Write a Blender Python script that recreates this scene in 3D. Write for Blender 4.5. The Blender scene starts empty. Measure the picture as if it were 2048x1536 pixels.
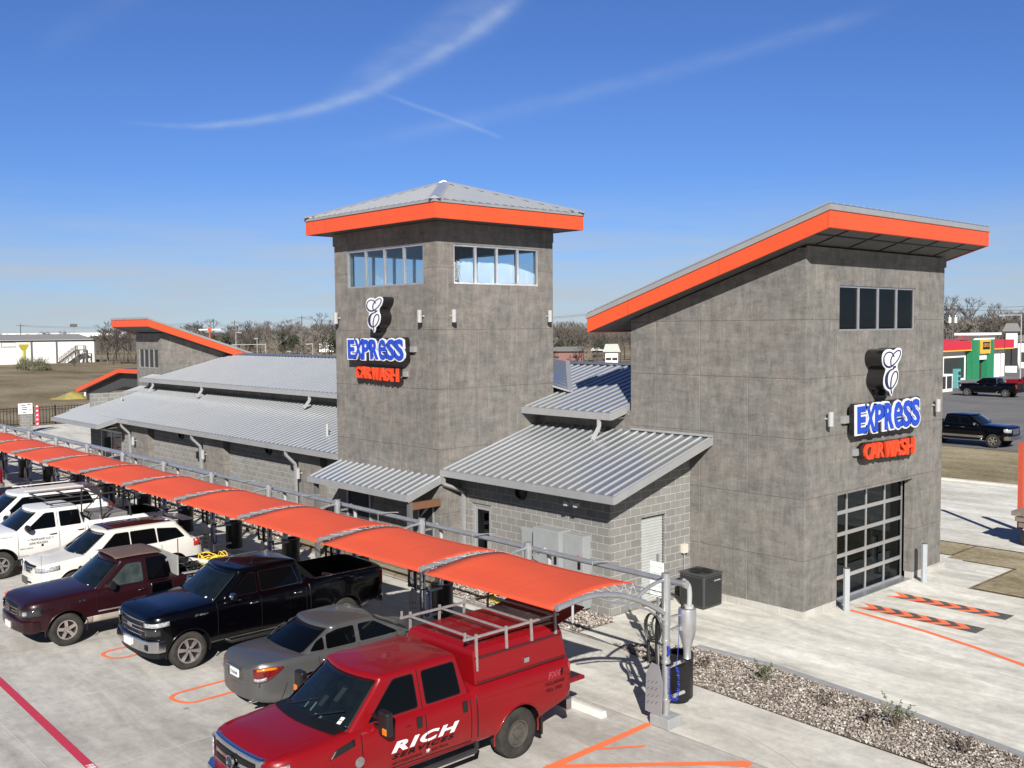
import bpy, bmesh, math, random
from mathutils import Vector, Matrix
from math import sin, cos, pi, radians
# ------------------------------------------------------------------ camera, sky, sun, exposure
SC = bpy.context.scene
COL = SC.collection
H = 7.3
FPX, PIT, YAW, ROLL = 1991.32, .0562232, -.8305215, -.0080187
def cam_axes():
    cy, sy, cp, sp = cos(YAW), sin(YAW), cos(PIT), sin(PIT)
    F = Vector((sy*cp, cy*cp, -sp)); R = Vector((cy, -sy, 0)); U = R.cross(F)
    c, s = cos(ROLL), sin(ROLL)
    return c*R+s*U, -s*R+c*U, F
CR, CU, CF = cam_axes()
cam_d = bpy.data.cameras.new('camera'); cam = bpy.data.objects.new('camera', cam_d); COL.objects.link(cam)
cam_d.sensor_width = 36; cam_d.lens = FPX/2048*36; cam_d.clip_end = 6000; cam_d.clip_start = .1
M = Matrix.Identity(4)
for i in range(3):
    M[i][0] = CR[i]; M[i][1] = CU[i]; M[i][2] = -CF[i]
M[2][3] = H
cam.matrix_world = M
SC.camera = cam
def gp(px, py, z=0):            # point of the photographed place at height z
    d = CF*FPX+CR*(px-1024)-CU*(py-768)
    t = (z-H)/d.z
    return Vector((d.x*t, d.y*t, z))
def at_dist(px, dist):          # ground point at a distance, under a column of the photo
    d = CF*FPX+CR*(px-1024)
    d.z = 0; d.normalize()
    return Vector((d.x*dist, d.y*dist, 0))
SUN = Vector((3.12, -2.68, 2.4)).normalized()
EL = math.asin(SUN.z); AZ = math.atan2(SUN.x, SUN.y)
sd = bpy.data.lights.new('sun', 'SUN'); sun = bpy.data.objects.new('sun', sd); COL.objects.link(sun)
sd.energy = 5.0; sd.angle = radians(.5); sd.color = (1, .95, .88)
sun.rotation_euler = SUN.to_track_quat('Z', 'Y').to_euler()
sun.location = (0, 0, 60)
SC.view_settings.view_transform = 'Standard'; SC.view_settings.look = 'None'
SC.view_settings.exposure = 0.8; SC.view_settings.gamma = 1
W = bpy.data.worlds.new('World'); SC.world = W; W.use_nodes = True

class NT:
    def __init__(s, tree): s.t = tree; s.n = tree.nodes; s.l = tree.links
    def new(s, typ, **kw):
        n = s.n.new(typ)
        for k, v in kw.items():
            if k == 'inp':
                for a, b in v.items(): s.set(n.inputs[a], b)
            else: setattr(n, k, v)
        return n
    def set(s, sock, v):
        if hasattr(v, 'is_linked') or isinstance(v, bpy.types.NodeSocket): s.l.new(v, sock)
        elif isinstance(v, tuple) and len(v) == 3 and sock.type == 'RGBA': sock.default_value = (*v, 1)
        else: sock.default_value = v
    def math(s, op, a, b=0., c=None, clamp=False):
        n = s.n.new('ShaderNodeMath'); n.operation = op; n.use_clamp = clamp
        s.set(n.inputs[0], a); s.set(n.inputs[1], b)
        if c is not None: s.set(n.inputs[2], c)
        return n.outputs[0]
    def mix(s, f, a, b, mode='MIX'):
        n = s.n.new('ShaderNodeMix'); n.data_type = 'RGBA'; n.blend_type = mode
        s.set(n.inputs[0], f); s.set(n.inputs[6], a); s.set(n.inputs[7], b)
        return n.outputs[2]
    def ramp(s, f, stops):
        n = s.n.new('ShaderNodeValToRGB'); s.set(n.inputs[0], f)
        e = n.color_ramp.elements
        while len(e) < len(stops): e.new(.5)
        for i, (p, c) in enumerate(stops):
            e[i].position = p; e[i].color = (*c, 1) if isinstance(c, tuple) else (c, c, c, 1)
        return n.outputs[0]
    def noise(s, vec, scale, detail=4, rough=.55, dist=0.):
        n = s.n.new('ShaderNodeTexNoise'); s.set(n.inputs['Vector'], vec)
        n.inputs['Scale'].default_value = scale; n.inputs['Detail'].default_value = detail
        n.inputs['Roughness'].default_value = rough; n.inputs['Distortion'].default_value = dist
        return n.outputs[0]
    def map(s, vec, scale=(1, 1, 1), rot=(0, 0, 0), loc=(0, 0, 0)):
        n = s.n.new('ShaderNodeMapping'); s.set(n.inputs[0], vec)
        n.inputs[1].default_value = loc; n.inputs[2].default_value = rot; n.inputs[3].default_value = scale
        return n.outputs[0]

def build_world():
    t = NT(W.node_tree); t.n.clear()
    sky = t.new('ShaderNodeTexSky', sky_type='NISHITA', sun_disc=False)
    sky.sun_elevation = EL; sky.sun_rotation = AZ; sky.altitude = 0
    sky.air_density = 1.0; sky.dust_density = .0; sky.ozone_density = 3.0
    g = t.new('ShaderNodeTexCoord').outputs['Generated']
    sx = t.new('ShaderNodeSeparateXYZ', inp={0: g})
    z = sx.outputs[2]
    # ice cloud streaks: bands along curves given as azimuth against elevation
    az = t.math('ARCTAN2', sx.outputs[0], sx.outputs[1])      # measured from +Y towards +X
    wob = t.noise(t.map(g, (1, 1, 1)), 5., 5, .6)
    fine = t.noise(t.map(g, (4, 4, 10)), 7., 6, .5, .3)
    def streak(a0, e0, a1, e1, bow, w0, w1, amp):
        # parameter along azimuth, elevation of the centre line with a bow
        u = t.math('DIVIDE', t.math('SUBTRACT', az, a0), a1-a0)
        u2 = t.math('MULTIPLY', u, t.math('SUBTRACT', 1., u))
        c = t.math('ADD', t.math('MULTIPLY_ADD', u, e1-e0, e0), t.math('MULTIPLY', u2, bow))
        c = t.math('ADD', c, t.math('MULTIPLY', t.math('SUBTRACT', wob, .5), .012))
        w = t.math('MAXIMUM', t.math('MULTIPLY_ADD', u, w1-w0, w0), .002)
        d = t.math('DIVIDE', t.math('SUBTRACT', z, c), w)
        k = t.math('EXPONENT', t.math('MULTIPLY', t.math('MULTIPLY', d, d), -1.))
        ends = t.math('MULTIPLY', t.new('ShaderNodeMapRange', interpolation_type='SMOOTHSTEP', inp={0: u, 1: -.05, 2: .25, 3: 0., 4: 1.}).outputs[0],
                      t.new('ShaderNodeMapRange', interpolation_type='SMOOTHSTEP', inp={0: u, 1: 1.02, 2: .9, 3: 0., 4: 1.}).outputs[0])
        tex = t.math('MULTIPLY_ADD', fine, 1.5, -.1, clamp=True)
        return t.math('MULTIPLY', t.math('MULTIPLY', t.math('MULTIPLY', k, ends), tex), amp)
    def azel(px, py):
        d = (CF*FPX+CR*(px-1024)-CU*(py-768)).normalized()
        return math.atan2(d.x, d.y), d.z
    acc = None
    for (x0, y0, x1, y1, bow, w0, w1, amp) in ((250, 248, 1080, -40, -.15, .0015, .009, .42), (640, 300, 1800, 0, -.005, .008, .006, .15),
                                              (750, 178, 1010, 278, 0, .0015, .002, .26), (640, 200, 1060, -60, -.01, .010, .024, .2), (60, 110, 330, -60, 0, .012, .012, .07)):
        a0, e0 = azel(x0, y0); a1, e1 = azel(x1, y1)
        k = streak(a0, e0, a1, e1, bow, w0, w1, amp)
        acc = k if acc is None else t.math('ADD', acc, k)
    # low veil near the horizon
    veil = t.new('ShaderNodeMapRange', interpolation_type='SMOOTHSTEP', inp={0: z, 1: .15, 2: .03, 3: 0., 4: 1.}).outputs[0]
    vt = t.noise(t.map(g, (2, 2, 26)), 2.6, 5, .6)
    lv = t.math('MULTIPLY', veil, t.math('MULTIPLY_ADD', vt, 1.6, -.25, clamp=True))
    lv = t.math('MULTIPLY', lv, .9, clamp=True)
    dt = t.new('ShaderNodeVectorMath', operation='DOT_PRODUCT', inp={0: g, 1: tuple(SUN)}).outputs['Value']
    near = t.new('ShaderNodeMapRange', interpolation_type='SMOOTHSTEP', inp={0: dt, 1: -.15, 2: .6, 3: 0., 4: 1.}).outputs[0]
    tint = t.mix(near, (.49, .69, 1.16), (.64, .60, .63))      # whiter on the unseen sun side, tinted so shade gets less blue fill
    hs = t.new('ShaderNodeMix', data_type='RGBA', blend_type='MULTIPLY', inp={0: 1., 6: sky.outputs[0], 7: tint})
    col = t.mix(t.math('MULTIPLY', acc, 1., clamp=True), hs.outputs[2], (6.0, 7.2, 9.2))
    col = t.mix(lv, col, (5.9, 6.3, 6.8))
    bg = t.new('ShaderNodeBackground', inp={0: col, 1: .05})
    out = t.new('ShaderNodeOutputWorld')
    t.l.new(bg.outputs[0], out.inputs[0])
build_world()

# ------------------------------------------------------------------ materials
MATS = {}
def mat(name, col, rough=.6, metal=0., col2=None, nscale=3., nmap=(1, 1, 1), bump=0., bscale=40., coat=0., spec=.5, dirt=None, emis=None):
    if name in MATS: return MATS[name]
    m = bpy.data.materials.new(name); m.use_nodes = True; t = NT(m.node_tree)
    b = t.n['Principled BSDF']
    b.inputs['Roughness'].default_value = rough; b.inputs['Metallic'].default_value = metal
    b.inputs['Specular IOR Level'].default_value = spec
    if coat: b.inputs['Coat Weight'].default_value = coat; b.inputs['Coat Roughness'].default_value = .03
    tc = t.new('ShaderNodeTexCoord').outputs['Object']
    c2 = col2 if col2 else tuple(c*.86 for c in col)
    f = t.noise(t.map(tc, nmap), nscale, 5, .6)
    c = t.ramp(f, [(.32, col), (.7, c2)])
    if dirt:
        # dusty lower body
        z = t.new('ShaderNodeSeparateXYZ', inp={0: tc}).outputs[2]
        k = t.new('ShaderNodeMapRange', inp={0: z, 1: dirt[1], 2: .15, 3: 0., 4: 1.}).outputs[0]
        k = t.math('MULTIPLY', k, t.math('MULTIPLY_ADD', t.noise(tc, 6., 6, .7), 1.4, -.2, clamp=True))
        k = t.math('MULTIPLY', k, dirt[2])
        c = t.mix(k, c, dirt[0])
        t.l.new(t.math('MULTIPLY_ADD', k, .5, rough), b.inputs['Roughness'])
    t.l.new(c, b.inputs['Base Color'])
    if bump:
        bn = t.new('ShaderNodeBump', inp={'Strength': bump, 'Distance': .02})
        t.l.new(t.noise(tc, bscale, 5, .6), bn.inputs['Height']); t.l.new(bn.outputs[0], b.inputs['Normal'])
    if emis:
        b.inputs['Emission Color'].default_value = (*emis[0], 1); b.inputs['Emission Strength'].default_value = emis[1]
    MATS[name] = m
    return m

def glass_mat(name, tint, refl=.12):
    m = bpy.data.materials.new(name); m.use_nodes = True; t = NT(m.node_tree); t.n.clear()
    tr = t.new('ShaderNodeBsdfTransparent', inp={0: (*tint, 1)})
    gl = t.new('ShaderNodeBsdfGlossy', inp={0: (.9, .95, 1, 1), 1: .02})
    fr = t.new('ShaderNodeLayerWeight', inp={0: .25})
    f = t.math('MULTIPLY_ADD', fr.outputs[0], .14, refl, clamp=True)
    mx = t.new('ShaderNodeMixShader', inp={0: f}); t.l.new(tr.outputs[0], mx.inputs[1]); t.l.new(gl.outputs[0], mx.inputs[2])
    o = t.new('ShaderNodeOutputMaterial'); t.l.new(mx.outputs[0], o.inputs[0])
    MATS[name] = m; return m

def stucco_mat(name, xj, yj, zj, tone=(.142, .135, .125)):
    """trowelled grey-brown plaster with panel joints at the given places"""
    m = bpy.data.materials.new(name); m.use_nodes = True; t = NT(m.node_tree)
    b = t.n['Principled BSDF']; b.inputs['Roughness'].default_value = .72; b.inputs['Specular IOR Level'].default_value = .35
    geo = t.new('ShaderNodeNewGeometry'); P = geo.outputs['Position']; N = geo.outputs['Normal']
    s = t.new('ShaderNodeSeparateXYZ', inp={0: P}); sn = t.new('ShaderNodeSeparateXYZ', inp={0: N})
    n1 = t.noise(P, .75, 6, .66, .3); na = t.noise(t.map(P, (.6, .6, 1.9)), 2.6, 9, .74, .35); nb = t.noise(t.map(P, (1.9, 1.9, .55)), 2.4, 9, .74, .35); n2 = t.math('MULTIPLY_ADD', na, .5, t.math('MULTIPLY', nb, .5)); n3 = t.noise(t.map(P, (1, 1, 1)), 18., 6, .75)
    st = t.noise(t.map(P, (7, 7, .8)), 2., 5, .7)
    a = tone
    c = t.ramp(n1, [(.3, (a[0]*.86, a[1]*.87, a[2]*.88)), (.48, a), (.6, (a[0]*1.12, a[1]*1.07, a[2]*1.05)), (.75, (a[0]*1.10, a[1]*1.13, a[2]*1.16))])
    k = t.math('MULTIPLY_ADD', n2, 2.9, -.45)
    c = t.mix(.95, c, t.new('ShaderNodeCombineColor', inp={0: k, 1: k, 2: k}).outputs[0], 'MULTIPLY')
    k2 = t.math('MULTIPLY_ADD', st, .5, .76); k2 = t.math('MULTIPLY', k2, t.math('MULTIPLY_ADD', n3, .8, .6))
    c = t.mix(1., c, t.new('ShaderNodeCombineColor', inp={0: k2, 1: k2, 2: k2}).outputs[0], 'MULTIPLY')
    # panel tone steps and joints
    def lines(coord, pos, w):
        acc = None
        jit = t.math('MULTIPLY', t.math('SUBTRACT', t.noise(P, 6., 3), .5), .02)
        for p in pos:
            d = t.math('ABSOLUTE', t.math('SUBTRACT', t.math('ADD', coord, jit), p))
            k = t.new('ShaderNodeMapRange', inp={0: d, 1: w, 2: w*.3, 3: 0., 4: 1.}).outputs[0]
            acc = k if acc is None else t.math('MAXIMUM', acc, k)
        return acc
    jx = t.math('MULTIPLY', lines(s.outputs[0], xj, .016), t.math('GREATER_THAN', t.math('ABSOLUTE', sn.outputs[1]), .5))
    jy = t.math('MULTIPLY', lines(s.outputs[1], yj, .016), t.math('GREATER_THAN', t.math('ABSOLUTE', sn.outputs[0]), .5))
    jz = lines(s.outputs[2], zj, .018)
    jv = t.math('MAXIMUM', jx, jy)
    c = t.mix(t.math('MULTIPLY', jv, .28), c, (.24, .23, .21))
    c = t.mix(t.math('MULTIPLY', jz, .36), c, (.055, .045, .04))
    t.l.new(c, b.inputs['Base Color'])
    hgt = t.math('SUBTRACT', t.math('ADD', t.math('MULTIPLY', n2, .7), t.math('MULTIPLY', n3, .3)), t.math('MULTIPLY', t.math('MAXIMUM', jv, jz), .5))
    bn = t.new('ShaderNodeBump', inp={'Strength': .45, 'Distance': .03, 'Height': hgt}); t.l.new(bn.outputs[0], b.inputs['Normal'])
    MATS[name] = m; return m

def block_mat(name, col=(.21, .207, .197), mortar=(.35, .345, .325), w=.4064, h=.2032):
    m = bpy.data.materials.new(name); m.use_nodes = True; t = NT(m.node_tree)
    b = t.n['Principled BSDF']; b.inputs['Roughness'].default_value = .9; b.inputs['Specular IOR Level'].default_value = .2
    P = t.new('ShaderNodeNewGeometry').outputs['Position']
    s = t.new('ShaderNodeSeparateXYZ', inp={0: P})
    v = t.new('ShaderNodeCombineXYZ', inp={0: t.math('ADD', s.outputs[0], s.outputs[1]), 1: s.outputs[2]}).outputs[0]
    br = t.new('ShaderNodeTexBrick', offset=.5, inp={'Vector': v, 'Color1': (*col, 1), 'Color2': (col[0]*.82, col[1]*.82, col[2]*.82, 1), 'Mortar': (*mortar, 1),
               'Scale': 1., 'Mortar Size': .011, 'Mortar Smooth': .3, 'Brick Width': w, 'Row Height': h, 'Bias': .1})
    n = t.noise(P, 60., 5, .75); n2 = t.noise(P, 2., 4)
    k = t.math('MULTIPLY', t.math('MULTIPLY_ADD', n, 1.3, .32), t.math('MULTIPLY_ADD', n2, .4, .8))
    c = t.mix(1., br.outputs[0], t.new('ShaderNodeCombineColor', inp={0: k, 1: k, 2: k}).outputs[0], 'MULTIPLY')
    t.l.new(c, b.inputs['Base Color'])
    h_ = t.math('ADD', t.math('MULTIPLY', br.outputs[1], -.6), t.math('MULTIPLY', n, .9))
    bn = t.new('ShaderNodeBump', inp={'Strength': .8, 'Distance': .015, 'Height': h_}); t.l.new(bn.outputs[0], b.inputs['Normal'])
    MATS[name] = m; return m

def concrete_mat(name, base=(.40, .385, .35), joints=None, streak=0.5, dark=.6, rot=0.5):
    m = bpy.data.materials.new(name); m.use_nodes = True; t = NT(m.node_tree)
    b = t.n['Principled BSDF']; b.inputs['Roughness'].default_value = .85; b.inputs['Specular IOR Level'].default_value = .25
    P = t.new('ShaderNodeNewGeometry').outputs['Position']
    n1 = t.noise(P, .16, 6, .6, .4); n2 = t.noise(t.map(P, (.35, 1.5, 1), (0, 0, rot)), .9, 7, .68, .7)
    n3 = t.noise(P, 3.2, 8, .75, .4); n4 = t.noise(P, 70., 3, .6)
    c = t.ramp(n1, [(.3, (base[0]*.82, base[1]*.80, base[2]*.79)), (.5, base), (.72, (base[0]*1.12, base[1]*1.13, base[2]*1.16))])
    k = t.math('MULTIPLY', t.math('MULTIPLY_ADD', n2, streak*2.8, 1-streak*1.4), t.math('MULTIPLY_ADD', n3, .9, .55))
    k = t.math('MULTIPLY', k, t.math('MULTIPLY_ADD', n4, .25, .875))
    c = t.mix(1., c, t.new('ShaderNodeCombineColor', inp={0: k, 1: k, 2: k}).outputs[0], 'MULTIPLY')
    # scuffs and drips
    sc = t.noise(t.map(P, (1.0, 1.6, 1), (0, 0, .4)), 1.7, 9, .8, .3)
    scm = t.math('MULTIPLY', t.new('ShaderNodeMapRange', inp={0: sc, 1: .60, 2: .72, 3: 0., 4: 1.}).outputs[0], dark)
    big = t.new('ShaderNodeMapRange', inp={0: t.noise(P, .22, 3, .5), 1: .45, 2: .62, 3: 0., 4: 1.}).outputs[0]
    c = t.mix(t.math('MULTIPLY', scm, big), c, (.14, .14, .14))
    vo = t.new('ShaderNodeTexVoronoi', feature='F1', inp={'Vector': P, 'Scale': .55, 'Randomness': 1.})
    drip = t.new('ShaderNodeMapRange', inp={0: vo.outputs[0], 1: .05, 2: .02, 3: 0., 4: .6}).outputs[0]
    c = t.mix(drip, c, (.09, .085, .08))
    # hairline cracks
    cr = t.new('ShaderNodeTexVoronoi', feature='DISTANCE_TO_EDGE', inp={'Vector': t.mix(.12, P, t.new('ShaderNodeTexNoise', inp={'Vector': P, 'Scale': 1.4}).outputs[1]), 'Scale': .13})
    ck = t.new('ShaderNodeMapRange', inp={0: cr.outputs[0], 1: .0022, 2: .0008, 3: 0., 4: .45}).outputs[0]
    c = t.mix(t.math('MULTIPLY', ck, big), c, (.12, .115, .1))
    if joints:
        s = t.new('ShaderNodeSeparateXYZ', inp={0: P})
        acc = None
        for ax, step, off, w in joints:
            q = t.math('ADD', s.outputs[ax], -off)
            if step:
                q = t.math('SUBTRACT', q, t.math('MULTIPLY', t.math('ROUND', t.math('DIVIDE', q, step)), step))
            kk = t.new('ShaderNodeMapRange', inp={0: t.math('ABSOLUTE', q), 1: w, 2: w*.4, 3: 0., 4: 1.}).outputs[0]
            acc = kk if acc is None else t.math('MAXIMUM', acc, kk)
        c = t.mix(t.math('MULTIPLY', acc, .7), c, (.52, .50, .44))
    t.l.new(c, b.inputs['Base Color'])
    bn = t.new('ShaderNodeBump', inp={'Strength': .25, 'Distance': .01, 'Height': t.math('ADD', n4, n3)}); t.l.new(bn.outputs[0], b.inputs['Normal'])
    MATS[name] = m; return m

def field_mat(name, stops, sc=1.):
    m = bpy.data.materials.new(name); m.use_nodes = True; t = NT(m.node_tree)
    b = t.n['Principled BSDF']; b.inputs['Roughness'].default_value = 1; b.inputs['Specular IOR Level'].default_value = .05
    P = t.new('ShaderNodeNewGeometry').outputs['Position']
    n1 = t.noise(P, .035*sc, 8, .65, .3); n2 = t.noise(P, 1.3*sc, 9, .8); n3 = t.noise(t.map(P, (.3, 2., 1), (0, 0, 1.2)), .12*sc, 6, .7)
    f = t.math('ADD', t.math('MULTIPLY', n1, .45), t.math('ADD', t.math('MULTIPLY', n2, .35), t.math('MULTIPLY', n3, .2)))
    c = t.ramp(f, stops)
    t.l.new(c, b.inputs['Base Color'])
    bn = t.new('ShaderNodeBump', inp={'Strength': .8, 'Distance': .08, 'Height': n2}); t.l.new(bn.outputs[0], b.inputs['Normal'])
    MATS[name] = m; return m

def metal_roof_mat(name, c0=(.33, .355, .38), c1=(.40, .425, .445), met=.8):
    m = bpy.data.materials.new(name); m.use_nodes = True; t = NT(m.node_tree)
    b = t.n['Principled BSDF']; b.inputs['Metallic'].default_value = met
    P = t.new('ShaderNodeNewGeometry').outputs['Position']
    n = t.noise(P, 14., 4, .7); n2 = t.noise(P, .8, 4)
    t.l.new(t.mix(n2, c0, c1), b.inputs['Base Color'])
    t.l.new(t.math('MULTIPLY_ADD', n, .16, .24), b.inputs['Roughness'])
    bn = t.new('ShaderNodeBump', inp={'Strength': .08, 'Distance': .02, 'Height': n2}); t.l.new(bn.outputs[0], b.inputs['Normal'])
    MATS[name] = m; return m

def gravel_mat(name):
    m = bpy.data.materials.new(name); m.use_nodes = True; t = NT(m.node_tree)
    b = t.n['Principled BSDF']; b.inputs['Roughness'].default_value = .85
    oi = t.new('ShaderNodeTexCoord').outputs['Object']
    vo = t.new('ShaderNodeTexVoronoi', feature='F1', inp={'Vector': oi, 'Scale': 22.})
    sp = t.new('ShaderNodeSeparateColor', inp={0: vo.outputs[1]})
    c = t.ramp(sp.outputs[0], [(0., (.06, .05, .044)), (.3, (.14, .118, .10)), (.55, (.235, .20, .17)), (.75, (.34, .30, .26)), (.92, (.41, .375, .335)), (1., (.55, .53, .50))])
    k = t.math('MULTIPLY_ADD', t.noise(oi, 80., 3, .6), .5, .75)
    c = t.mix(1., c, t.new('ShaderNodeCombineColor', inp={0: k, 1: k, 2: k}).outputs[0], 'MULTIPLY')
    t.l.new(c, b.inputs['Base Color'])
    MATS[name] = m; return m

ORANGE = mat('orange_metal_trim', (.58, .074, .022), .5, 0, (.53, .066, .019), .6)
CANVAS = mat('orange_shade_fabric', (.56, .066, .022), .85, 0, (.50, .058, .019), .7, bump=.15, bscale=160.)
ROOF = metal_roof_mat('galvalume_roof'); RIB_LIT = metal_roof_mat('galvalume_seam_lit', (.41, .43, .45), (.47, .485, .50), .5)  # seams share the pan metal; brighter colour paints in their sky reflection
TRIM = mat('grey_gutter_metal', (.34, .345, .35), .42, .35, (.30, .305, .31), 2.)
SOFFIT = mat('grey_soffit_panel', (.10, .10, .10), .7, 0)
BLOCK = block_mat('split_face_block')
SMOOTHB = block_mat('base_course_block', (.42, .41, .38), (.5, .49, .46), .4064, .2)
STEEL = mat('galvanised_pipe', (.46, .47, .48), .36, .7, (.38, .39, .40), 6., bump=.03, bscale=60)
ALU = mat('brushed_aluminium_frame', (.56, .56, .57), .35, .75)
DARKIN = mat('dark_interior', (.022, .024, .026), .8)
WHITEP = mat('white_powder_coat', (.33, .335, .335), .45)
BLACKP = mat('black_plastic', (.007, .007, .008), .42, spec=.5, bump=.1, bscale=80.)
RUBBER = mat('black_rubber_hose', (.014, .014, .014), .5)
BLUEH = mat('blue_air_hose', (.008, .03, .32), .4)
CONCF = mat('grey_cast_footing', (.27, .275, .28), .8, 0, (.22, .225, .23), 5., bump=.3, bscale=60)
GLASS = glass_mat('clear_window_glass', (.86, .92, .95), .03)
GLASSD = glass_mat('grey_window_glass', (.30, .35, .36), .035)
MAGENTA = mat('red_fire_lane_paint', (.42, .022, .055), .7, 0, (.36, .03, .06), 5.)
LINE_O = mat('orange_line_paint', (.78, .15, .045), .75, 0, (.66, .15, .06), 8.)
LINE_K = mat('black_line_paint', (.05, .05, .05), .8, 0, (.09, .088, .085), 8.)
WHITE = mat('white_paint', (.78, .78, .76), .6)
WOODB = mat('brown_timber', (.16, .075, .035), .7, 0, (.11, .05, .025), 6., (1, 1, 12))
WOODG = mat('weathered_pallet_wood', (.20, .17, .14), .9, 0, (.11, .09, .075), 6., (1, 8, 1))
STUCCO_T = stucco_mat('trowelled_plaster', (-25.97, -24.43, -27.4, -36.4), (19.26, 20.8, 18.1), (9.05, 7.26, 5.53, 3.79, 1.9))
STUCCO_R = stucco_mat('trowelled_plaster_front', (-17.81, -16.3, -14.78), (23.14, 24.73, 26.48, 27.68), (7.44, 5.98, 4.49, 2.99, 1.45), (.140, .135, .125))

# ------------------------------------------------------------------ object helpers
ORG = {}
def new_obj(name, data, parent=None):
    o = bpy.data.objects.new(name, data); COL.objects.link(o)
    if parent is not None: o.parent = parent
    return o
def tag(o, label=None, cat=None, group=None, kind=None):
    if label: o['label'] = label
    if cat: o['category'] = cat
    if group: o['group'] = group
    if kind: o['kind'] = kind
    return o
def thing(name, label, cat, loc=(0, 0, 0), rotz=0., group=None):
    o = new_obj(name, None); o.location = loc; o.rotation_euler = (0, 0, rotz)
    ORG[o.name] = Vector(loc)
    return tag(o, label, cat, group)

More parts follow.
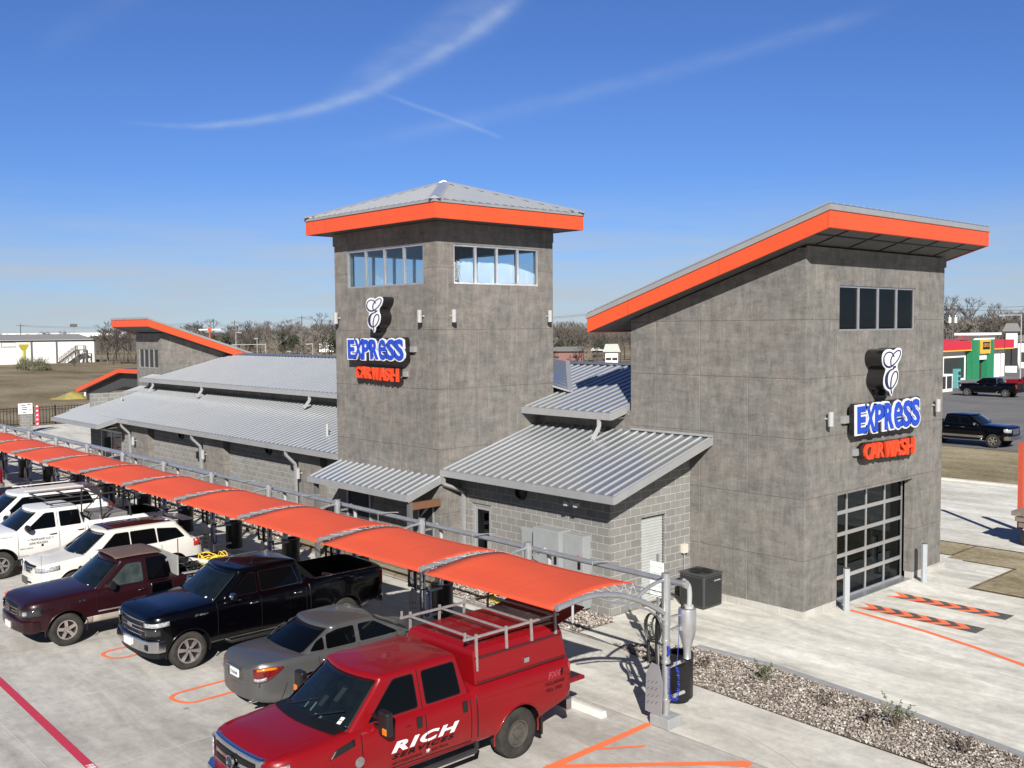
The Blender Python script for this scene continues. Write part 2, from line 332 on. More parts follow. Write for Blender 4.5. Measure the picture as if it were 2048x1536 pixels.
class MB:
    def __init__(s): s.v = []; s.f = []; s.m = []; s.cur = 0
    def add(s, vs, fs):
        b = len(s.v); s.v += [tuple(p) for p in vs]
        for f in fs: s.f.append([b+i for i in f]); s.m.append(s.cur)
        return s
    def box(s, x0, x1, y0, y1, z0, z1):
        v = [(x, y, z) for z in (z0, z1) for y in (y0, y1) for x in (x0, x1)]
        return s.add(v, [(0, 2, 3, 1), (4, 5, 7, 6), (0, 1, 5, 4), (2, 6, 7, 3), (0, 4, 6, 2), (1, 3, 7, 5)])
    def hexa(s, lo, hi):        # two quads (same winding, seen from above counterclockwise)
        v = list(lo)+list(hi)
        return s.add(v, [(3, 2, 1, 0), (4, 5, 6, 7)]+[(i, (i+1) % 4, (i+1) % 4+4, i+4) for i in range(4)])
    def prism(s, poly, fn0, fn1):   # poly of 2D pts; fn maps to 3D
        n = len(poly)
        a = [fn0(*p) for p in poly]; b = [fn1(*p) for p in poly]
        return s.add(a+b, [tuple(range(n))[::-1], tuple(range(n, 2*n))]+[(i, (i+1) % n, (i+1) % n+n, i+n) for i in range(n)])
    def frame_at(s, d):
        d = Vector(d).normalized(); u = Vector((0, 0, 1)) if abs(d.z) < .95 else Vector((1, 0, 0))
        a = d.cross(u).normalized(); return a, a.cross(d)
    def tube(s, pts, r, n=8, caps=True):
        pts = [Vector(p) for p in pts]; rings = []
        rr = r if isinstance(r, (list, tuple)) else [r]*len(pts)
        a = None
        for i, p in enumerate(pts):
            d = (pts[min(i+1, len(pts)-1)]-pts[max(i-1, 0)]).normalized()
            if a is None: a, b = s.frame_at(d)
            else:
                a = (a-d*a.dot(d)).normalized()
                b = a.cross(d)
            rings.append([p+(a*cos(2*pi*k/n)+b*sin(2*pi*k/n))*rr[i] for k in range(n)])
        vs = [q for R in rings for q in R]; fs = []
        for i in range(len(pts)-1):
            for k in range(n):
                fs.append((i*n+k, i*n+(k+1) % n, (i+1)*n+(k+1) % n, (i+1)*n+k))
        if caps: fs.append(tuple(range(n))[::-1]); fs.append(tuple((len(pts)-1)*n+k for k in range(n)))
        return s.add(vs, fs)
    def cyl(s, p0, p1, r, n=16, r1=None): return s.tube([p0, p1], [r, r if r1 is None else r1], n)
    def lathe(s, prof, c, axis='z', n=24, closed=False):
        vs = []; fs = []
        for (r, h) in prof:
            for k in range(n):
                a = 2*pi*k/n
                if axis == 'z': vs.append((c[0]+r*cos(a), c[1]+r*sin(a), c[2]+h))
                elif axis == 'y': vs.append((c[0]+r*cos(a), c[1]+h, c[2]+r*sin(a)))
                else: vs.append((c[0]+h, c[1]+r*cos(a), c[2]+r*sin(a)))
        m = len(prof)
        for i in range(m-1 if not closed else m):
            j = (i+1) % m
            for k in range(n): fs.append((i*n+k, i*n+(k+1) % n, j*n+(k+1) % n, j*n+k))
        if not closed:
            fs.append(tuple(range(n))[::-1]); fs.append(tuple((m-1)*n+k for k in range(n)))
        return s.add(vs, fs)
    def bar(s, p0, p1, w, h, up=(0, 0, 1)):
        p0 = Vector(p0); p1 = Vector(p1); d = (p1-p0).normalized(); up = Vector(up)
        a = d.cross(up)
        if a.length < .01: a = d.cross(Vector((1, 0, 0)))
        a.normalize(); b = a.cross(d).normalized()
        q = [(-1, -1), (1, -1), (1, 1), (-1, 1)]
        v = [p+a*(i*w/2)+b*(j*h/2) for p in (p0, p1) for i, j in q]
        return s.add(v, [(0, 1, 2, 3), (7, 6, 5, 4)]+[(i, i+4, (i+1) % 4+4, (i+1) % 4) for i in range(4)])
    def grid(s, rows):
        n = len(rows[0]); vs = [p for r in rows for p in r]
        return s.add(vs, [(i*n+k, i*n+k+1, (i+1)*n+k+1, (i+1)*n+k) for i in range(len(rows)-1) for k in range(n-1)])
    def sheet(s, poly, z):      # flat polygon from 2D points
        return s.add([(p[0], p[1], z) for p in poly], [tuple(range(len(poly)))])
    def build(s, name, m, parent=None, smooth=None, bevel=0., recalc=True, local=False, solid=0.):
        me = bpy.data.meshes.new(name)
        off = Vector((0, 0, 0))
        if parent is not None and not local: off = ORG.get(parent.name, off)
        vs = [(p[0]-off.x, p[1]-off.y, p[2]-off.z) for p in s.v]
        me.from_pydata(vs, [], s.f)
        for mm in (m if isinstance(m, (list, tuple)) else [m]): me.materials.append(mm)
        if max(s.m, default=0) > 0: me.polygons.foreach_set('material_index', s.m)
        if recalc:
            bm = bmesh.new(); bm.from_mesh(me); bmesh.ops.recalc_face_normals(bm, faces=bm.faces); bm.to_mesh(me); bm.free()
        if smooth is not None:
            me.shade_smooth(); me.set_sharp_from_angle(angle=radians(smooth))
        o = new_obj(name, me, parent); ORG[o.name] = off if parent is not None and not local else (ORG.get(parent.name, off) if parent is not None else off)
        if local: ORG[o.name] = Vector((0, 0, 0))
        if bevel:
            bv = o.modifiers.new('bevel', 'BEVEL'); bv.width = bevel; bv.segments = 2; bv.limit_method = 'ANGLE'; bv.angle_limit = radians(40)
            bv.harden_normals = False
        if solid:
            so = o.modifiers.new('solid', 'SOLIDIFY'); so.thickness = solid; so.offset = 0
        return o
def text_mesh(txt, size, offset=0., extrude=0., shear=0., sx=1., align='LEFT', spacing=1.):
    """flat or extruded lettering as (verts, faces) in the XY plane"""
    cu = bpy.data.curves.new('lettering', 'FONT'); cu.body = txt; cu.size = size; cu.offset = offset; cu.extrude = extrude
    cu.shear = shear; cu.align_x = align; cu.space_character = spacing; cu.resolution_u = 3
    o = bpy.data.objects.new('lettering', cu); COL.objects.link(o)
    bpy.context.view_layer.update()
    me = bpy.data.meshes.new_from_object(o.evaluated_get(bpy.context.evaluated_depsgraph_get()))
    vs = [(v.co.x*sx, v.co.y, v.co.z) for v in me.vertices]; fs = [tuple(p.vertices) for p in me.polygons]
    bpy.data.objects.remove(o); bpy.data.meshes.remove(me); bpy.data.curves.remove(cu)
    return vs, fs
def text_part(name, txt, fn, size, m, parent, local=False, **kw):
    vs, fs = text_mesh(txt, size, **kw)
    mb = MB(); mb.add([fn(*v) for v in vs], fs)
    return mb.build(name, m, parent, local=local, recalc=kw.get('extrude', 0) > 0)
def copy_tree(o, parent=None):
    c = o.copy(); COL.objects.link(c); c.parent = parent
    for ch in list(o.children): copy_tree(ch, c)
    return c
ORDN = ['nearest', 'second', 'third', 'fourth', 'fifth', 'sixth', 'seventh', 'eighth', 'ninth', 'tenth', 'eleventh', 'twelfth', 'thirteenth', 'fourteenth', 'fifteenth', 'sixteenth', 'seventeenth', 'eighteenth']

# ------------------------------------------------------------------ ground
def structure(name, mb, m, **kw): return tag(mb.build(name, m, **kw), kind='structure')
FIELD = field_mat('dry_winter_field', [(.40, (.085, .070, .046)), (.47, (.155, .125, .082)), (.53, (.21, .175, .12)), (.60, (.27, .235, .165))])
GRASSY = field_mat('dormant_lawn', [(.40, (.10, .085, .05)), (.47, (.20, .17, .105)), (.53, (.29, .25, .165)), (.61, (.42, .37, .26))], 3.)
ASPH = concrete_mat('grey_asphalt', (.135, .132, .128), None, .35, .3)
LOTC = concrete_mat('parking_concrete', (.365, .352, .325), [(1, 0, 13.93, .012), (0, 3.66, -9.35, .012), (1, 0, 5.2, .009)], .48, .9, .15)
WALKC = concrete_mat('walk_concrete', (.46, .445, .40), [(0, 3.66, -9.35, .012)], .42, .35, .2)
DRIVEC = concrete_mat('drive_concrete', (.50, .49, .44), [(0, 5.5, -8., .008)], .55, .7, 1.2)
def worn(m, base=(.36, .35, .32), th=.66):
    t = NT(m.node_tree); b = t.n['Principled BSDF']; src = b.inputs['Base Color'].links[0].from_socket; P = t.new('ShaderNodeNewGeometry').outputs['Position']
    k = t.new('ShaderNodeMapRange', inp={0: t.noise(P, 9., 9, .8), 1: th-.06, 2: th+.03, 3: 0., 4: .75}).outputs[0]
    t.l.new(t.mix(k, src, base), b.inputs['Base Color'])
for m_ in (LINE_O, LINE_K, MAGENTA): worn(m_)
def seams(m, step, w, f, axes=(0, 1)):
    t = NT(m.node_tree); b = t.n['Principled BSDF']; src = b.inputs['Base Color'].links[0].from_socket; s = t.new('ShaderNodeSeparateXYZ', inp={0: t.new('ShaderNodeNewGeometry').outputs['Position']}); acc = None
    for ax in axes:
        q = s.outputs[ax]; q = t.math('SUBTRACT', q, t.math('MULTIPLY', t.math('ROUND', t.math('DIVIDE', q, step)), step))
        k = t.new('ShaderNodeMapRange', inp={0: t.math('ABSOLUTE', q), 1: w, 2: w*.4, 3: 0., 4: f}).outputs[0]; acc = k if acc is None else t.math('MAXIMUM', acc, k)
    t.l.new(t.mix(acc, src, (.25, .03, .012)), b.inputs['Base Color'])
seams(ORANGE, 3.05, .012, .6)
seams(CANVAS, 3.66/2, .014, .35, (0,))
def wrinkle(m):
    t = NT(m.node_tree); b = t.n['Principled BSDF']; P = t.new('ShaderNodeNewGeometry').outputs['Position']
    h = t.math('ADD', t.noise(t.map(P, (1., 5., 1.)), 1.6, 4, .6), t.math('MULTIPLY', t.noise(t.map(P, (6., 1., 1.)), 2.2, 4, .6), .6))
    bn = t.new('ShaderNodeBump', inp={'Strength': .22, 'Distance': .05, 'Height': h}); t.l.new(bn.outputs[0], b.inputs['Normal'])
wrinkle(CANVAS)
structure('ground', MB().sheet([(-3000, -1500), (1500, -1500), (1500, 3500), (-3000, 3500)], -.02), FIELD)
lot = MB()
lot.sheet([(-140, -40), (30, -40), (30, 13.93), (-140, 13.93)], 0)
structure('parking_lot', lot, LOTC)
BED0 = [(-15.1, 16.9), (-12.4, 16.15), (-9.3, 16.0), (6, 15.6), (6, 17.1), (-6.2, 17.42), (-9.1, 17.95), (-11.6, 18.25), (-13.6, 18.15)]
walk = MB()
walk.sheet([(-78, 13.934), (30, 13.934), (30, 15.3), (6, 15.3), (-9.3, 15.99), (-12.4, 16.14), (-15.1, 16.9), (-15.9, 17.0), (-78, 17.0)], .004)
walk.sheet([(-78, 16.98), (-56, 16.98), (-56, 60), (-78, 60)], .004)
structure('walkway', walk, WALKC)
drive = MB()
drive.sheet([(-16.6, 16.98), (-15.1, 16.9), (-13.6, 18.15), (-11.6, 18.25), (-9.1, 17.95), (-6.2, 17.42), (6, 17.1), (30, 16.5), (30, 27.7), (-11.6, 27.6), (-11.6, 30.74), (-13.1, 30.74), (-13.1, 31.2), (-16.6, 31.2)], .004)
structure('driveway', drive, DRIVEC)
d2 = MB(); d2.sheet([(-60, 33.2), (30, 33.3), (30, 48.2), (-20, 46.35), (-60, 45.4)], .004)
structure('access_road', d2, DRIVEC)
cb = MB()
for a, b in (((-60, 45.4), (-20, 46.35)), ((-20, 46.35), (30, 48.2))): cb.bar((a[0], a[1]+.1, .03), (b[0], b[1]+.1, .03), .3, .12)
for i in range(len(BED0)-5):
    pass
structure('kerb', cb, WALKC)
kb = MB()
pts = [(-13.6, 18.15), (-11.6, 18.25), (-9.1, 17.95), (-6.2, 17.42), (6, 17.1)]
for a, b in zip(pts[:-1], pts[1:]): kb.bar((a[0], a[1]-.07, .03), (b[0], b[1]-.07, .03), .13, .09)
structure('planter_kerb', kb, CONCF)
lawn = MB()
lawn.sheet([(-11.5, 27.75), (30, 27.8), (30, 33.2), (-13.6, 33.1), (-13.6, 30.84), (-11.5, 30.84)], .006)
lawn.sheet([(-60, 45.55), (-20, 46.6), (30, 48.5), (30, 57.2), (-60, 60.6)], .006)
lawn.sheet([(-16.4, 31.3), (-13.7, 31.3), (-13.7, 33.1), (-60, 33.1), (-60, 31.3)], .006)
structure('lawn', lawn, GRASSY)
ap = MB(); ap.sheet([(-75, 61.4), (40, 57.2), (60, 150), (-45, 168), (-75, 165)], 0.)
structure('asphalt_forecourt', ap, ASPH)
rd = MB(); rd.sheet([(-75, 168), (-45, 172), (80, 150), (80, 159), (-40, 182), (-130, 186), (-130, 176)], 0.01)
structure('road', rd, ASPH)
dl = MB(); dl.sheet([(-82, -20), (-78, -20), (-78, 40), (-82, 40)], .002)
structure('kerb_strip', dl, WALKC)

# painted markings
def line(pts, w, z, m, name, label, cat):
    mb = MB(); n = len(pts); L = []; R = []
    for i, p in enumerate(pts):
        a = Vector(pts[max(i-1, 0)]); b = Vector(pts[min(i+1, n-1)]); d = (b-a).normalized(); nn = Vector((-d.y, d.x))
        L.append((p[0]+nn.x*w/2, p[1]+nn.y*w/2, z)); R.append((p[0]-nn.x*w/2, p[1]-nn.y*w/2, z))
    mb.grid([L, R]); o = mb.build(name, m)
    if cat: tag(o, label, cat)
    return o
line([(-40, 5.98), (-22.3, 5.85), (-17.4, 5.76), (-8, 5.6)], .16, .008, MAGENTA, 'fire_lane_line', 'dark red painted line crossing the concrete at the lower left corner', 'painted line')
vs, fs = text_mesh('FIRE LANE', .16, offset=.004)
mb = MB(); mb.add([(-16.95-v[1]*0+v[0], 5.70+v[1], .012) for v in vs], fs); fo = mb.build('painted_words', WHITE, recalc=False); tag(fo, 'small white words painted on the dark red line at the bottom edge', 'lettering')
for k in range(7):
    xc = -11.45-3.66*k
    tip = 8.05
    if k == 0:
        a_ = Vector((-11.60, 11.30)); b_ = Vector((-9.42, 13.82)); d_ = (b_-a_).normalized(); n_ = Vector((-d_.y, d_.x))*.07
        mb = MB(); mb.add([(-11.65, 13.95, .008), (-11.51, 13.95, .008), (-11.45, 11.25, .008), (-11.62, 11.18, .008)], [(0, 3, 2, 1)])
        mb.add([(*(a_-n_), .0095), (*(b_-n_+d_*.05), .0095), (*(b_+n_-d_*.05), .0095), (*(a_+n_), .0095)], [(0, 1, 2, 3)])
        mb.add([(-9.72, 13.35, .011), (-9.28, 13.72, .011), (-9.30, 13.90, .011), (-9.50, 13.86, .011)], [(0, 1, 2, 3)])
        tag(mb.build('stall_marking', LINE_O, recalc=False), 'orange bent stall marking beside the grey post footing', 'painted line')
        line([(-11.62, 12.25), (-11.0, 13.12)], .07, .012, LINE_O, 'stall_marking', 'short thin orange stroke branching off the bent stall marking', 'painted line')
        continue
    pts = [(xc-.36, 14)]
    pts += [(xc-.36, 9.6)]+[(xc-.36*cos(a)-.12*(1-abs(cos(a))), tip+.32-(.32+.0)*sin(a)) for a in [pi*i/14 for i in range(15)]]+[(xc+.36, 9.6), (xc+.36, 14)]
    o = line(pts, .09, .008, LINE_O, 'stall_marking', '%s orange hairpin stall line from the right, rounded tip to the drive' % (['first', 'second', 'third', 'fourth', 'fifth', 'sixth'][k-1]), 'painted line')
    o['group'] = 'orange hairpin stall lines'
line([(-12.75, 23.35), (-10.6, 22.98), (-9.3, 22.62), (-8.1, 22.17), (-7, 21.6), (-5, 20.2), (-2, 17.9)], .14, .010, LINE_O, 'guide_line', 'curved orange guide line on the drive by the garage door', 'painted line')
def arrows(x0, yc, n, nm, lab):
    a = MB(); w = .27
    for k in range(n*2):
        a.cur = k % 2
        x = x0+k*.235
        tipx = .30
        ex = .235+(tipx if k == n*2-1 else 0)
        a.add([(x+.0, yc-w, .010), (x+ex, yc-w, .010), (x+.235+tipx, yc, .010), (x+tipx, yc, .010)], [(0, 1, 2, 3)])
        a.add([(x+.0, yc+w, .010), (x+ex, yc+w, .010), (x+.235+tipx, yc, .010), (x+tipx, yc, .010)], [(3, 2, 1, 0)])
    tag(a.build(nm, [LINE_O, LINE_K], recalc=False), lab, 'painted arrow', 'chevron strips in front of the garage door')
arrows(-12.85, 23.95, 6, 'chevron_strip', 'orange and black chevron strip nearer the curved orange line')
arrows(-12.8, 25.55, 6, 'chevron_strip', 'orange and black chevron strip farther from the curved orange line')

# ------------------------------------------------------------------ building helpers
def ribbed_roof(name, parent, P00, P10, P11, P01, pitch=.305, thick=.05, ribh=.034, m=None, ribw=.065, lab=None):
    """metal sheet on the quad P00-P10 (eave) P01-P11 (top); ribs run eave->top"""
    P00, P10, P11, P01 = map(Vector, (P00, P10, P11, P01))
    nrm = (P10-P00).cross(P01-P00).normalized()
    if nrm.z < 0: nrm = -nrm
    mb = MB(); q = [P00, P10, P11, P01]
    mb.hexa([p-nrm*thick for p in q], q)
    mb.cur = 1; L = (P10-P00).length; n = max(2, int(L/pitch)); e = (P10-P00)/L
    for i in range(n+1):
        f = i/n
        a = P00.lerp(P10, f); b = P01.lerp(P11, f)
        if i == 0: a = a+e*ribw*.5; b = b+e*ribw*.5
        if i == n: a = a-e*ribw*.5; b = b-e*ribw*.5
        c = ribw*.3
        lo = [a-e*ribw*.5, a+e*ribw*.5, b+e*ribw*.5, b-e*ribw*.5]
        hi = [a-e*c+nrm*ribh, a+e*c+nrm*ribh, b+e*c+nrm*ribh, b-e*c+nrm*ribh]
        lo = [p-nrm*.004 for p in lo]
        mb.hexa(lo, hi)
    return mb.build(name, [m or ROOF, RIB_LIT], parent)
def wall_x(mb, y0, y1, z0, z1, x0, x1, holes):   # wall with thickness x0..x1, rectangular holes (ya,yb,za,zb) sorted
    hs = sorted(holes); y = y0
    for (a, b, c, d) in hs:
        mb.box(x0, x1, y, a, z0, z1); mb.box(x0, x1, a, b, z0, c) if c > z0+.001 else None; mb.box(x0, x1, a, b, d, z1); y = b
    mb.box(x0, x1, y, y1, z0, z1)
def wall_y(mb, x0, x1, z0, z1, y0, y1, holes):
    hs = sorted(holes); x = x0
    for (a, b, c, d) in hs:
        mb.box(x, a, y0, y1, z0, z1); mb.box(a, b, y0, y1, z0, c) if c > z0+.001 else None; mb.box(a, b, y0, y1, d, z1); x = b
    mb.box(x, x1, y0, y1, z0, z1)
def window_x(parent, X, y0, y1, z0, z1, n, glass, facing=1, name='window', dep=.08):
    f = MB(); w = .05
    f.box(X-dep, X, y0, y1, z0, z0+w); f.box(X-dep, X, y0, y1, z1-w, z1)
    f.box(X-dep, X, y0, y0+w, z0+w, z1-w); f.box(X-dep, X, y1-w, y1, z0+w, z1-w)
    for i in range(1, n):
        y = y0+(y1-y0)*i/n; f.box(X-dep, X, y-.04, y+.04, z0+w, z1-w)
    o = f.build(name, ALU, parent, bevel=.004)
    for i in range(n):
        a = y0+(y1-y0)*i/n+(w if i == 0 else .04); b = y0+(y1-y0)*(i+1)/n-(w if i == n-1 else .04)
        g = MB().box(X-dep*.55, X-dep*.45, a, b, z0+w, z1-w); g.build('pane', glass, o)
    return o
def window_y(parent, Y, x0, x1, z0, z1, n, glass, name='window', dep=.08):
    f = MB(); w = .05
    f.box(x0, x1, Y, Y+dep, z0, z0+w); f.box(x0, x1, Y, Y+dep, z1-w, z1)
    f.box(x0, x0+w, Y, Y+dep, z0+w, z1-w); f.box(x1-w, x1, Y, Y+dep, z0+w, z1-w)
    for i in range(1, n):
        x = x0+(x1-x0)*i/n; f.box(x-.04, x+.04, Y, Y+dep, z0+w, z1-w)
    o = f.build(name, ALU, parent, bevel=.004)
    for i in range(n):
        a = x0+(x1-x0)*i/n+(w if i == 0 else .04); b = x0+(x1-x0)*(i+1)/n-(w if i == n-1 else .04)
        g = MB().box(a, b, Y+dep*.45, Y+dep*.55, z0+w, z1-w); g.build('pane', glass, o)
    return o
def downspout(parent, pts, m=None):
    mb = MB()
    for a, b in zip(pts[:-1], pts[1:]): mb.bar(a, b, .085, .085, (0.01, 1, .02))
    return mb.build('downspout', m or TRIM, parent)
def wall_light(px, py, pz, nrm, label):
    n = Vector(nrm); c = Vector((px, py, pz))+n*.16
    t = thing('wall_light', label, 'light fixture', (px, py, pz), 0, 'cylinder wall lights')
    MB().cyl(Vector((px, py, pz)), c, .028, 10).add([], []).build('bracket', WHITEP, t, smooth=40)
    mb = MB(); mb.lathe([(.060, -.185), (.072, -.18), (.072, .18), (.060, .185)], c, n=20)
    mb.build('housing', WHITEP, t, smooth=40)
    mb = MB(); mb.lathe([(.055, -.187), (.055, -.183)], c, n=16); mb.build('lens', GLASSD, t)
    return t

# ================================================================== THE CAR WASH BUILDING
BLD = thing('car_wash_building', 'long grey car wash building with metal roofs, block walls and orange trimmed towers', 'building', (-30, 22, 0))
# ---- middle tower
XL, XT, YT, YB, ZS = -27.94, -22.56, 17.74, 22.4, 10.38
tw = MB(); th = .22
wl = (-27.2, -23.2, 8.60, 9.77); wr = (18.36, 21.76, 8.60, 9.74)
wall_y(tw, XL, XT, 0, ZS, YT, YT+th, [(-27.0, -25.95, 0, 2.15), wl][1:])
wall_y(tw, XL, XT, 0, ZS, YB-th, YB, [wl])
wall_x(tw, YT+th, YB-th, 0, ZS, XT-th, XT, [wr])
wall_x(tw, YT+th, YB-th, 0, ZS, XL, XL+th, [wr])
T1 = tw.build('tower_wall', STUCCO_T, BLD)
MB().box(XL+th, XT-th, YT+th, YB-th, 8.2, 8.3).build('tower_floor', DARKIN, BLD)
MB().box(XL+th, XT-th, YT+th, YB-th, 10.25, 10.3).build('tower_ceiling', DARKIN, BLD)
bd = MB()
bd.box(XL-.035, XT+.035, YT-.035, YT, 9.98, ZS-.02); bd.box(XT, XT+.035, YT, YB, 9.98, ZS-.02); bd.box(XL-.035, XL, YT, YB, 9.98, ZS-.02)
bd.build('cornice_band', STUCCO_T, BLD)
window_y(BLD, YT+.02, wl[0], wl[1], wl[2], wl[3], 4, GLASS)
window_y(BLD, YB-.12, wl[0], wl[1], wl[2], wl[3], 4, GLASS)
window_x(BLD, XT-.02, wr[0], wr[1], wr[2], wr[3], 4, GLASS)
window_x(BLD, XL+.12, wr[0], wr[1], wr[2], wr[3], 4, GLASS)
# hip roof
fx0, fx1, fy0, fy1 = -28.62, -21.82, 17.10, 23.05
fz0, fz1 = 10.36, 10.80
fa = MB(); tk = .05
fa.box(fx0, fx1, fy0, fy0+tk, fz0, fz1); fa.box(fx0, fx1, fy1-tk, fy1, fz0, fz1); fa.box(fx0, fx0+tk, fy0+tk, fy1-tk, fz0, fz1); fa.box(fx1-tk, fx1, fy0+tk, fy1-tk, fz0, fz1)
fa.build('fascia', ORANGE, BLD)
MB().box(fx0+tk, fx1-tk, fy0+tk, fy1-tk, fz0+.02, fz0+.06).build('soffit', SOFFIT, BLD)
dr = MB(); e = .03
dr.box(fx0-e, fx1+e, fy0-e, fy1+e, fz1, fz1+.07); dr.build('roof_edge_trim', TRIM, BLD)
A = Vector((-25.15, 20.1, 11.93)); zb = fz1+.075
cn = [Vector((fx0-e, fy0-e, zb)), Vector((fx1+e, fy0-e, zb)), Vector((fx1+e, fy1+e, zb)), Vector((fx0-e, fy1+e, zb))]
hr = MB()
for i in range(4):
    a, b = cn[i], cn[(i+1) % 4]
    hr.cur = 0; hr.add([a, b, A], [(0, 1, 2)]); hr.cur = 1
    L = (b-a).length; n = int(L/.305); ed = (b-a)/L; fp = (A-a).dot(ed)
    foot = a+ed*fp; up = (A-foot); nr = ed.cross(up).normalized()
    if nr.z < 0: nr = -nr
    for k in range(1, n):
        s_ = L*k/n; frac = (s_/fp) if s_ < fp else (L-s_)/(L-fp)
        p0 = a+ed*s_; p1 = p0+up*frac*.985
        w = .045
        hr.hexa([p0-ed*w/2, p0+ed*w/2, p1+ed*w/2, p1-ed*w/2], [p+nr*.05 for p in (p0-ed*w*.3, p0+ed*w*.3, p1+ed*w*.3, p1-ed*w*.3)])
hr.build('hip_roof', [ROOF, RIB_LIT], BLD, recalc=True)
hc = MB()
for c in cn:
    d = (A-c).normalized(); side = d.cross(Vector((0, 0, 1))).normalized(); upn = side.cross(d)
    if upn.z < 0: upn = -upn
    w = .17
    lo0 = c+d*.02; lo1 = A+d*.05
    hc.add([lo0-side*w+upn*.0, lo0+upn*.085, lo0+side*w, lo1-side*w, lo1+upn*.085, lo1+side*w], [(0, 1, 4, 3), (1, 2, 5, 4), (0, 3, 5, 2), (0, 2, 1), (3, 4, 5)])
hc.build('hip_cap', RIB_LIT, BLD)
# dark door recess and doors under the small canopy
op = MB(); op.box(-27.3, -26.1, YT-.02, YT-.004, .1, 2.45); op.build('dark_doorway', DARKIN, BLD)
f = MB(); f.box(-26.1, -26.02, YT-.06, YT-.004, .1, 2.45); f.box(-27.38, -27.3, YT-.06, YT-.004, .1, 2.45); f.box(-27.38, -26.02, YT-.06, YT-.004, 2.45, 2.53); f.build('doorway_frame', TRIM, BLD)
dd = MB(); dd.box(-23.5, -22.85, YT-.03, YT-.004, .9, 2.1); dd.build('side_window', DARKIN, BLD)
f = MB(); f.box(-23.56, -22.79, YT-.05, YT-.03, .84, .9); f.box(-23.56, -22.79, YT-.05, YT-.03, 2.1, 2.16); f.box(-23.56, -23.5, YT-.05, YT-.03, .9, 2.1); f.box(-22.85, -22.79, YT-.05, YT-.03, .9, 2.1); f.build('window_frame', TRIM, BLD)
# small canopy
ribbed_roof('canopy_roof', BLD, (-27.75, 16.55, 2.62), (-22.5, 16.55, 2.62), (-22.5, 17.73, 3.02), (-27.75, 17.73, 3.02), .31)
tr = MB(); tr.box(-27.78, -22.46, 16.46, 16.55, 2.45, 2.62); tr.hexa([(-22.5, 16.55, 2.41), (-22.46, 16.55, 2.41), (-22.46, 17.73, 2.83), (-22.5, 17.73, 2.83)], [(-22.5, 16.55, 2.625), (-22.46, 16.55, 2.625), (-22.46, 17.73, 3.03), (-22.5, 17.73, 3.03)])
tr.hexa([(-27.78, 16.55, 2.41), (-27.74, 16.55, 2.41), (-27.74, 17.73, 2.83), (-27.78, 17.73, 2.83)], [(-27.78, 16.55, 2.625), (-27.74, 16.55, 2.625), (-27.74, 17.73, 3.03), (-27.78, 17.73, 3.03)])
tr.build('canopy_trim', TRIM, BLD)
MB().box(-22.62, -22.5, 16.6, 16.72, 0, 2.45).build('canopy_post', SOFFIT, BLD)
MB().box(-27.6, -27.48, 16.6, 16.72, 0, 2.45).build('canopy_post', SOFFIT, BLD)
MB().box(-22.60, -22.50, 16.72, 17.72, 2.18, 2.38).build('timber_beam', WOODB, BLD)
# ---- right block wing under the lean-to roof
YC = 18.5; XC = -16.63; YR = 21.73
cw = MB()
dr_h = (-22.02, -21.18, 0, 2.25)
wall_y(cw, XT, XC-.2, 0, 3.3, YC, YC+.2, [dr_h])
ru = (19.7, 20.7, 0, 2.35)
wall_x(cw, YC, YR, 0, 3.0, XC-.2, XC, [ru])
cw.prism([(YC, 3.0), (YR, 3.0), (YR, 4.18), (YC, 3.26)], lambda a, b: (XC-.2, a, b), lambda a, b: (XC, a, b))
cw.build('block_wall', BLOCK, BLD)
r0 = (-22.55, 17.86, 3.22); r1 = (-15.92, 17.86, 3.22); r2 = (-15.92, 21.72, 4.33); r3 = (-22.55, 21.72, 4.33)
ribbed_roof('lean_to_roof', BLD, r0, r1, r2, r3, .315)
tr = MB(); tr.box(-22.55, -15.86, 17.74, 17.86, 3.04, 3.215)
def rake(mb, x, y0, z0, y1, z1, h=.2, w=.06):
    mb.hexa([(x, y0, z0-h), (x+w, y0, z0-h), (x+w, y1, z1-h), (x, y1, z1-h)], [(x, y0, z0), (x+w, y0, z0), (x+w, y1, z1), (x, y1, z1)])
rake(tr, -15.92, 17.861, 3.245, 21.72, 4.355)
tr.box(-18.7, -15.86, 21.66, 21.72, 4.36, 4.42)
tr.build('gutter', TRIM, BLD)
sf = MB(); sf.hexa([(-22.5, 17.88, 3.02), (-15.93, 17.88, 3.02), (-15.93, 21.7, 4.12), (-22.5, 21.7, 4.12)], [(-22.5, 17.88, 3.06), (-15.93, 17.88, 3.06), (-15.93, 21.7, 4.16), (-22.5, 21.7, 4.16)])
sf.build('soffit', SOFFIT, BLD)
downspout(BLD, [(-22.45, 17.80, 3.06), (-22.45, 17.80, 2.8), (-22.3, 18.42, 2.55), (-22.3, 18.42, .05)])
# entry door
d = MB(); d.box(-22.02, -21.95, YC+.05, YC+.12, 0, 2.25); d.box(-21.25, -21.18, YC+.05, YC+.12, 0, 2.25); d.box(-21.95, -21.25, YC+.05, YC+.12, 2.17, 2.25)
dfr = d.build('door_frame', TRIM, BLD)
d = MB(); d.box(-21.95, -21.86, YC+.07, YC+.11, 0, 2.17); d.box(-21.34, -21.25, YC+.07, YC+.11, 0, 2.17); d.box(-21.86, -21.34, YC+.07, YC+.11, 2.07, 2.17); d.box(-21.86, -21.34, YC+.07, YC+.11, 0, .9)
dor = d.build('door', TRIM, BLD); MB().box(-21.86, -21.34, YC+.085, YC+.095, .9, 2.07).build('pane', GLASSD, dor)
MB().box(-21.38, -21.35, YC+.02, YC+.07, .95, 1.2).build('handle', ALU, dor)
MB().box(-22.3, -17, YC+.6, YC+.65, 0, 3).build('inner_partition', DARKIN, BLD)
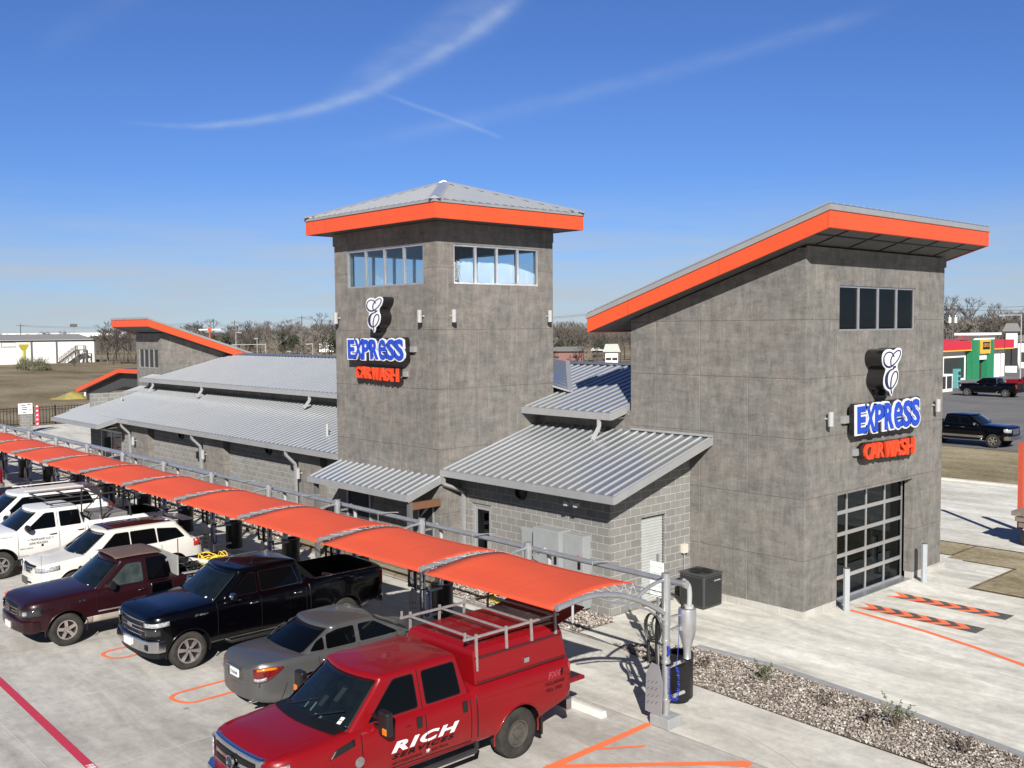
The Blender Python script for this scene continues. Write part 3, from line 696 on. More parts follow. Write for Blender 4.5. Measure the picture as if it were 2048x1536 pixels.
# roll-up door
s = MB(); n = 30
for i in range(n):
    z0 = .02+2.28*i/n; z1 = .02+2.28*(i+1)/n
    s.hexa([(XC-.16, 19.7, z0), (XC-.13, 19.7, z0), (XC-.13, 20.7, z0), (XC-.16, 20.7, z0)][::1], [(XC-.16, 19.7, z1), (XC-.095, 19.7, z1-.01), (XC-.095, 20.7, z1-.01), (XC-.16, 20.7, z1)])
s.build('roll_up_door', mat('pale_painted_steel', (.50, .52, .51), .5, .2), BLD)
MB().box(XC-.13, XC-.09, 20.69, 20.72, 0, 2.3).build('door_track', BLACKP, BLD)
# electric cabinets
EC = mat('grey_cabinet_enamel', (.25, .265, .27), .5)
def cabinet(x0, x1, z0, z1, dp, label, knob=None):
    t = thing('electric_cabinet', label, 'electrical cabinet', ((x0+x1)/2, YC, z0), 0, 'electric cabinets on the block wall')
    MB().box(x0, x1, YC-dp, YC-.003, z0, z1).build('housing', EC, t, bevel=.01)
    MB().box(x0+.04, x1-.04, YC-dp-.015, YC-dp-.001, z0+.04, z1-.04).build('door', EC, t, bevel=.004)
    if knob:
        MB().box(x1-.16, x1-.09, YC-dp-.05, YC-dp-.016, z0+.55*(z1-z0), z0+.68*(z1-z0)).build('handle', BLACKP, t)
        if knob == 'red': MB().lathe([(.03, 0), (.045, -.01), (.045, -.03), (.02, -.04)], (x1-.12, YC-dp-.05, z0+.72*(z1-z0)), 'y', 12).build('knob', mat('red_knob', (.5, .02, .03), .4), t)
cabinet(-19.80, -19.05, .35, 1.86, .12, 'flat grey electric panel nearest the entry door', 1)
cabinet(-19.02, -18.02, .12, 2.02, .42, 'large deep grey electric cabinet between two slimmer ones', 1)
cabinet(-18.0, -17.3, .10, 1.98, .28, 'slim grey electric cabinet with a red knob, nearest the wall corner', 'red')
# condenser
CG = mat('dark_grey_condenser_paint', (.040, .043, .044), .5)
t = thing('condenser_unit', 'dark grey air conditioner condenser unit standing between block wall and front tower', 'air conditioner', (-15.85, 21.0, 0))
b = MB(); x0, x1, y0, y1 = -16.12, -15.32, 20.62, 21.40
b.box(x0, x1, y0, y1, .03, .86); b.build('casing', CG, t, bevel=.03)
b = MB()
for i in range(15):
    z = .09+i*.05
    b.box(x0+.05, x1-.05, y0-.018, y0-.001, z, z+.026); b.box(x1+.001, x1+.018, y0+.05, y1-.05, z, z+.026)
b.build('louvre', mat('condenser_louvre', (.018, .02, .021), .5), t, bevel=.004)
b = MB(); b.box(x0-.02, x1+.02, y0-.02, y1+.02, .862, .90); b.build('top_cover', CG, t, bevel=.015)
cx, cy = (x0+x1)/2, (y0+y1)/2
b = MB(); b.lathe([(.31, .901), (.31, .906), (.12, .91)], (cx, cy, 0), n=28); b.build('fan_opening', BLACKP, t)
b = MB()
for i in range(1, 7): b.lathe([(.05*i, .917), (.05*i+.006, .917), (.05*i+.006, .923), (.05*i, .923)], (cx, cy, 0), n=28, closed=True)
for k in range(4): b.bar((cx-.3*cos(k*pi/4), cy-.3*sin(k*pi/4), .92), (cx+.3*cos(k*pi/4), cy+.3*sin(k*pi/4), .92), .008, .008)
b.build('fan_guard', BLACKP, t)
text_part('badge', 'GOODMAN', lambda a, b_, c: (x1+.021, y0+.40+a, .70+b_), .05, WHITE, t)
t = thing('meter_box', 'small cream service box on the block wall behind the condenser', 'box', (XC, 21.4, 1.1))
MB().box(XC+.002, XC+.12, 21.32, 21.52, 1.18, 1.42).build('housing', mat('cream_enamel', (.5, .48, .40), .6), t, bevel=.01)
MB().cyl((XC+.05, 21.42, 1.18), (XC+.05, 21.42, .1), .012, 8).build('conduit', TRIM, t)

# ---- clerestory and upper roofs
cl = MB(); cl.box(XT, -18.74, 21.74, 21.94, 3.2, 4.9); cl.box(-52.4, XL, 21.74, 21.94, 3.2, 4.9)
cl.build('clerestory_wall', STUCCO_T, BLD)
EY, EZ, RY, RZ = 21.12, 4.86, 25.7, 6.0
ribbed_roof('upper_roof', BLD, (XT+.01, EY, EZ), (-18.95, EY, EZ), (-18.95, RY, RZ), (XT+.01, RY, RZ), .31)
ribbed_roof('upper_roof', BLD, (-52.3, EY, EZ-.05), (XL-.01, EY, EZ-.05), (XL-.01, RY, RZ-.05), (-52.3, RY, RZ-.05), .31)
ribbed_roof('upper_roof', BLD, (XL, YB+.05, EZ+.30), (XT, YB+.05, EZ+.30), (XT, RY, RZ-.003), (XL, RY, RZ-.003), .31)
bk = MB(); bk.hexa([(-52.3, RY, RZ-.12), (-18.95, RY, RZ-.12), (-18.95, 30.5, 4.7), (-52.3, 30.5, 4.7)], [(-52.3, RY, RZ-.06), (-18.95, RY, RZ-.06), (-18.95, 30.5, 4.76), (-52.3, 30.5, 4.76)])
bk.build('rear_roof', ROOF, BLD)
rc = MB(); rc.add([(-52.3, RY-.16, RZ-.035), (-52.3, RY, RZ+.07), (-52.3, RY+.16, RZ-.035), (-18.95, RY-.16, RZ+.015), (-18.95, RY, RZ+.09), (-18.95, RY+.16, RZ+.015)], [(0, 1, 4, 3), (1, 2, 5, 4), (0, 3, 5, 2), (0, 2, 1), (3, 4, 5)])
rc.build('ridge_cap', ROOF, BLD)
# cricket behind the tower
vb = Vector((-22.01, 22.60, EZ+.2489*(22.6-EY)+.03)); vt2 = Vector((-25.1, RY-.05, 6.03)); ca = Vector((XT+.004, YB-.02, 5.42)); cb_ = Vector((-27.6, RY-.05, 6.30))
ribs = MB(); ribs.add([ca, vb, vt2, cb_], [(0, 1, 2), (0, 2, 3)])
for k in range(11):
    f = k/10
    a = ca.lerp(cb_, f); b = vb.lerp(vt2, f)
    ribs.bar(a+Vector((0, 0, .02)), b+Vector((0, 0, .02)), .06, .06)
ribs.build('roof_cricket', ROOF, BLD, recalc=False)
vf = MB(); vf.bar(vb+Vector((0, 0, .03)), vt2+Vector((0, 0, .05)), .16, .05); vf.bar(vb+Vector((0, 0, .03)), ca+Vector((0, 0, .02)), .10, .05); vf.build('valley_flashing', TRIM, BLD)
tr = MB(); tr.box(XT+.005, -18.89, 21.0, EY, EZ-.2, EZ-.005); rake(tr, -18.95, EY+.001, EZ+.02, RY, RZ+.02, .22)
tr.box(-52.36, XL-.005, 21.0, EY, EZ-.25, EZ-.055); rake(tr, -52.36, EY+.001, EZ-.03, RY, RZ-.03, .22)
tr.build('gutter', TRIM, BLD)
sf = MB(); sf.box(XT+.01, -18.96, 21.14, 21.73, EZ-.19, EZ-.15); sf.box(-52.3, XL-.01, 21.14, 21.73, EZ-.24, EZ-.2); sf.build('soffit', SOFFIT, BLD)
for x in (-19.35,): downspout(BLD, [(x, 21.05, EZ-.18), (x, 21.05, EZ-.42), (x-.02, 20.80, EZ-.78)], WHITEP)
for x in (-50.7, -45.0, -35.2): downspout(BLD, [(x, 21.05, EZ-.2), (x, 21.05, EZ-.42), (x-.02, 20.80, EZ-.72)], WHITEP)
# ---- main lower roof, left part
LX = -53.9
ribbed_roof('lower_roof', BLD, (LX, 17.86, 3.18), (XL-.01, 17.86, 3.18), (XL-.01, 21.73, 4.29), (LX, 21.73, 4.29), .31)
ribbed_roof('entry_roof', BLD, (-53.4, 16.95, 2.925), (-47.2, 16.95, 2.925), (-47.2, 17.855, 3.18), (-53.4, 17.855, 3.18), .31)
tr = MB(); tr.box(-47.1, XL-.005, 17.74, 17.86, 3.0, 3.17); tr.box(-53.45, -47.1, 16.83, 16.95, 2.75, 2.92); rake(tr, -47.2, 16.951, 2.95, 17.86, 3.20, .2, .1)
rake(tr, -53.96, 17.861, 3.20, 21.73, 4.31, .2); tr.box(-53.96, -53.4, 17.74, 17.86, 3.0, 3.17); rake(tr, -53.45, 16.951, 2.95, 17.74, 3.16, .2, .05)
tr.build('gutter', TRIM, BLD)
sf = MB(); sf.hexa([(-53.8, 17.88, 2.98), (XL-.02, 17.88, 2.98), (XL-.02, 18.5, 3.15), (-53.8, 18.5, 3.15)], [(-53.8, 17.88, 3.02), (XL-.02, 17.88, 3.02), (XL-.02, 18.5, 3.19), (-53.8, 18.5, 3.19)])
sf.box(-53.3, -47.25, 16.98, 17.85, 2.72, 2.76); sf.build('soffit', SOFFIT, BLD)
lw = MB(); lw.box(-52.4, XL, YC, YC+.2, 0, 3.25); lw.box(-52.6, -52.4, YC, 30, 0, 4.1); lw.box(-52.4, -19, 30, 30.2, 0, 4.7); lw.build('block_wall', BLOCK, BLD)
pl = MB()
for a, b in ((-46.5, -44.6), (-38.95, -37.15), (-31.3, -29.85)): MB().box(a, b, YC-.28, YC-.001, 0, 3.0).build('pilaster', STUCCO_T, BLD)
for x, q in ((-46.62, 'a'), (-39.1, 'b'), (-31.45, 'c')): downspout(BLD, [(x, 17.80, 3.02), (x, 17.80, 2.85), (x+.1, 18.12, 2.5), (x+.1, 18.16, .05)])
MB().cyl((-30.6, 19.0, 3.45), (-30.6, 19.0, 3.95), .05, 12).build('vent_pipe', WHITEP, BLD, smooth=40)
MB().cyl((-51.2, 19.6, 3.6), (-51.2, 19.6, 3.9), .05, 12).build('vent_pipe', WHITEP, BLD, smooth=40)
gd = MB(); gd.box(-51.0, -50.93, YC-.05, YC-.002, 0, 2.4); gd.box(-48.37, -48.3, YC-.05, YC-.002, 0, 2.4); gd.box(-50.93, -48.37, YC-.05, YC-.002, 2.32, 2.4); gd.box(-49.7, -49.6, YC-.05, YC-.002, 0, 2.32)
g = gd.build('glass_entry', ALU, BLD); MB().box(-50.93, -48.37, YC-.03, YC-.02, 0, 2.32).build('pane', mat('dark_shop_glass', (.03, .035, .04), .05), g)
ps = MB(); ps.box(-49.4, -49.0, YC-.04, YC-.031, 1.2, 1.8); ps.build('poster', mat('red_white_poster', (.5, .06, .05), .7, 0, (.7, .6, .6), 9), g)
vt = MB()
for x in (-41.6, -33.9, -19.9): vt.lathe([(.22, 0), (.22, -.05), (.15, -.09), (.15, -.02)], (x, YC-.002, 2.78), 'y', 20)
vt.build('round_vent', BLACKP, BLD, smooth=40)
b = MB(); b.box(-39.9, -39.55, YC-.16, YC-.002, 1.9, 2.2); b.build('bird_box', BLACKP, BLD)

# ---- front tower with the garage door
RX0, RX1, RY0, RY1 = -18.73, -13.14, 21.73, 29.30
SL = .3143
def rz(x, base=9.57): return base-SL*(-12.15-x)
ft = MB(); hd = (23.33, 27.5, 0, 2.92); hw = (23.32, 27.48, 7.15, 8.32)
# front wall pieces
x0, x1 = RX1-.25, RX1
for (ya, yb, za, zb) in ((RY0, 23.33, .2, 9.2), (27.5, RY1, .2, 9.2), (23.33, 27.5, 2.92, 7.15), (23.33, 27.5, 8.32, 9.2)): ft.box(x0, x1, ya, yb, za, zb)
# sloped side walls
for ya, yb in ((RY0, RY0+.25), (RY1-.25, RY1)):
    ft.prism([(RX0, .2), (x0, .2), (x0, rz(x0)-.01), (RX0, rz(RX0)-.01)], lambda a, b, y=ya: (a, y, b), lambda a, b, y=yb: (a, y, b))
ft.box(RX0, RX0+.25, RY0+.25, RY1-.25, .2, rz(RX0)-.02)
ft.build('tower_wall', STUCCO_R, BLD)
for q in ((x0+.03, x1-.012, RY0+.012, 23.33, 0, .2), (x0+.03, x1-.012, 27.5, RY1-.012, 0, .2), (RX0, x0+.03, RY0+.012, RY0+.22, 0, .2), (x1-.012, x1+.05, 28.6, 29.5, 0, .17)): MB().box(*q).build('footing', SMOOTHB, BLD)
bd = MB(); bd.box(x1, x1+.04, RY0-.0, RY1+.03, 8.97, 9.24); bd.build('cornice_band', STUCCO_R, BLD)
window_x(BLD, RX1-.03, 23.32, 27.48, 7.15, 8.32, 4, GLASSD)
MB().box(RX0+.3, RX1-.3, RY0+.3, RY1-.3, 6.6, 6.7).build('tower_floor', DARKIN, BLD)
# wash tunnel interior: floor, back
MB().box(RX0+.3, RX1-.26, RY0+.26, RY1-.26, .0, .02).build('bay_floor', CONCF, BLD)
for q in (RY0+.25, RY1-.3): MB().box(RX0+.25, RX1-.5, q, q+.05, .02, 6.5).build('bay_wall', mat('bay_wall_panel', (.09, .095, .1), .6), BLD)
cv = MB()
for k in range(6): cv.box(-18.2+k*.9, -18.1+k*.9, 23.8, 26.9, .03, .09)
cv.box(-18.2, -13.6, 24.0, 24.12, .03, .12); cv.build('conveyor', STEEL, BLD)
# sectional glass garage door
DX = RX1-.36
g = MB(); Y0, Y1, Z0, Z1 = 23.33, 27.5, .03, 2.92
NC, NRW = 4, 5
for i in range(NC+1):
    y = Y0+(Y1-Y0)*i/NC; w = .035 if 0 < i < NC else .05
    g.box(DX, DX+.05, max(Y0, y-w), min(Y1, y+w), Z0, Z1)
gd = g.build('garage_door', ALU, BLD)
g = MB()
for j in range(NRW+1):
    z = Z0+(Z1-Z0)*j/NRW; w = .05
    g.box(DX+.003, DX+.055, Y0+.01, Y1-.01, max(Z0, z-w), min(Z1, z+w))
g.build('door_rail', ALU, gd)
MB().box(DX+.02, DX+.026, Y0+.05, Y1-.05, Z0+.05, Z1-.05).build('pane', GLASSD, gd)
MB().box(DX-.1, RX1-.0, Y0, Y1, -.002, .03).build('door_sill', STEEL, BLD)
# shed roof
ox0, ox1, oy0, oy1 = -19.85, -12.15, 21.10, 29.95
r = MB(); hO = .40
def slab(mb, xa, xb, ya, yb, zo0, zo1):
    mb.hexa([(xa, ya, rz(xa)+zo0), (xb, ya, rz(xb)+zo0), (xb, yb, rz(xb)+zo0), (xa, yb, rz(xa)+zo0)], [(xa, ya, rz(xa)+zo1), (xb, ya, rz(xb)+zo1), (xb, yb, rz(xb)+zo1), (xa, yb, rz(xa)+zo1)])
slab(r, ox0, ox1, oy0, oy0+.05, 0, hO); slab(r, ox0, ox1, oy1-.05, oy1, 0, hO)
slab(r, ox1-.05, ox1, oy0+.05, oy1-.05, 0, hO); slab(r, ox0, ox0+.05, oy0+.05, oy1-.05, 0, hO)
r.build('fascia', ORANGE, BLD)
r = MB(); slab(r, ox0+.05, ox1-.05, oy0+.05, oy1-.05, .03, .07); r.build('soffit', SOFFIT, BLD)
r = MB()
for x in (-12.9, -13.9, -14.9):
    pass
for y in (22.1, 23.7, 25.3, 26.9, 28.5): r.box(-12.25, -12.2, y, y+.02, 0, 0) if False else slab(r, -13.1, -12.2, y, y+.035, .005, .03)
slab(r, -12.6, -12.56, 21.2, 29.9, .005, .03)
r.build('soffit_joint', BLACKP, BLD)
r = MB(); slab(r, ox0-.03, ox1+.03, oy0-.03, oy1+.03, hO, hO+.13); r.build('roof_edge_trim', TRIM, BLD)
ribbed_roof('shed_roof', BLD, (ox0, oy0, rz(ox0)+hO+.17), (ox0, oy1, rz(ox0)+hO+.17), (ox1, oy1, rz(ox1)+hO+.17), (ox1, oy0, rz(ox1)+hO+.17), .31)
# ---- far tower at the other end
FX0, FX1, FY0, FY1 = -54.4, -51.15, 21.73, 29.0
def fz(y, base=7.53): return base-.334*(y-20.8)
f_ = MB(); f_.prism([(FX0, 0), (FX1, 0), (FX1, fz(FY0)), (FX0, fz(FY0))], lambda a, b: (a, FY0, b), lambda a, b: (a, FY0+.2, b))
f_.v = []; f_.f = []; f_.m = []
wall_y(f_, FX0, FX1, 0, fz(FY0)-.05, FY0, FY0+.2, [(-54.1, -51.55, 5.3, 6.35)])
for xa, xb in ((FX0, FX0+.2), (FX1-.2, FX1)):
    f_.prism([(FY0+.2, 0), (FY1, 0), (FY1, fz(FY1)), (FY0+.2, fz(FY0+.2)-.0)], lambda a, b, x=xa: (x, a, b), lambda a, b, x=xb: (x, a, b))
f_.build('far_tower_wall', STUCCO_T, BLD)
window_y(BLD, FY0+.03, -54.1, -51.55, 5.3, 6.35, 4, mat('dark_shop_glass', (.03, .035, .04), .05))
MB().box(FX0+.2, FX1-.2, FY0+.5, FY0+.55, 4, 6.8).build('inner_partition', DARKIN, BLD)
ax0, ax1, ay0, ay1 = -55.5, -50.5, 20.8, 30.2
def slab2(mb, xa, xb, ya, yb, zo0, zo1):
    mb.hexa([(xa, ya, fz(ya)+zo0), (xb, ya, fz(ya)+zo0), (xb, yb, fz(yb)+zo0), (xa, yb, fz(yb)+zo0)], [(xa, ya, fz(ya)+zo1), (xb, ya, fz(ya)+zo1), (xb, yb, fz(yb)+zo1), (xa, yb, fz(yb)+zo1)])
r = MB(); slab2(r, ax0, ax1, ay0, ay0+.05, 0, .36); slab2(r, ax1-.05, ax1, ay0+.05, ay1, 0, .36); slab2(r, ax0, ax0+.05, ay0+.05, ay1, 0, .36); r.build('fascia', ORANGE, BLD)
r = MB(); slab2(r, ax0+.05, ax1-.05, ay0+.05, ay1, .02, .06); r.build('soffit', SOFFIT, BLD)
r = MB(); slab2(r, ax0-.03, ax1+.03, ay0-.03, ay1, .36, .47); r.build('roof_edge_trim', TRIM, BLD)
# ---- low orange roof over the entry lane at the far end
t = thing('entry_lane_canopy', 'low dark canopy with bent orange roof edge beyond the far tower', 'canopy', (-58, 23, 0))
c = MB(); prof = [(-66.4, 3.36), (-59.2, 4.84), (-54.5, 4.88), (-54.5, 5.12), (-59.2, 5.08), (-66.4, 3.61)]
c.prism(prof, lambda a, b: (a, 22.5, b), lambda a, b: (a, 22.58, b)); c.build('fascia', ORANGE, t)
c = MB(); c.prism([(p[0], p[1]-(.0)) for p in prof], lambda a, b: (a, 22.582, b), lambda a, b: (a, 28.0, b)); c.build('roof', mat('dark_roof_deck', (.04, .04, .042), .7), t)
c = MB(); c.prism([(-65.6, 2.9), (-59.4, 4.0), (-54.5, 4.0), (-54.5, 4.86), (-59.2, 4.82), (-65.6, 3.50)], lambda a, b: (a, 22.9, b), lambda a, b: (a, 23.05, b)); c.build('gable_panel', mat('dark_roof_deck', (.04, .04, .042), .7), t)
for x, y, w in ((-63.9, 23.1, .4), (-59.2, 23.1, .55), (-63.9, 27.3, .4)): MB().box(x, x+w, y, y+w, 0, 3.6 if x < -60 else 4.4).build('column', BLACKP, t)
c = MB(); c.box(-62.6, -62.3, 23.2, 23.6, 0, 2.6); c.build('pay_station', WHITEP, t)
wb = MB(); wb.box(-69.5, -63.5, 30.2, 30.4, 0, 2.0); wb.build('side_wall', BLOCK, t)

# wall lights
wall_light(-27.67, YT, 7.66, (0, -1, 0), 'cylinder light at the left edge of the middle tower')
wall_light(-23.2, YT, 7.66, (0, -1, 0), 'cylinder light left of the near corner of the middle tower')
wall_light(XT, 18.22, 7.66, (1, 0, 0), 'cylinder light right of the near corner of the middle tower')
wall_light(XT, 22.11, 7.66, (1, 0, 0), 'cylinder light at the right edge of the middle tower')
wall_light(RX1, 22.68, 4.95, (1, 0, 0), 'cylinder light on the front tower left of the sign letters')
wall_light(RX1, 28.65, 4.95, (1, 0, 0), 'cylinder light on the front tower right of the sign letters')
wall_light(-45.92, YC-.28, 2.2, (0, -1, 0), 'cylinder light on the far pilaster of the long wall')
wall_light(-38.65, YC-.28, 2.2, (0, -1, 0), 'cylinder light on the middle pilaster of the long wall')
wall_light(-31.06, YC-.28, 2.2, (0, -1, 0), 'cylinder light on the pilaster next to the middle tower')
# flood light under the lean-to eave
t = thing('flood_light', 'small twin flood light under the lean-to eave corner', 'light fixture', (-17.6, 18.2, 2.85))
MB().box(-17.68, -17.5, 18.12, 18.2, 2.78, 2.9).box(-17.82, -17.7, 18.02, 18.14, 2.74, 2.86).box(-17.48, -17.36, 18.02, 18.14, 2.74, 2.86).build('lamp_head', WHITEP, t, bevel=.01)

# ================================================================== SIGNS
SB = mat('sign_blue', (.012, .055, .42), .4); SO = mat('sign_orange_red', (.66, .055, .014), .4); SW = mat('sign_white', (.62, .64, .66), .35)
SK = mat('sign_black_return', (.008, .008, .009), .18, coat=.3); NAVY = mat('sign_navy', (.015, .018, .07), .4)
def catmull(P, n=6, closed=False):
    out = []; m = len(P)
    rng = range(m) if closed else range(m-1)
    for i in rng:
        p0 = P[(i-1) % m] if closed or i > 0 else P[0]; p1 = P[i]; p2 = P[(i+1) % m]; p3 = P[(i+2) % m] if closed or i+2 < m else P[-1]
        for k in range(n):
            t = k/n; t2 = t*t; t3 = t2*t
            out.append(tuple(.5*(2*p1[j]+(-p0[j]+p2[j])*t+(2*p0[j]-5*p1[j]+4*p2[j]-p3[j])*t2+(-p0[j]+3*p1[j]-3*p2[j]+p3[j])*t3) for j in range(len(p1))))
    if not closed: out.append(tuple(P[-1]))
    return out
HULL = [(402, 235), (412, 170), (450, 130), (500, 122), (548, 138), (600, 112), (645, 122), (658, 170), (640, 240), (604, 300), (602, 345), (618, 395), (616, 460), (595, 530), (552, 580), (540, 628), (524, 655), (510, 632), (494, 600), (450, 572), (426, 520), (428, 440), (446, 380), (448, 345), (415, 305)]
EA = [(516, 318, 8), (511, 245, 9), (545, 182, 8), (600, 144, 6), (634, 152, 5), (634, 195, 5), (602, 250, 6), (552, 298, 9), (500, 324, 12), (455, 315, 13), (424, 275, 11), (420, 218, 8), (446, 172, 6), (495, 157, 5), (535, 178, 5), (553, 214, 6)]
EB = [(580, 326, 12), (548, 328, 11), (552, 344, 6), (528, 352, 8), (490, 372, 12), (458, 425, 20), (457, 505, 20), (488, 560, 13), (532, 562, 6), (578, 505, 5), (601, 440, 5), (594, 388, 5), (562, 382, 5), (530, 425, 7), (514, 495, 9), (514, 555, 8), (522, 610, 5), (525, 632, 2)]
LET = [('E', 122, 228, 752, 1046, -1), ('X', 228, 350, 755, 1040, 2), ('P', 348, 462, 748, 1052, 1), ('R', 474, 598, 745, 1044, -1), ('e', 604, 718, 745, 1052, 0), ('S', 728, 846, 742, 1052, 2), ('S', 850, 972, 738, 1055, -2)]
CWL = [('C', 234, 312, 1180, 1362, 0), ('A', 312, 384, 1178, 1360, -2), ('R', 386, 472, 1182, 1362, 1), ('W', 486, 604, 1188, 1378, 1), ('A', 604, 690, 1188, 1380, -1), ('S', 690, 768, 1190, 1384, 2), ('H', 776, 880, 1192, 1388, 0)]
def letters(lst, off, grow=0):
    V = []; F = []
    for ch, x0, x1, y0, y1, tilt in lst:
        vs, fs = text_mesh(ch, 1., offset=off*(.45 if ch == 'e' else 1))
        xs = [v[0] for v in vs]; ys = [v[1] for v in vs]; ax, bx, ay, by = min(xs), max(xs), min(ys), max(ys)
        b = len(V); cx, cy = (x0+x1)/2, (y0+y1)/2; ta = radians(tilt)
        for v in vs:
            x = (x0-grow)+(v[0]-ax)/(bx-ax)*(x1-x0+2*grow); y = (y1+grow)-(v[1]-ay)/(by-ay)*(y1-y0+2*grow)
            dx, dy = x-cx, y-cy
            V.append((cx+dx*cos(ta)-dy*sin(ta), cy+dx*sin(ta)+dy*cos(ta)))
        F += [tuple(b+i for i in f) for f in fs]
    return V, F
def flat(mb, V, F, fn, d): mb.add([fn(x, y, d) for x, y in V], F)
def extr(mb, V, F, fn, d0, d1):
    """solid letters: faces at both depths plus side walls along boundary edges"""
    n = len(V); base = [fn(x, y, d0) for x, y in V]+[fn(x, y, d1) for x, y in V]
    cnt = {}
    for f in F:
        for i in range(len(f)):
            e = (f[i], f[(i+1) % len(f)]); cnt[e] = cnt.get(e, 0)+1
    fs = [tuple(i+n for i in f) for f in F]+[tuple(f[::-1]) for f in F]
    for (a, b) in cnt:
        if (b, a) not in cnt: fs.append((a, b, b+n, a+n))
    mb.add(base, fs)
def sign_set(fnL, fnE, fnC, dL, dE, dC, where):
    # fn*(x,y,d): crop units -> place; d = distance from the wall
    t = thing('logo_sign', 'white script emblem on deep black box %s' % where, 'sign', fnL(530, 400, 0), 0, 'letter signs on the towers')
    hull = catmull(HULL, 4, True)
    mb = MB(); mb.prism(hull, lambda x, y: fnL(x, y, .0), lambda x, y: fnL(x, y, dL-.02)); mb.build('black_box', SK, t, smooth=50)
    mb = MB(); mb.prism(hull, lambda x, y: fnL(x, y, dL-.02), lambda x, y: fnL(x, y, dL)); mb.build('white_face', SW, t)
    mb = MB()
    for q, P in enumerate((EA, EB)):
        C = catmull(P, 6); Lp = []; Rp = []
        for i, p in enumerate(C):
            a = C[max(i-1, 0)]; b = C[min(i+1, len(C)-1)]; dx, dy = b[0]-a[0], b[1]-a[1]; l = math.hypot(dx, dy) or 1; w = max(p[2]*.95, 7.5)
            d = dL+.003+.0004*i/len(C)*4+q*.004
            Lp.append(fnL(p[0]-dy/l*w, p[1]+dx/l*w, d)); Rp.append(fnL(p[0]+dy/l*w, p[1]-dx/l*w, d))
        mb.grid([Lp, Rp])
    mb.build('script_letter', NAVY, t, recalc=False)
    t = thing('word_sign', 'blue EXPRESS letters with white border %s' % where, 'sign', fnE(530, 900, 0), 0, 'letter signs on the towers')
    V0, F0 = letters(LET, .038, 0); V1, F1 = letters(LET, .085, 20)
    poly = catmull([(105, 735), (240, 728), (400, 722), (560, 722), (700, 720), (830, 720), (940, 712), (985, 735), (990, 900), (985, 1040), (930, 1075), (780, 1068), (640, 1070), (560, 1062), (380, 1070), (230, 1062), (112, 1068), (103, 900)], 5, True)
    mb = MB(); mb.prism(poly, lambda x, y: fnE(x, y, dE*.35), lambda x, y: fnE(x, y, dE-.055)); mb.build('black_box', SK, t, smooth=50)
    mb = MB(); mb.prism([(160, 850), (1050, 850), (1050, 930), (160, 930)], lambda x, y: fnE(x, y, .003), lambda x, y: fnE(x, y, dE*.35)); mb.build('raceway', TRIM, t)
    mb = MB(); extr(mb, V1, F1, fnE, dE-.054, dE-.02); mb.build('white_border', SW, t, recalc=False)
    mb = MB(); extr(mb, V0, F0, fnE, dE-.019, dE); mb.build('lettering', SB, t, recalc=False)
    t = thing('word_sign', 'small orange CAR WASH letters %s' % where, 'sign', fnC(530, 1280, 0), 0, 'letter signs on the towers')
    poly = catmull([(225, 1172), (400, 1170), (600, 1178), (800, 1184), (890, 1186), (900, 1290), (895, 1395), (700, 1392), (480, 1388), (440, 1372), (240, 1370), (218, 1270)], 5, True)
    mb = MB(); mb.prism(poly, lambda x, y: fnC(x, y, dC*.4), lambda x, y: fnC(x, y, dC-.07)); mb.build('black_box', SK, t, smooth=50)
    mb = MB(); mb.prism([(260, 1230), (950, 1230), (950, 1310), (260, 1310)], lambda x, y: fnC(x, y, .003), lambda x, y: fnC(x, y, dC*.4)); mb.build('raceway', TRIM, t)
    V, F = letters(CWL, .028, 2)
    mb = MB(); extr(mb, V, F, fnC, dC-.069, dC); mb.build('lettering', SO, t, recalc=False)
def lin(x0, x1, a, b): return lambda x: a+(b-a)*(x-x0)/(x1-x0)
# middle tower (wall plane Y, faces -Y)
lx = lin(400, 658, -25.57, -24.67); lz = lin(112, 655, 8.27, 7.19)
ex = lin(110, 985, -26.83, -23.79); ez = lin(738, 1055, 7.00, 6.36)
cx_ = lin(230, 880, -26.48, -24.23); cz = lin(1180, 1388, 6.13, 5.72)
sign_set(lambda x, y, d: (lx(x), YT-d, lz(y)), lambda x, y, d: (ex(x), YT-d, ez(y)), lambda x, y, d: (cx_(x), YT-d, cz(y)), .42, .30, .24, 'on the middle tower')
# front tower (wall plane X, faces +X); left to right runs along +Y
lx2 = lin(400, 658, 24.63, 25.70); lz2 = lin(112, 655, 6.69, 5.42)
ex2 = lin(110, 985, 23.72, 27.29); ez2 = lin(738, 1055, 5.24, 4.48)
cx2 = lin(230, 880, 24.26, 27.04); cz2 = lin(1180, 1388, 4.18, 3.71)
# (side brackets reach towards the near corner here)
sign_set(lambda x, y, d: (RX1+d, lx2(x), lz2(y)), lambda x, y, d: (RX1+d, ex2(x if x < 1000 else 40), ez2(y)), lambda x, y, d: (RX1+d, cx2(x if x < 950 else 180), cz2(y)), .5, .30, .26, 'on the front tower above the garage door')

# bollards
for i, (x, y, w) in enumerate(((-12.80, 23.22, 'nearer'), (-12.74, 27.42, 'farther'))):
    t = thing('bollard', 'pale grey steel bollard at the %s side of the garage door' % w, 'bollard', (x, y, 0), 0, 'bollards at the garage door')
    mb = MB(); mb.lathe([(.085, 0), (.085, 1.08), (.082, 1.10)], (x, y, 0), n=8); mb.build('post', mat('pale_grey_paint', (.36, .39, .41), .45, .2, (.32, .35, .37), 8.), t)
    mb = MB(); mb.lathe([(.078, 1.101), (.078, 1.11), (.02, 1.13)], (x, y, 0), n=16); mb.build('cap', mat('rusty_cap', (.10, .075, .06), .8), t)

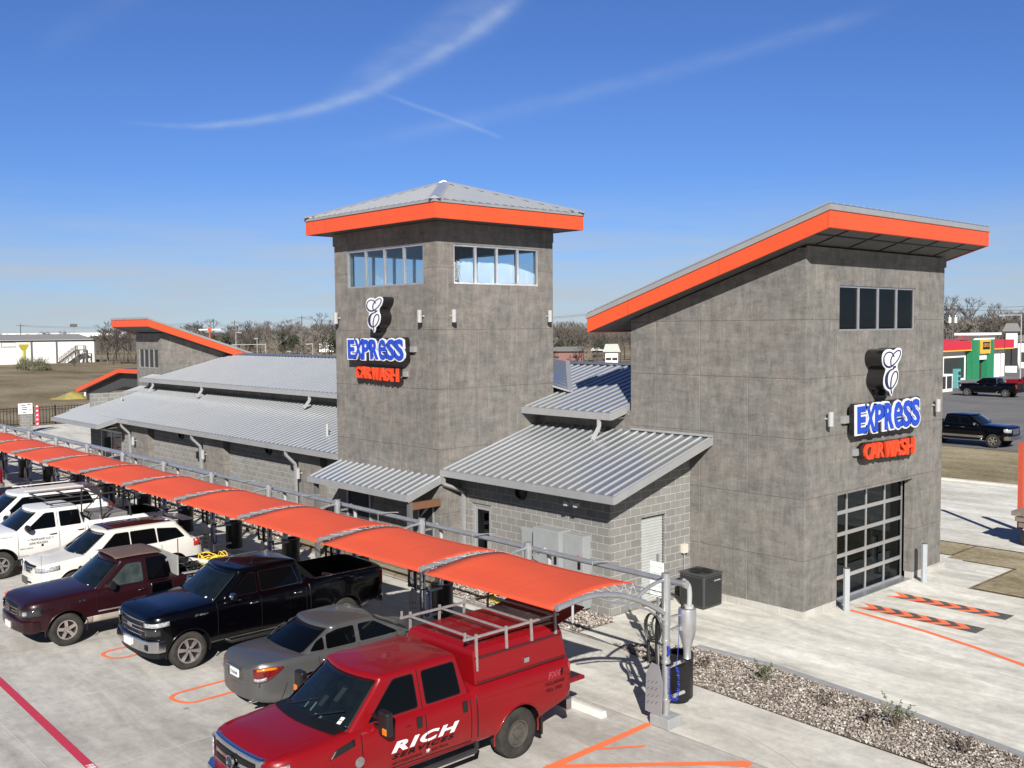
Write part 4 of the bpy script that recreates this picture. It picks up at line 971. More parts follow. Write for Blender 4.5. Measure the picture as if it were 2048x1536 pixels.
# ================================================================== VACUUM STATIONS
PX0, PY0, PITCH, NST = -11.35, 14.13, 3.66, 17
ARCH = catmull([(14.10, 2.08), (13.75, 2.28), (13.35, 2.47), (12.9, 2.64), (12.4, 2.75), (11.95, 2.78), (11.37, 2.73)], 4)
def nth(n): return '%d%s' % (n, 'th' if 10 < n % 100 < 14 else {1: 'st', 2: 'nd', 3: 'rd'}.get(n % 10, 'th'))
def FR(k): return 'nearest the lower right corner' if k == 0 else '%s from the right' % ORDN[k]
def make_station():
    t = thing('vacuum_post', 'silver vacuum post with curved arm, hoses and perforated plate', 'vacuum post', (0, 0, 0))
    x, y = 0., 0.
    MB().box(-.22, .22, -.20, .20, 0, .20).build('footing', CONCF, t, bevel=.012)
    m = MB(); m.cyl((0, 0, .2), (0, 0, 1.9), .072, 18); m.cyl((0, 0, 1.9), (0, 0, 2.80), .082, 18); m.cyl((0, 0, 2.80), (0, 0, 2.82), .088, 18)
    for z in (.45, 1.15, 1.55, 1.86): m.cyl((0, 0, z), (0, 0, z+.05), .086, 18)
    m.build('pole', STEEL, t, smooth=40)
    A = [(0, a-PY0, b) for a, b in ARCH]
    m = MB(); m.tube(A, .052, 10); m.cyl(A[-1], (0, A[-1][1]-.06, A[-1][2]-.005), .058, 12); m.tube([(0, -.05, 1.95), (0, -.5, 2.24), (0, -1.1, 2.47), (0, -1.75, 2.63)], .022, 6)
    m.build('arched_arm', STEEL, t, smooth=50)
    m = MB(); m.tube(catmull([(0, -.05, 2.70), (0, -.3, 2.69), (0, -.58, 2.62), (0, -.84, 2.50)], 4), .034, 8); m.build('brace', STEEL, t, smooth=50)
    m = MB(); m.cyl((0, A[-1][1]+.32, A[-1][2]), (0, A[-1][1]+.32, A[-1][2]-.32), .022, 8); m.build('hose_hook', WHITEP, t)
    # separator can with elbow pipe
    sx, sy = .16, .42
    m = MB(); m.lathe([(.16, 2.12), (.165, 2.10), (.165, 1.72), (.15, 1.66), (.07, 1.36), (.07, 1.20), (.075, 1.19)], (sx, sy, 0), n=24); m.build('dust_separator', STEEL, t, smooth=40)
    m = MB(); m.tube(catmull([(sx-.02, .30, 2.66), (sx+.04, .38, 2.58), (sx+.05, sy, 2.42), (sx+.04, sy, 2.12)], 5), .048, 10); m.lathe([(.05, 2.12), (.085, 2.13), (.085, 2.19), (.05, 2.20)], (sx+.04, sy, 0), n=14); m.build('elbow_pipe', WHITEP, t, smooth=50)
    m = MB(); m.box(.06, .16, .2, .3, 1.74, 1.82).box(.05, .12, .05, .26, 1.76, 1.80).box(.05, .12, .05, .26, 2.0, 2.03); m.build('clamp', ALU, t)
    m = MB(); m.tube(catmull([(sx-.05, sy-.05, 2.05), (sx-.06, sy-.13, 2.30), (sx-.14, sy-.30, 2.42), (-.06, .12, 2.38), (-.14, .02, 2.18), (-.12, -.12, 1.9), (-.10, -.16, 1.5), (-.10, -.14, 1.1)], 6), .026, 8)
    for q in range(3): m.tube([(-.16+.05*q+(.13+.03*q)*cos(a), -.20-.05*q, 1.86+(.22+.02*q)*sin(a)) for a in [2*pi*i/18 for i in range(19)]], .018, 6)
    m.tube([(-.2, -.22, 1.75), (-.22, -.24, 1.35), (-.20, -.22, 1.2)], [.02, .03, .045], 8); m.build('vacuum_hose', RUBBER, t, smooth=60)
    m = MB(); m.tube(catmull([(.0, -.10, 1.5), (-.08, -.22, 1.65), (-.16, -.2, 1.9), (-.12, -.1, 2.1)], 5), .018, 8); m.build('hose_loop', RUBBER, t, smooth=60)
    # coiled blue air hose
    pts = []; U = catmull([(.13, -.06, 1.12), (.13, -.06, .72), (.18, -.06, .56), (.28, -.06, .56), (.33, -.06, .74), (.33, -.06, 1.04), (.28, -.05, 1.16)], 26)
    for i, p in enumerate(U):
        a = i*1.9; pts.append((p[0]+.02*cos(a), p[1]+.028*sin(a), p[2]))
    m = MB(); m.tube(pts, .0075, 5); m.tube([(.25, .1, 2.2), (.25, .02, 1.3), (.24, -.02, 1.16)], .006, 5); m.tube([(.06, .0, 1.45), (.10, -.06, 1.5), (.12, -.06, 1.38), (.08, -.05, 1.32)], .022, 8); m.build('air_hose', BLUEH, t, smooth=60)
    # mat plate with slots
    m = MB(); P = mat('grey_plate', (.27, .27, .285), .5, .3)
    yy = -.16
    out = [(-.36, .20), (.02, .16), (.06, .80), (-.02, 1.12), (-.19, 1.14), (-.32, .92)]
    m.prism(out, lambda a, b: (a, yy-b*.02, b+.02), lambda a, b: (a, yy+.018-b*.02, b+.02)); pl = m.build('mat_plate', P, t, bevel=.003)
    m = MB()
    for r in range(4):
        for c in range(3):
            cx, cz = -.28+c*.10+(r % 2)*.015, .40+r*.13+c*.015
            m.bar((cx-.026, yy-.004-cz*.02, cz-.026), (cx+.026, yy-.004-cz*.02, cz+.026), .004, .022, (0, 1, 0))
    m.build('slot', BLACKP, pl)
    m = MB(); m.cyl((-.1, -.1, 1.12), (-.1, -.12, 2.25), .022, 8); m.build('side_rod', STEEL, t, smooth=40)
    for z in (.42, 1.02):
        m = MB(); m.bar((-.02, .0, z+.03), (-.10, .45, z), .05, .05); m.tube([(-.10, .22, z), (-.10, .66, z)], .034, 8); m.build('bin_arm', WHITEP, t, smooth=40)
    MB().box(-.52, .10, -.06, .10, 1.12, 1.16).build('shelf', BLACKP, t, bevel=.006)
    return t
ST0 = make_station()
def relabel(o, lab, grp): o['label'] = lab; o['group'] = grp
for k in range(NST):
    o = ST0 if k == 0 else copy_tree(ST0)
    o.location = (PX0-PITCH*k, PY0, 0); ORG[o.name] = Vector(o.location)
    relabel(o, 'silver vacuum post with hoses, %s' % FR(k), 'vacuum posts in a row')
# canopies
def make_canopy():
    t = thing('shade_canopy', 'x', 'canopy', (0, 0, 0))
    P = [(a, b) for a, b in ARCH if a <= 13.42]
    n = 14; x0, x1 = -.08, -PITCH+.07
    rows = []
    for i in range(n+1):
        f = i/n; s_ = 4*f*(1-f); row = []
        for j, (a, b) in enumerate(P):
            g = j/(len(P)-1)
            yy = a+(g-.5)*.16*s_*(-1 if True else 1)*-1
            yc = 12.36; yy = yc+(a-yc)*(1-.05*s_)
            pin = .04*(1-(2*g-1)**2); row.append((x0-pin+(x1-x0+2*pin)*f, yy-PY0, 2.745-.09*g+(.115-.05*s_)*(1-(2*g-1)**2)-.02*s_))
        rows.append(row)
    m = MB(); m.grid(rows); sh = m.build('fabric', CANVAS, t, smooth=60, solid=.006)
    m = MB()
    pass
    for edge in (0, -1): MB().tube([(r[edge][0], r[edge][1], r[edge][2]) for r in rows], .012, 5).build('hem', CANVAS, t)
    wm = mat('white_lacing_cord', (.40, .40, .42), .6)
    for side, xx, row in ((0, 0, rows[0]), (1, -PITCH, rows[-1])):
        m = MB()
        for j in range(0, len(P)-2, 2):
            a, b = P[j]; c, d = P[j+2]
            m.tube([(xx+(.05 if side else -.05)*0, a-PY0, b+.052), (row[j][0], (row[j][1]+row[j+1][1])/2, (row[j][2]+row[j+1][2])/2+.012)], .0045, 4)
            m.tube([(row[j][0], (row[j][1]+row[j+1][1])/2, (row[j][2]+row[j+1][2])/2+.012), (xx, c-PY0, d+.058)], .0045, 4)
        m.build('lacing', wm, t)
    return t
CAN0 = make_canopy()
for k in range(NST-1):
    o = CAN0 if k == 0 else copy_tree(CAN0)
    o.location = (PX0-PITCH*k, PY0, 0)
    relabel(o, 'curved orange fabric shade, %s' % FR(k), 'orange shade canopies')
# barrels
def make_barrel():
    t = thing('trash_barrel', 'x', 'barrel', (0, 0, 0))
    m = MB(); m.lathe([(.25, .14), (.262, .16), (.265, .93), (.275, .95), (.275, 1.0), (.20, 1.01), (.17, .99), (.165, .9)], (0, 0, 0), n=28)
    m.build('drum', BLACKP, t, smooth=40)
    m = MB(); m.lathe([(.16, .93), (.16, .935)], (0, 0, 0), n=20); m.build('opening', RUBBER, t)
    return t
BR0 = make_barrel()
for k in range(NST):
    o = BR0 if k == 0 else copy_tree(BR0)
    o.location = (PX0-PITCH*k-.42, PY0+.93, .04)
    relabel(o, 'black trash barrel by the vacuum post that is %s' % FR(k), 'black barrels on the vacuum posts')
# vacuum main pipe with hangers
t = thing('vacuum_pipe', 'long silver vacuum pipe running behind the posts above head height', 'pipe', (-20, 14.42, 0))
m = MB(); m.cyl((-11.12, 14.42, 2.60), (-30, 14.42, 2.66), .055, 14); m.build('pipe', STEEL, t, smooth=40)
m = MB(); m.cyl((-30, 14.42, 2.66), (-75, 14.42, 2.70), .085, 14); m.build('pipe', STEEL, t, smooth=40)
m = MB(); m.cyl((-11.10, 14.42, 2.60), (-11.16, 14.42, 2.60), .075, 16); m.build('end_cap', STEEL, t, smooth=40)
for k in range(NST-1):
    m = MB(); x = PX0-PITCH*(k+.42); m.bar((x, 14.42, 2.73), (x-.36, 14.2, 2.70), .016, .016); m.bar((x-.36, 14.2, 2.70), (x-.36, 14.2, 2.36), .012, .012); m.bar((x, 14.42, 2.73), (x+.10, 14.5, 2.73), .016, .016)
    m.build('hanger', STEEL, t)
    xx = PX0-PITCH*k-.07; MB().box(xx-.03, xx+.03, 14.2, 14.5, 2.5, 2.54).build('bracket', STEEL, t)
for q in ((14.2, 2.42, .010), (14.3, 2.30, .008)): MB().cyl((-11.3, q[0], q[1]), (-75, q[0], q[1]+.08), q[2], 5).build('air_line', mat('blue_grey_tubing', (.10, .14, .2), .5), t)
# wheel stops
for k in range(9):
    xc = PX0-PITCH*(k+.5)
    m = MB(); m.hexa([(xc-.8, 13.45, 0), (xc+.85, 13.45, 0), (xc+.85, 13.62, 0), (xc-.8, 13.62, 0)], [(xc-.8, 13.48, .13), (xc+.85, 13.48, .13), (xc+.85, 13.59, .13), (xc-.8, 13.59, .13)])
    o = m.build('wheel_stop', mat('white_cast_concrete', (.56, .55, .52), .8, 0, (.48, .47, .44), 12., bump=.2), bevel=.012)
    tag(o, 'white concrete wheel stop in the stall that is %s' % FR(k), 'wheel stop', 'wheel stops')
# parking sign
t = thing('parking_sign', 'small white parking signs on a thin pole beside the first vacuum post', 'sign', (-13.52, 16.56, 0))
MB().box(-13.55, -13.49, 16.54, 16.58, 0, 2.42).build('pole', STEEL, t)
for a, b, z, sz in (('CUSTOMER', 'PARKING', 1.92, .052), ('VACUUMS', 'ONLY', 1.50, .05)):
    o = MB().box(-13.70, -13.34, 16.515, 16.535, z, z+.34).build('panel', WHITE, t, bevel=.003)
    for i, s_ in enumerate((a, b)):
        text_part('lettering', s_, lambda x, y, q, zz=z+.21-i*.14: (-13.52+x, 16.512, zz+y), .068, mat('faded_green_ink', (.12, .32, .28), .6), o, align='CENTER')
# ================================================================== PLANTERS
GRAV = gravel_mat('river_gravel')
def in_poly(x, y, P):
    c = False; j = len(P)-1
    for i in range(len(P)):
        if (P[i][1] > y) != (P[j][1] > y) and x < (P[j][0]-P[i][0])*(y-P[i][1])/(P[j][1]-P[i][1])+P[i][0]: c = not c
        j = i
    return c
RND = random.Random(5)
ICO = bmesh.new(); bmesh.ops.create_icosphere(ICO, subdivisions=1, radius=1); ICV = [v.co.copy() for v in ICO.verts]; ICF = [tuple(v.index for v in f.verts) for f in ICO.faces]; ICO.free()
def stones(name, P, n, r0, r1, z0, xlim=(-1e9, 1e9)):
    xs = [p[0] for p in P]; ys = [p[1] for p in P]; ax, bx, ay, by = max(min(xs), xlim[0]), min(max(xs), xlim[1]), min(ys), max(ys)
    m = MB(); k = 0
    while k < n:
        x, y = RND.uniform(ax, bx), RND.uniform(ay, by)
        if not in_poly(x, y, P): continue
        k += 1; r = RND.uniform(r0, r1); sx, sy, sz = r*RND.uniform(.8, 1.4), r*RND.uniform(.7, 1.2), r*RND.uniform(.45, .8)
        a = RND.uniform(0, pi); ca, sa = cos(a), sin(a); z = z0+RND.uniform(-.3, .9)*r
        tx = RND.uniform(-.3, .3)
        V = []
        for v in ICV:
            q = v*RND.uniform(.82, 1.1); px, py, pz = q.x*sx, q.y*sy, q.z*sz
            pz += px*tx
            V.append((x+px*ca-py*sa, y+px*sa+py*ca, z+pz))
        m.add(V, ICF)
    o = m.build(name, GRAV, recalc=False); tag(o, kind='stuff'); return o
SOIL = mat('bed_soil', (.09, .072, .055), .95, 0, (.15, .12, .09), 14., bump=.6, bscale=40.)
tag(MB().sheet(BED0, .008).build('planter_bed', SOIL), kind='structure')
o = stones('gravel', BED0, 20000, .012, .030, .02, (-15.2, -1.5)); tag(o, 'pale river gravel filling the long curved planter', 'gravel')
BED1 = [(-21.9, 17.0), (-16.3, 17.0), (-16.25, 18.2), (-16.55, 18.47), (-21.9, 18.47)]
tag(MB().sheet(BED1, .008).build('planter_bed', SOIL), kind='structure')
o = stones('gravel', BED1, 3500, .018, .045, .02); tag(o, 'pale gravel bed along the foot of the block wall under the lean-to', 'gravel')
BED2 = [(-55, 17.1), (-30.8, 17.1), (-30.8, 18.15), (-55, 18.15)]
tag(MB().sheet([(a, b) for a, b in BED2], .008).build('planter_bed', SOIL), kind='structure')
o = stones('gravel', BED2, 7000, .025, .06, .02); tag(o, 'pale gravel bed along the long wall behind the vacuum posts', 'gravel')
LEAF_G = mat('dusty_green_leaves', (.055, .075, .035), .7, 0, (.10, .12, .06), 20.); LEAF_P = mat('dark_purple_leaves', (.035, .022, .025), .7, 0, (.08, .055, .05), 20.)
TWIG = mat('dry_twig', (.15, .12, .09), .9)
def shrub(x, y, h, w, leafm, n, label, seed):
    n = int(n*1.1); h *= .85; w *= .85
    R = random.Random(seed); t = thing('shrub', label, 'shrub', (x, y, 0), 0, 'small shrubs in the gravel planter')
    st = MB(); lf = MB()
    for k in range(int(16*w/.3)):
        a = R.uniform(0, 2*pi); r = R.uniform(.2, 1)*w; hh = h*R.uniform(.45, 1)
        tip = Vector((x+cos(a)*r, y+sin(a)*r, hh)); mid = Vector((x+cos(a)*r*.35, y+sin(a)*r*.35, hh*.55))
        st.tube([(x+cos(a)*.02, y+sin(a)*.02, 0), mid, tip], [.007, .005, .002], 4)
        for q in range(n):
            f = R.uniform(.2, 1.05); p = mid.lerp(tip, f) if f > .3 else Vector((x, y, 0)).lerp(mid, f+.4)
            d = Vector((R.uniform(-1, 1), R.uniform(-1, 1), R.uniform(-.2, 1))).normalized(); s_ = R.uniform(.018, .036)
            u = d.cross(Vector((R.uniform(-1, 1), R.uniform(-1, 1), R.uniform(-1, 1)))).normalized()
            lf.add([p, p+d*s_+u*s_*.42, p+d*s_*2.1, p+d*s_-u*s_*.42], [(0, 1, 2, 3)])
    st.build('stem', TWIG, t); lf.build('leaves', leafm, t, recalc=False)
shrub(-12.62, 17.05, .50, .30, LEAF_P, 9, 'small purplish shrub nearest the first vacuum post', 1)
shrub(-11.35, 17.3, .52, .34, LEAF_G, 22, 'second shrub from the post, dull green and rounded', 2)
shrub(-9.75, 17.0, .42, .28, LEAF_P, 6, 'sparse dark twiggy shrub between the two green ones', 3)
shrub(-8.35, 16.95, .72, .36, LEAF_G, 20, 'tallest green shrub in the planter near the lower right', 4)
shrub(-8.8, 16.75, .34, .20, LEAF_P, 10, 'low dark shrub at the foot of the tallest green one', 5)
shrub(-7.05, 16.75, .42, .30, LEAF_P, 12, 'purplish shrub nearest the lower right corner', 6)
shrub(-14.35, 17.25, .80, .22, LEAF_G, 10, 'thin grassy shrub right behind the first vacuum post', 7)
def hose_coil(name, label, cx, cy, r, m, z=.05, n=7, zr=.10, seed=1, cat='hose'):
    R = random.Random(seed); pts = []
    for i in range(n*10):
        a = i*.63; rr = r*R.uniform(.55, 1); pts.append((cx+rr*cos(a)*1.25+R.uniform(-.05, .05), cy+rr*sin(a)+R.uniform(-.05, .05), z+R.uniform(0, zr)))
    mb = MB(); mb.tube(catmull(pts, 4), .011, 5); o = mb.build(name, m, smooth=60); tag(o, label, cat); return o
YEL = mat('yellow_hose', (.55, .42, .06), .5)
hose_coil('garden_hose', 'loose yellow hose heaped on the gravel below the electric cabinets', -19.6, 17.55, .55, YEL)

# ================================================================== BACKGROUND
# fence
fx = -82.6
t = thing('iron_fence', 'black iron picket fence between the car wash lot and the dry field', 'fence', (fx, 20, 0))
m = MB()
y = -30
while y < 62: m.box(fx-.018, fx+.018, y-.018, y+.018, .08, 1.42); y += .24
m.build('picket', BLACKP, t)
m = MB(); m.box(fx-.02, fx+.02, -30, 62, 1.36, 1.40); m.box(fx-.02, fx+.02, -30, 62, 1.18, 1.21); m.box(fx-.02, fx+.02, -30, 62, .14, .18); m.build('rail', BLACKP, t)
for k in range(38):
    y = -30+k*2.45; MB().box(fx-.04, fx+.04, y-.04, y+.04, 0, 1.52).build('post', BLACKP, t)
# monument sign and flag
t = thing('menu_pillar', 'grey block pillar with white lettered panel in front of the iron fence', 'sign', (-76.85, 22.5, 0))
MB().box(-77.2, -76.9, 22.15, 22.95, 0, 1.35).build('pillar', BLOCK, t); o = MB().box(-77.1, -76.86, 22.05, 22.95, 1.36, 2.12).build('panel', WHITE, t)
m = MB()
for i, (a, b, z) in enumerate(((22.2, 22.5, 2.0), (22.6, 22.85, 2.05), (22.2, 22.6, 1.82), (22.2, 22.6, 1.68), (22.3, 22.5, 1.48), (22.68, 22.85, 1.64))): m.box(-76.858, -76.850, a, b, z-.03, z+.03)
m.build('lettering', BLACKP, o)
t = thing('feather_flag', 'narrow red and white advertising banner standing right of the block pillar', 'banner', (-76.6, 23.15, 0))
MB().cyl((-76.6, 23.05, 0), (-76.6, 23.05, 2.0), .015, 6).build('pole', STEEL, t)
m = MB(); m.grid([[(-76.6+.02*sin(i), 23.06, .45+.19*i) for i in range(9)], [(-76.57-.02*sin(i*1.3), 23.30, .45+.19*i) for i in range(9)]]); o = m.build('cloth', mat('red_banner_cloth', (.45, .03, .07), .8), t)
m = MB()
for i in range(5): m.add([(-76.55, 23.10, .55+.32*i), (-76.55, 23.25, .58+.32*i), (-76.55, 23.22, .68+.32*i), (-76.55, 23.12, .66+.32*i)], [(0, 1, 2, 3)])
m.build('lettering', WHITE, o)
# yellow tarpaulin heap
R = random.Random(3)
c0 = gp(138, 797)
m = MB(); rows = []
for i in range(15):
    row = []
    for j in range(9):
        u = (i-7)/7; v = (j-4)/4; r2 = u*u+v*v
        h = max(0, 1-r2)**.5*.6*(1+.25*sin(5*u+2*v))*(1.15 if u > -.2 else .3+.7*max(0, u+.9))
        row.append((c0.x+v*1.6+R.uniform(-.12, .12), c0.y+u*2.0+R.uniform(-.1, .1), max(0, h+R.uniform(-.12, .12))-.1))
    rows.append(row)
m.grid(rows); o = m.build('tarpaulin_heap', mat('yellow_tarpaulin', (.30, .25, .05), .7, 0, (.24, .20, .09), .8), smooth=50); tag(o, 'crumpled yellow tarpaulin heap lying in the dry field', 'tarpaulin')
t = thing('table', 'pale wooden table standing next to the yellow tarpaulin', 'table', gp(170, 795)); p = gp(170, 795)
MB().box(p.x-.5, p.x+.5, p.y-.2, p.y+2.4, 1.1, 1.2).build('tabletop', WHITE, t)
for yy in (0, 2.2): MB().box(p.x-.06, p.x+.06, p.y+yy-.06, p.y+yy+.06, -.1, 1.1).build('leg', WHITE, t)
# warehouse
WX = -242
def yat(px, X): # Y of a photo column on the plane X
    d = CF*FPX+CR*(px-1024); return d.y*X/d.x
t = thing('white_warehouse', 'long white metal warehouse with a grey roof beyond the dry field', 'building', (WX, 60, 0))
ya, yb = yat(-70, WX), yat(193, WX)
SHEET = mat('white_ribbed_cladding', (.70, .70, .67), .6, 0, (.62, .62, .60), .4)
MB().box(WX-25, WX, ya, yb, -.2, 5.4).build('wall', SHEET, t)
m = MB(); m.prism([(WX-25.5, 5.3), (WX+.5, 5.3), (WX-12, 6.7)], lambda a, b: (a, ya-.3, b), lambda a, b: (a, yb+.3, b)); m.build('roof', mat('brown_grey_roof', (.22, .215, .205), .7), t)
m = MB(); y = ya
while y < yb: m.box(WX+.005, WX+.05, y, y+.06, 0, 5.2); y += .9
m.build('cladding_rib', SHEET, t)
m = MB()
for px in (65, 115): yy = yat(px, WX); m.box(WX+.06, WX+.22, yy-.15, yy+.15, 0, 5.3)
m.box(WX+.06, WX+.22, yb-.3, yb, 0, 5.3); m.box(WX+.02, WX+.25, ya, yb, 5.15, 5.35); m.build('trim', SOFFIT, t)
m = MB(); yy = yat(10, WX); m.box(WX+.06, WX+.12, yy-.6, yat(34, WX), 3.9, 4.9); m.build('sign_board', mat('grey_sign_edge', (.2, .2, .2), .6), t)
m = MB(); m.box(WX+.121, WX+.14, yy-.4, yat(33.6, WX), 4.05, 4.8); m.build('sign_face', WHITE, t)
sy0, sy1, sy2 = yat(122, WX+3), yat(158, WX+3), yat(175, WX+3)
st = MB(); st.bar((WX+2, sy0, .1), (WX+2, sy1, 3), .9, .3); st.box(WX+1.4, WX+2.6, sy1, sy2, 2.9, 3.1)
for s_ in (1.45, 2.55):
    st.bar((WX+s_, sy0, 1.1), (WX+s_, sy1, 4.0), .08, .08); st.bar((WX+s_, sy0, .7), (WX+s_, sy1, 3.6), .06, .06); st.bar((WX+s_, sy1, 4.0), (WX+s_, sy2, 4.0), .08, .08)
    for f in range(6): yy = sy0+(sy1-sy0)*f/5; st.box(WX+s_-.04, WX+s_+.04, yy-.04, yy+.04, .1+2.9*f/5, 1.1+2.9*f/5)
    st.box(WX+s_-.1, WX+s_+.1, sy1-.1, sy1+.1, 0, 4); st.box(WX+s_-.1, WX+s_+.1, sy2-.1, sy2+.1, 0, 4)
    st.bar((WX+s_, sy1, .1), (WX+s_, sy2, 2.9), .08, .08)
o = st.build('stair', mat('dark_steel_stair', (.10, .085, .075), .7), t)
# yellow funnel sign
t = thing('yellow_sign', 'tall yellow funnel shaped sign in front of the white warehouse', 'sign', gp(49, 731)); p = gp(49, 731)
YS = mat('yellow_sign_paint', (.36, .32, .03), .5)
MB().cyl((p.x, p.y, -.2), (p.x, p.y, 4.1), .32, 10).build('pole', YS, t)
m = MB(); m.add([(p.x-.3, p.y-.35, 3.3), (p.x+.3, p.y-.35, 3.3), (p.x+.3, p.y+.35, 3.3), (p.x-.3, p.y+.35, 3.3), (p.x-.4, p.y-.95, 4.3), (p.x+.4, p.y-.95, 4.3), (p.x+.4, p.y+.95, 4.3), (p.x-.4, p.y+.95, 4.3), (p.x-.4, p.y-.95, 4.6), (p.x+.4, p.y-.95, 4.6), (p.x+.4, p.y+.95, 4.6), (p.x-.4, p.y+.95, 4.6)],
      [(0, 1, 5, 4), (1, 2, 6, 5), (2, 3, 7, 6), (3, 0, 4, 7), (4, 5, 9, 8), (5, 6, 10, 9), (6, 7, 11, 10), (7, 4, 8, 11), (8, 9, 10, 11), (3, 2, 1, 0)]); m.build('funnel', YS, t)

# trees ---------------------------------------------------------------
BARK = mat('grey_bare_bark', (.055, .046, .040), .95, 0, (.085, .073, .065), .6); BARKP = mat('pale_bare_bark', (.14, .125, .11), .95, 0, (.19, .175, .155), .6)
BUSHY = mat('dark_evergreen_leaves', (.022, .030, .016), .9, 0, (.045, .052, .03), .5)
def bare_tree(seed, h, spread, dens, m, nm):
    R = random.Random(seed); tr = MB(); cr = MB()
    def prismseg(mb, a, b, r0, r1):
        d = (b-a); u = d.cross(Vector((.3, .5, .8))).normalized(); v = d.cross(u).normalized()
        V = []
        for p, r in ((a, r0), (b, r1)):
            for k in range(3): V.append(p+(u*cos(k*2.094)+v*sin(k*2.094))*r)
        mb.add(V, [(0, 1, 4, 3), (1, 2, 5, 4), (2, 0, 3, 5)])
    def grow(p, d, l, r, lev):
        n = 3 if lev < 2 else 2
        for i in range(n):
            d = (d+Vector((R.uniform(-.22, .22), R.uniform(-.22, .22), R.uniform(-.08, .16)))).normalized(); q = p+d*l/n
            prismseg(tr if lev < 1 else cr, p, q, r*(1-i*.18), r*(1-(i+1)*.18)); p = q
        r2 = r*.56
        if lev >= 5: return
        k = R.choice((2, 3, 3)) if lev < 4 else dens
        for i in range(k):
            a = R.uniform(0, 2*pi); tilt = R.uniform(.35, .95)*spread
            nd = (d*cos(tilt)+Vector((cos(a), sin(a), R.uniform(-.1, .4))).normalized()*sin(tilt)).normalized()
            grow(p, nd, l*R.uniform(.6, .82), max(r2, .028), lev+1)
        if lev >= 1:
            for i in range(2):
                nd = (d+Vector((R.uniform(-1, 1), R.uniform(-1, 1), R.uniform(-.2, .8)))).normalized(); grow(p-d*l*R.uniform(.2, .7), nd, l*.5, max(r2*.6, .025), lev+2)
    grow(Vector((0, 0, -.2)), Vector((R.uniform(-.08, .08), R.uniform(-.08, .08), 1)).normalized(), h*.30, h*.022, 0)
    root = thing(nm, 'x', 'tree', (0, 0, 0)); tr.build('trunk', m, root, recalc=False); cr.build('crown', m, root, recalc=False)
    return root
def ever_tree(seed, h):
    R = random.Random(seed); root = thing('evergreen_tree', 'x', 'tree', (0, 0, 0))
    MB().cyl((0, 0, -.2), (0, 0, h*.5), .18, 7, .1).build('trunk', BARK, root); m = MB()
    cl = [(Vector((R.uniform(-1, 1)*h*.33, R.uniform(-1, 1)*h*.33, h*R.uniform(.35, .85))), R.uniform(.12, .24)*h) for _ in range(14)]
    for c, r in cl:
        for k in range(150):
            d = Vector((R.gauss(0, 1), R.gauss(0, 1), R.gauss(0, 1))).normalized(); p = c+d*r*R.uniform(.55, 1.05); s_ = R.uniform(.1, .22)
            u = Vector((R.gauss(0, 1), R.gauss(0, 1), R.gauss(0, 1))).normalized()*s_; v = u.cross(d).normalized()*s_
            m.add([p-u, p-v*.7, p+u, p+v*.7], [(0, 1, 2, 3)])
    m.build('crown', BUSHY, root, recalc=False); return root
PROTO = [bare_tree(11, 9, 1.0, 3, BARK, 'bare_tree'), bare_tree(12, 8, 1.15, 3, BARK, 'bare_tree'), bare_tree(13, 10, .9, 3, BARK, 'bare_tree'), bare_tree(14, 8, 1.1, 3, BARKP, 'bare_tree'), ever_tree(21, 7), ever_tree(22, 6)]
placed = []; used = set()
R = random.Random(77)
def put_tree(kind, loc, s, grp_zone):
    p = PROTO[kind]
    if kind in used: o = copy_tree(p)
    else: o = p; used.add(kind)
    o.location = loc; o.rotation_euler = (0, 0, R.uniform(0, 6.28)); o.scale = (s*R.uniform(.9, 1.15), s*R.uniform(.9, 1.15), s*R.uniform(.9, 1.1))
    placed.append((o, kind, grp_zone, loc))
def belt(px0, px1, n, d0, d1, s0, s1, zone, pev=.12, ppale=.14):
    for i in range(n):
        px = px0+(px1-px0)*(i+R.uniform(.1, .9))/n; q = R.random(); k = R.choice((4, 5)) if q < pev else (3 if q < pev+ppale else R.choice((0, 1, 2)))
        loc = at_dist(px, R.uniform(d0, d1)); loc.z = -.16
        put_tree(k, loc, R.uniform(s0, s1), zone)
belt(195, 285, 12, 232, 262, .95, 1.2, 'right of the white warehouse', .05)
belt(-40, 300, 12, 420, 520, .7, 1.0, 'behind the white warehouse', .45)
belt(360, 690, 46, 235, 330, .80, 1.12, 'beyond the long metal roof', .16, .22)
belt(380, 690, 14, 340, 400, 1.2, 1.5, 'on the skyline over the long roof', .1, .22)
belt(690, 1105, 14, 260, 330, .9, 1.2, 'hidden by the middle tower', .1)
belt(1095, 1300, 26, 196, 240, .75, 1.05, 'between the two towers', .05)
belt(1300, 1880, 12, 260, 330, .9, 1.1, 'hidden by the front tower', .1)
belt(1870, 1975, 14, 190, 225, 1.15, 1.5, 'behind the petrol shop roof', .05, .2)
belt(1960, 2120, 16, 230, 290, 1.2, 1.5, 'right of the petrol shop', .05, .3)
belt(2120, 2500, 12, 230, 290, 1.1, 1.4, 'outside the right edge', .05, .3)
loc = at_dist(648, 205); loc.z = -.16; put_tree(3, loc, 1.05, 'just left of the middle tower, spreading white limbs')
loc = at_dist(150, 205); loc.z = -.16; put_tree(1, loc, .35, 'small one in the dry field')
loc = at_dist(1155, 150); loc.z = -.16; put_tree(3, loc, .38, 'low one by the road between the towers')
loc = at_dist(2038, 178); loc.z = -.16; put_tree(3, loc, 1.0, 'white limbed one at the right edge')
zones = {}
for o, k, z, l in placed: zones.setdefault(z, []).append((o, k, l))
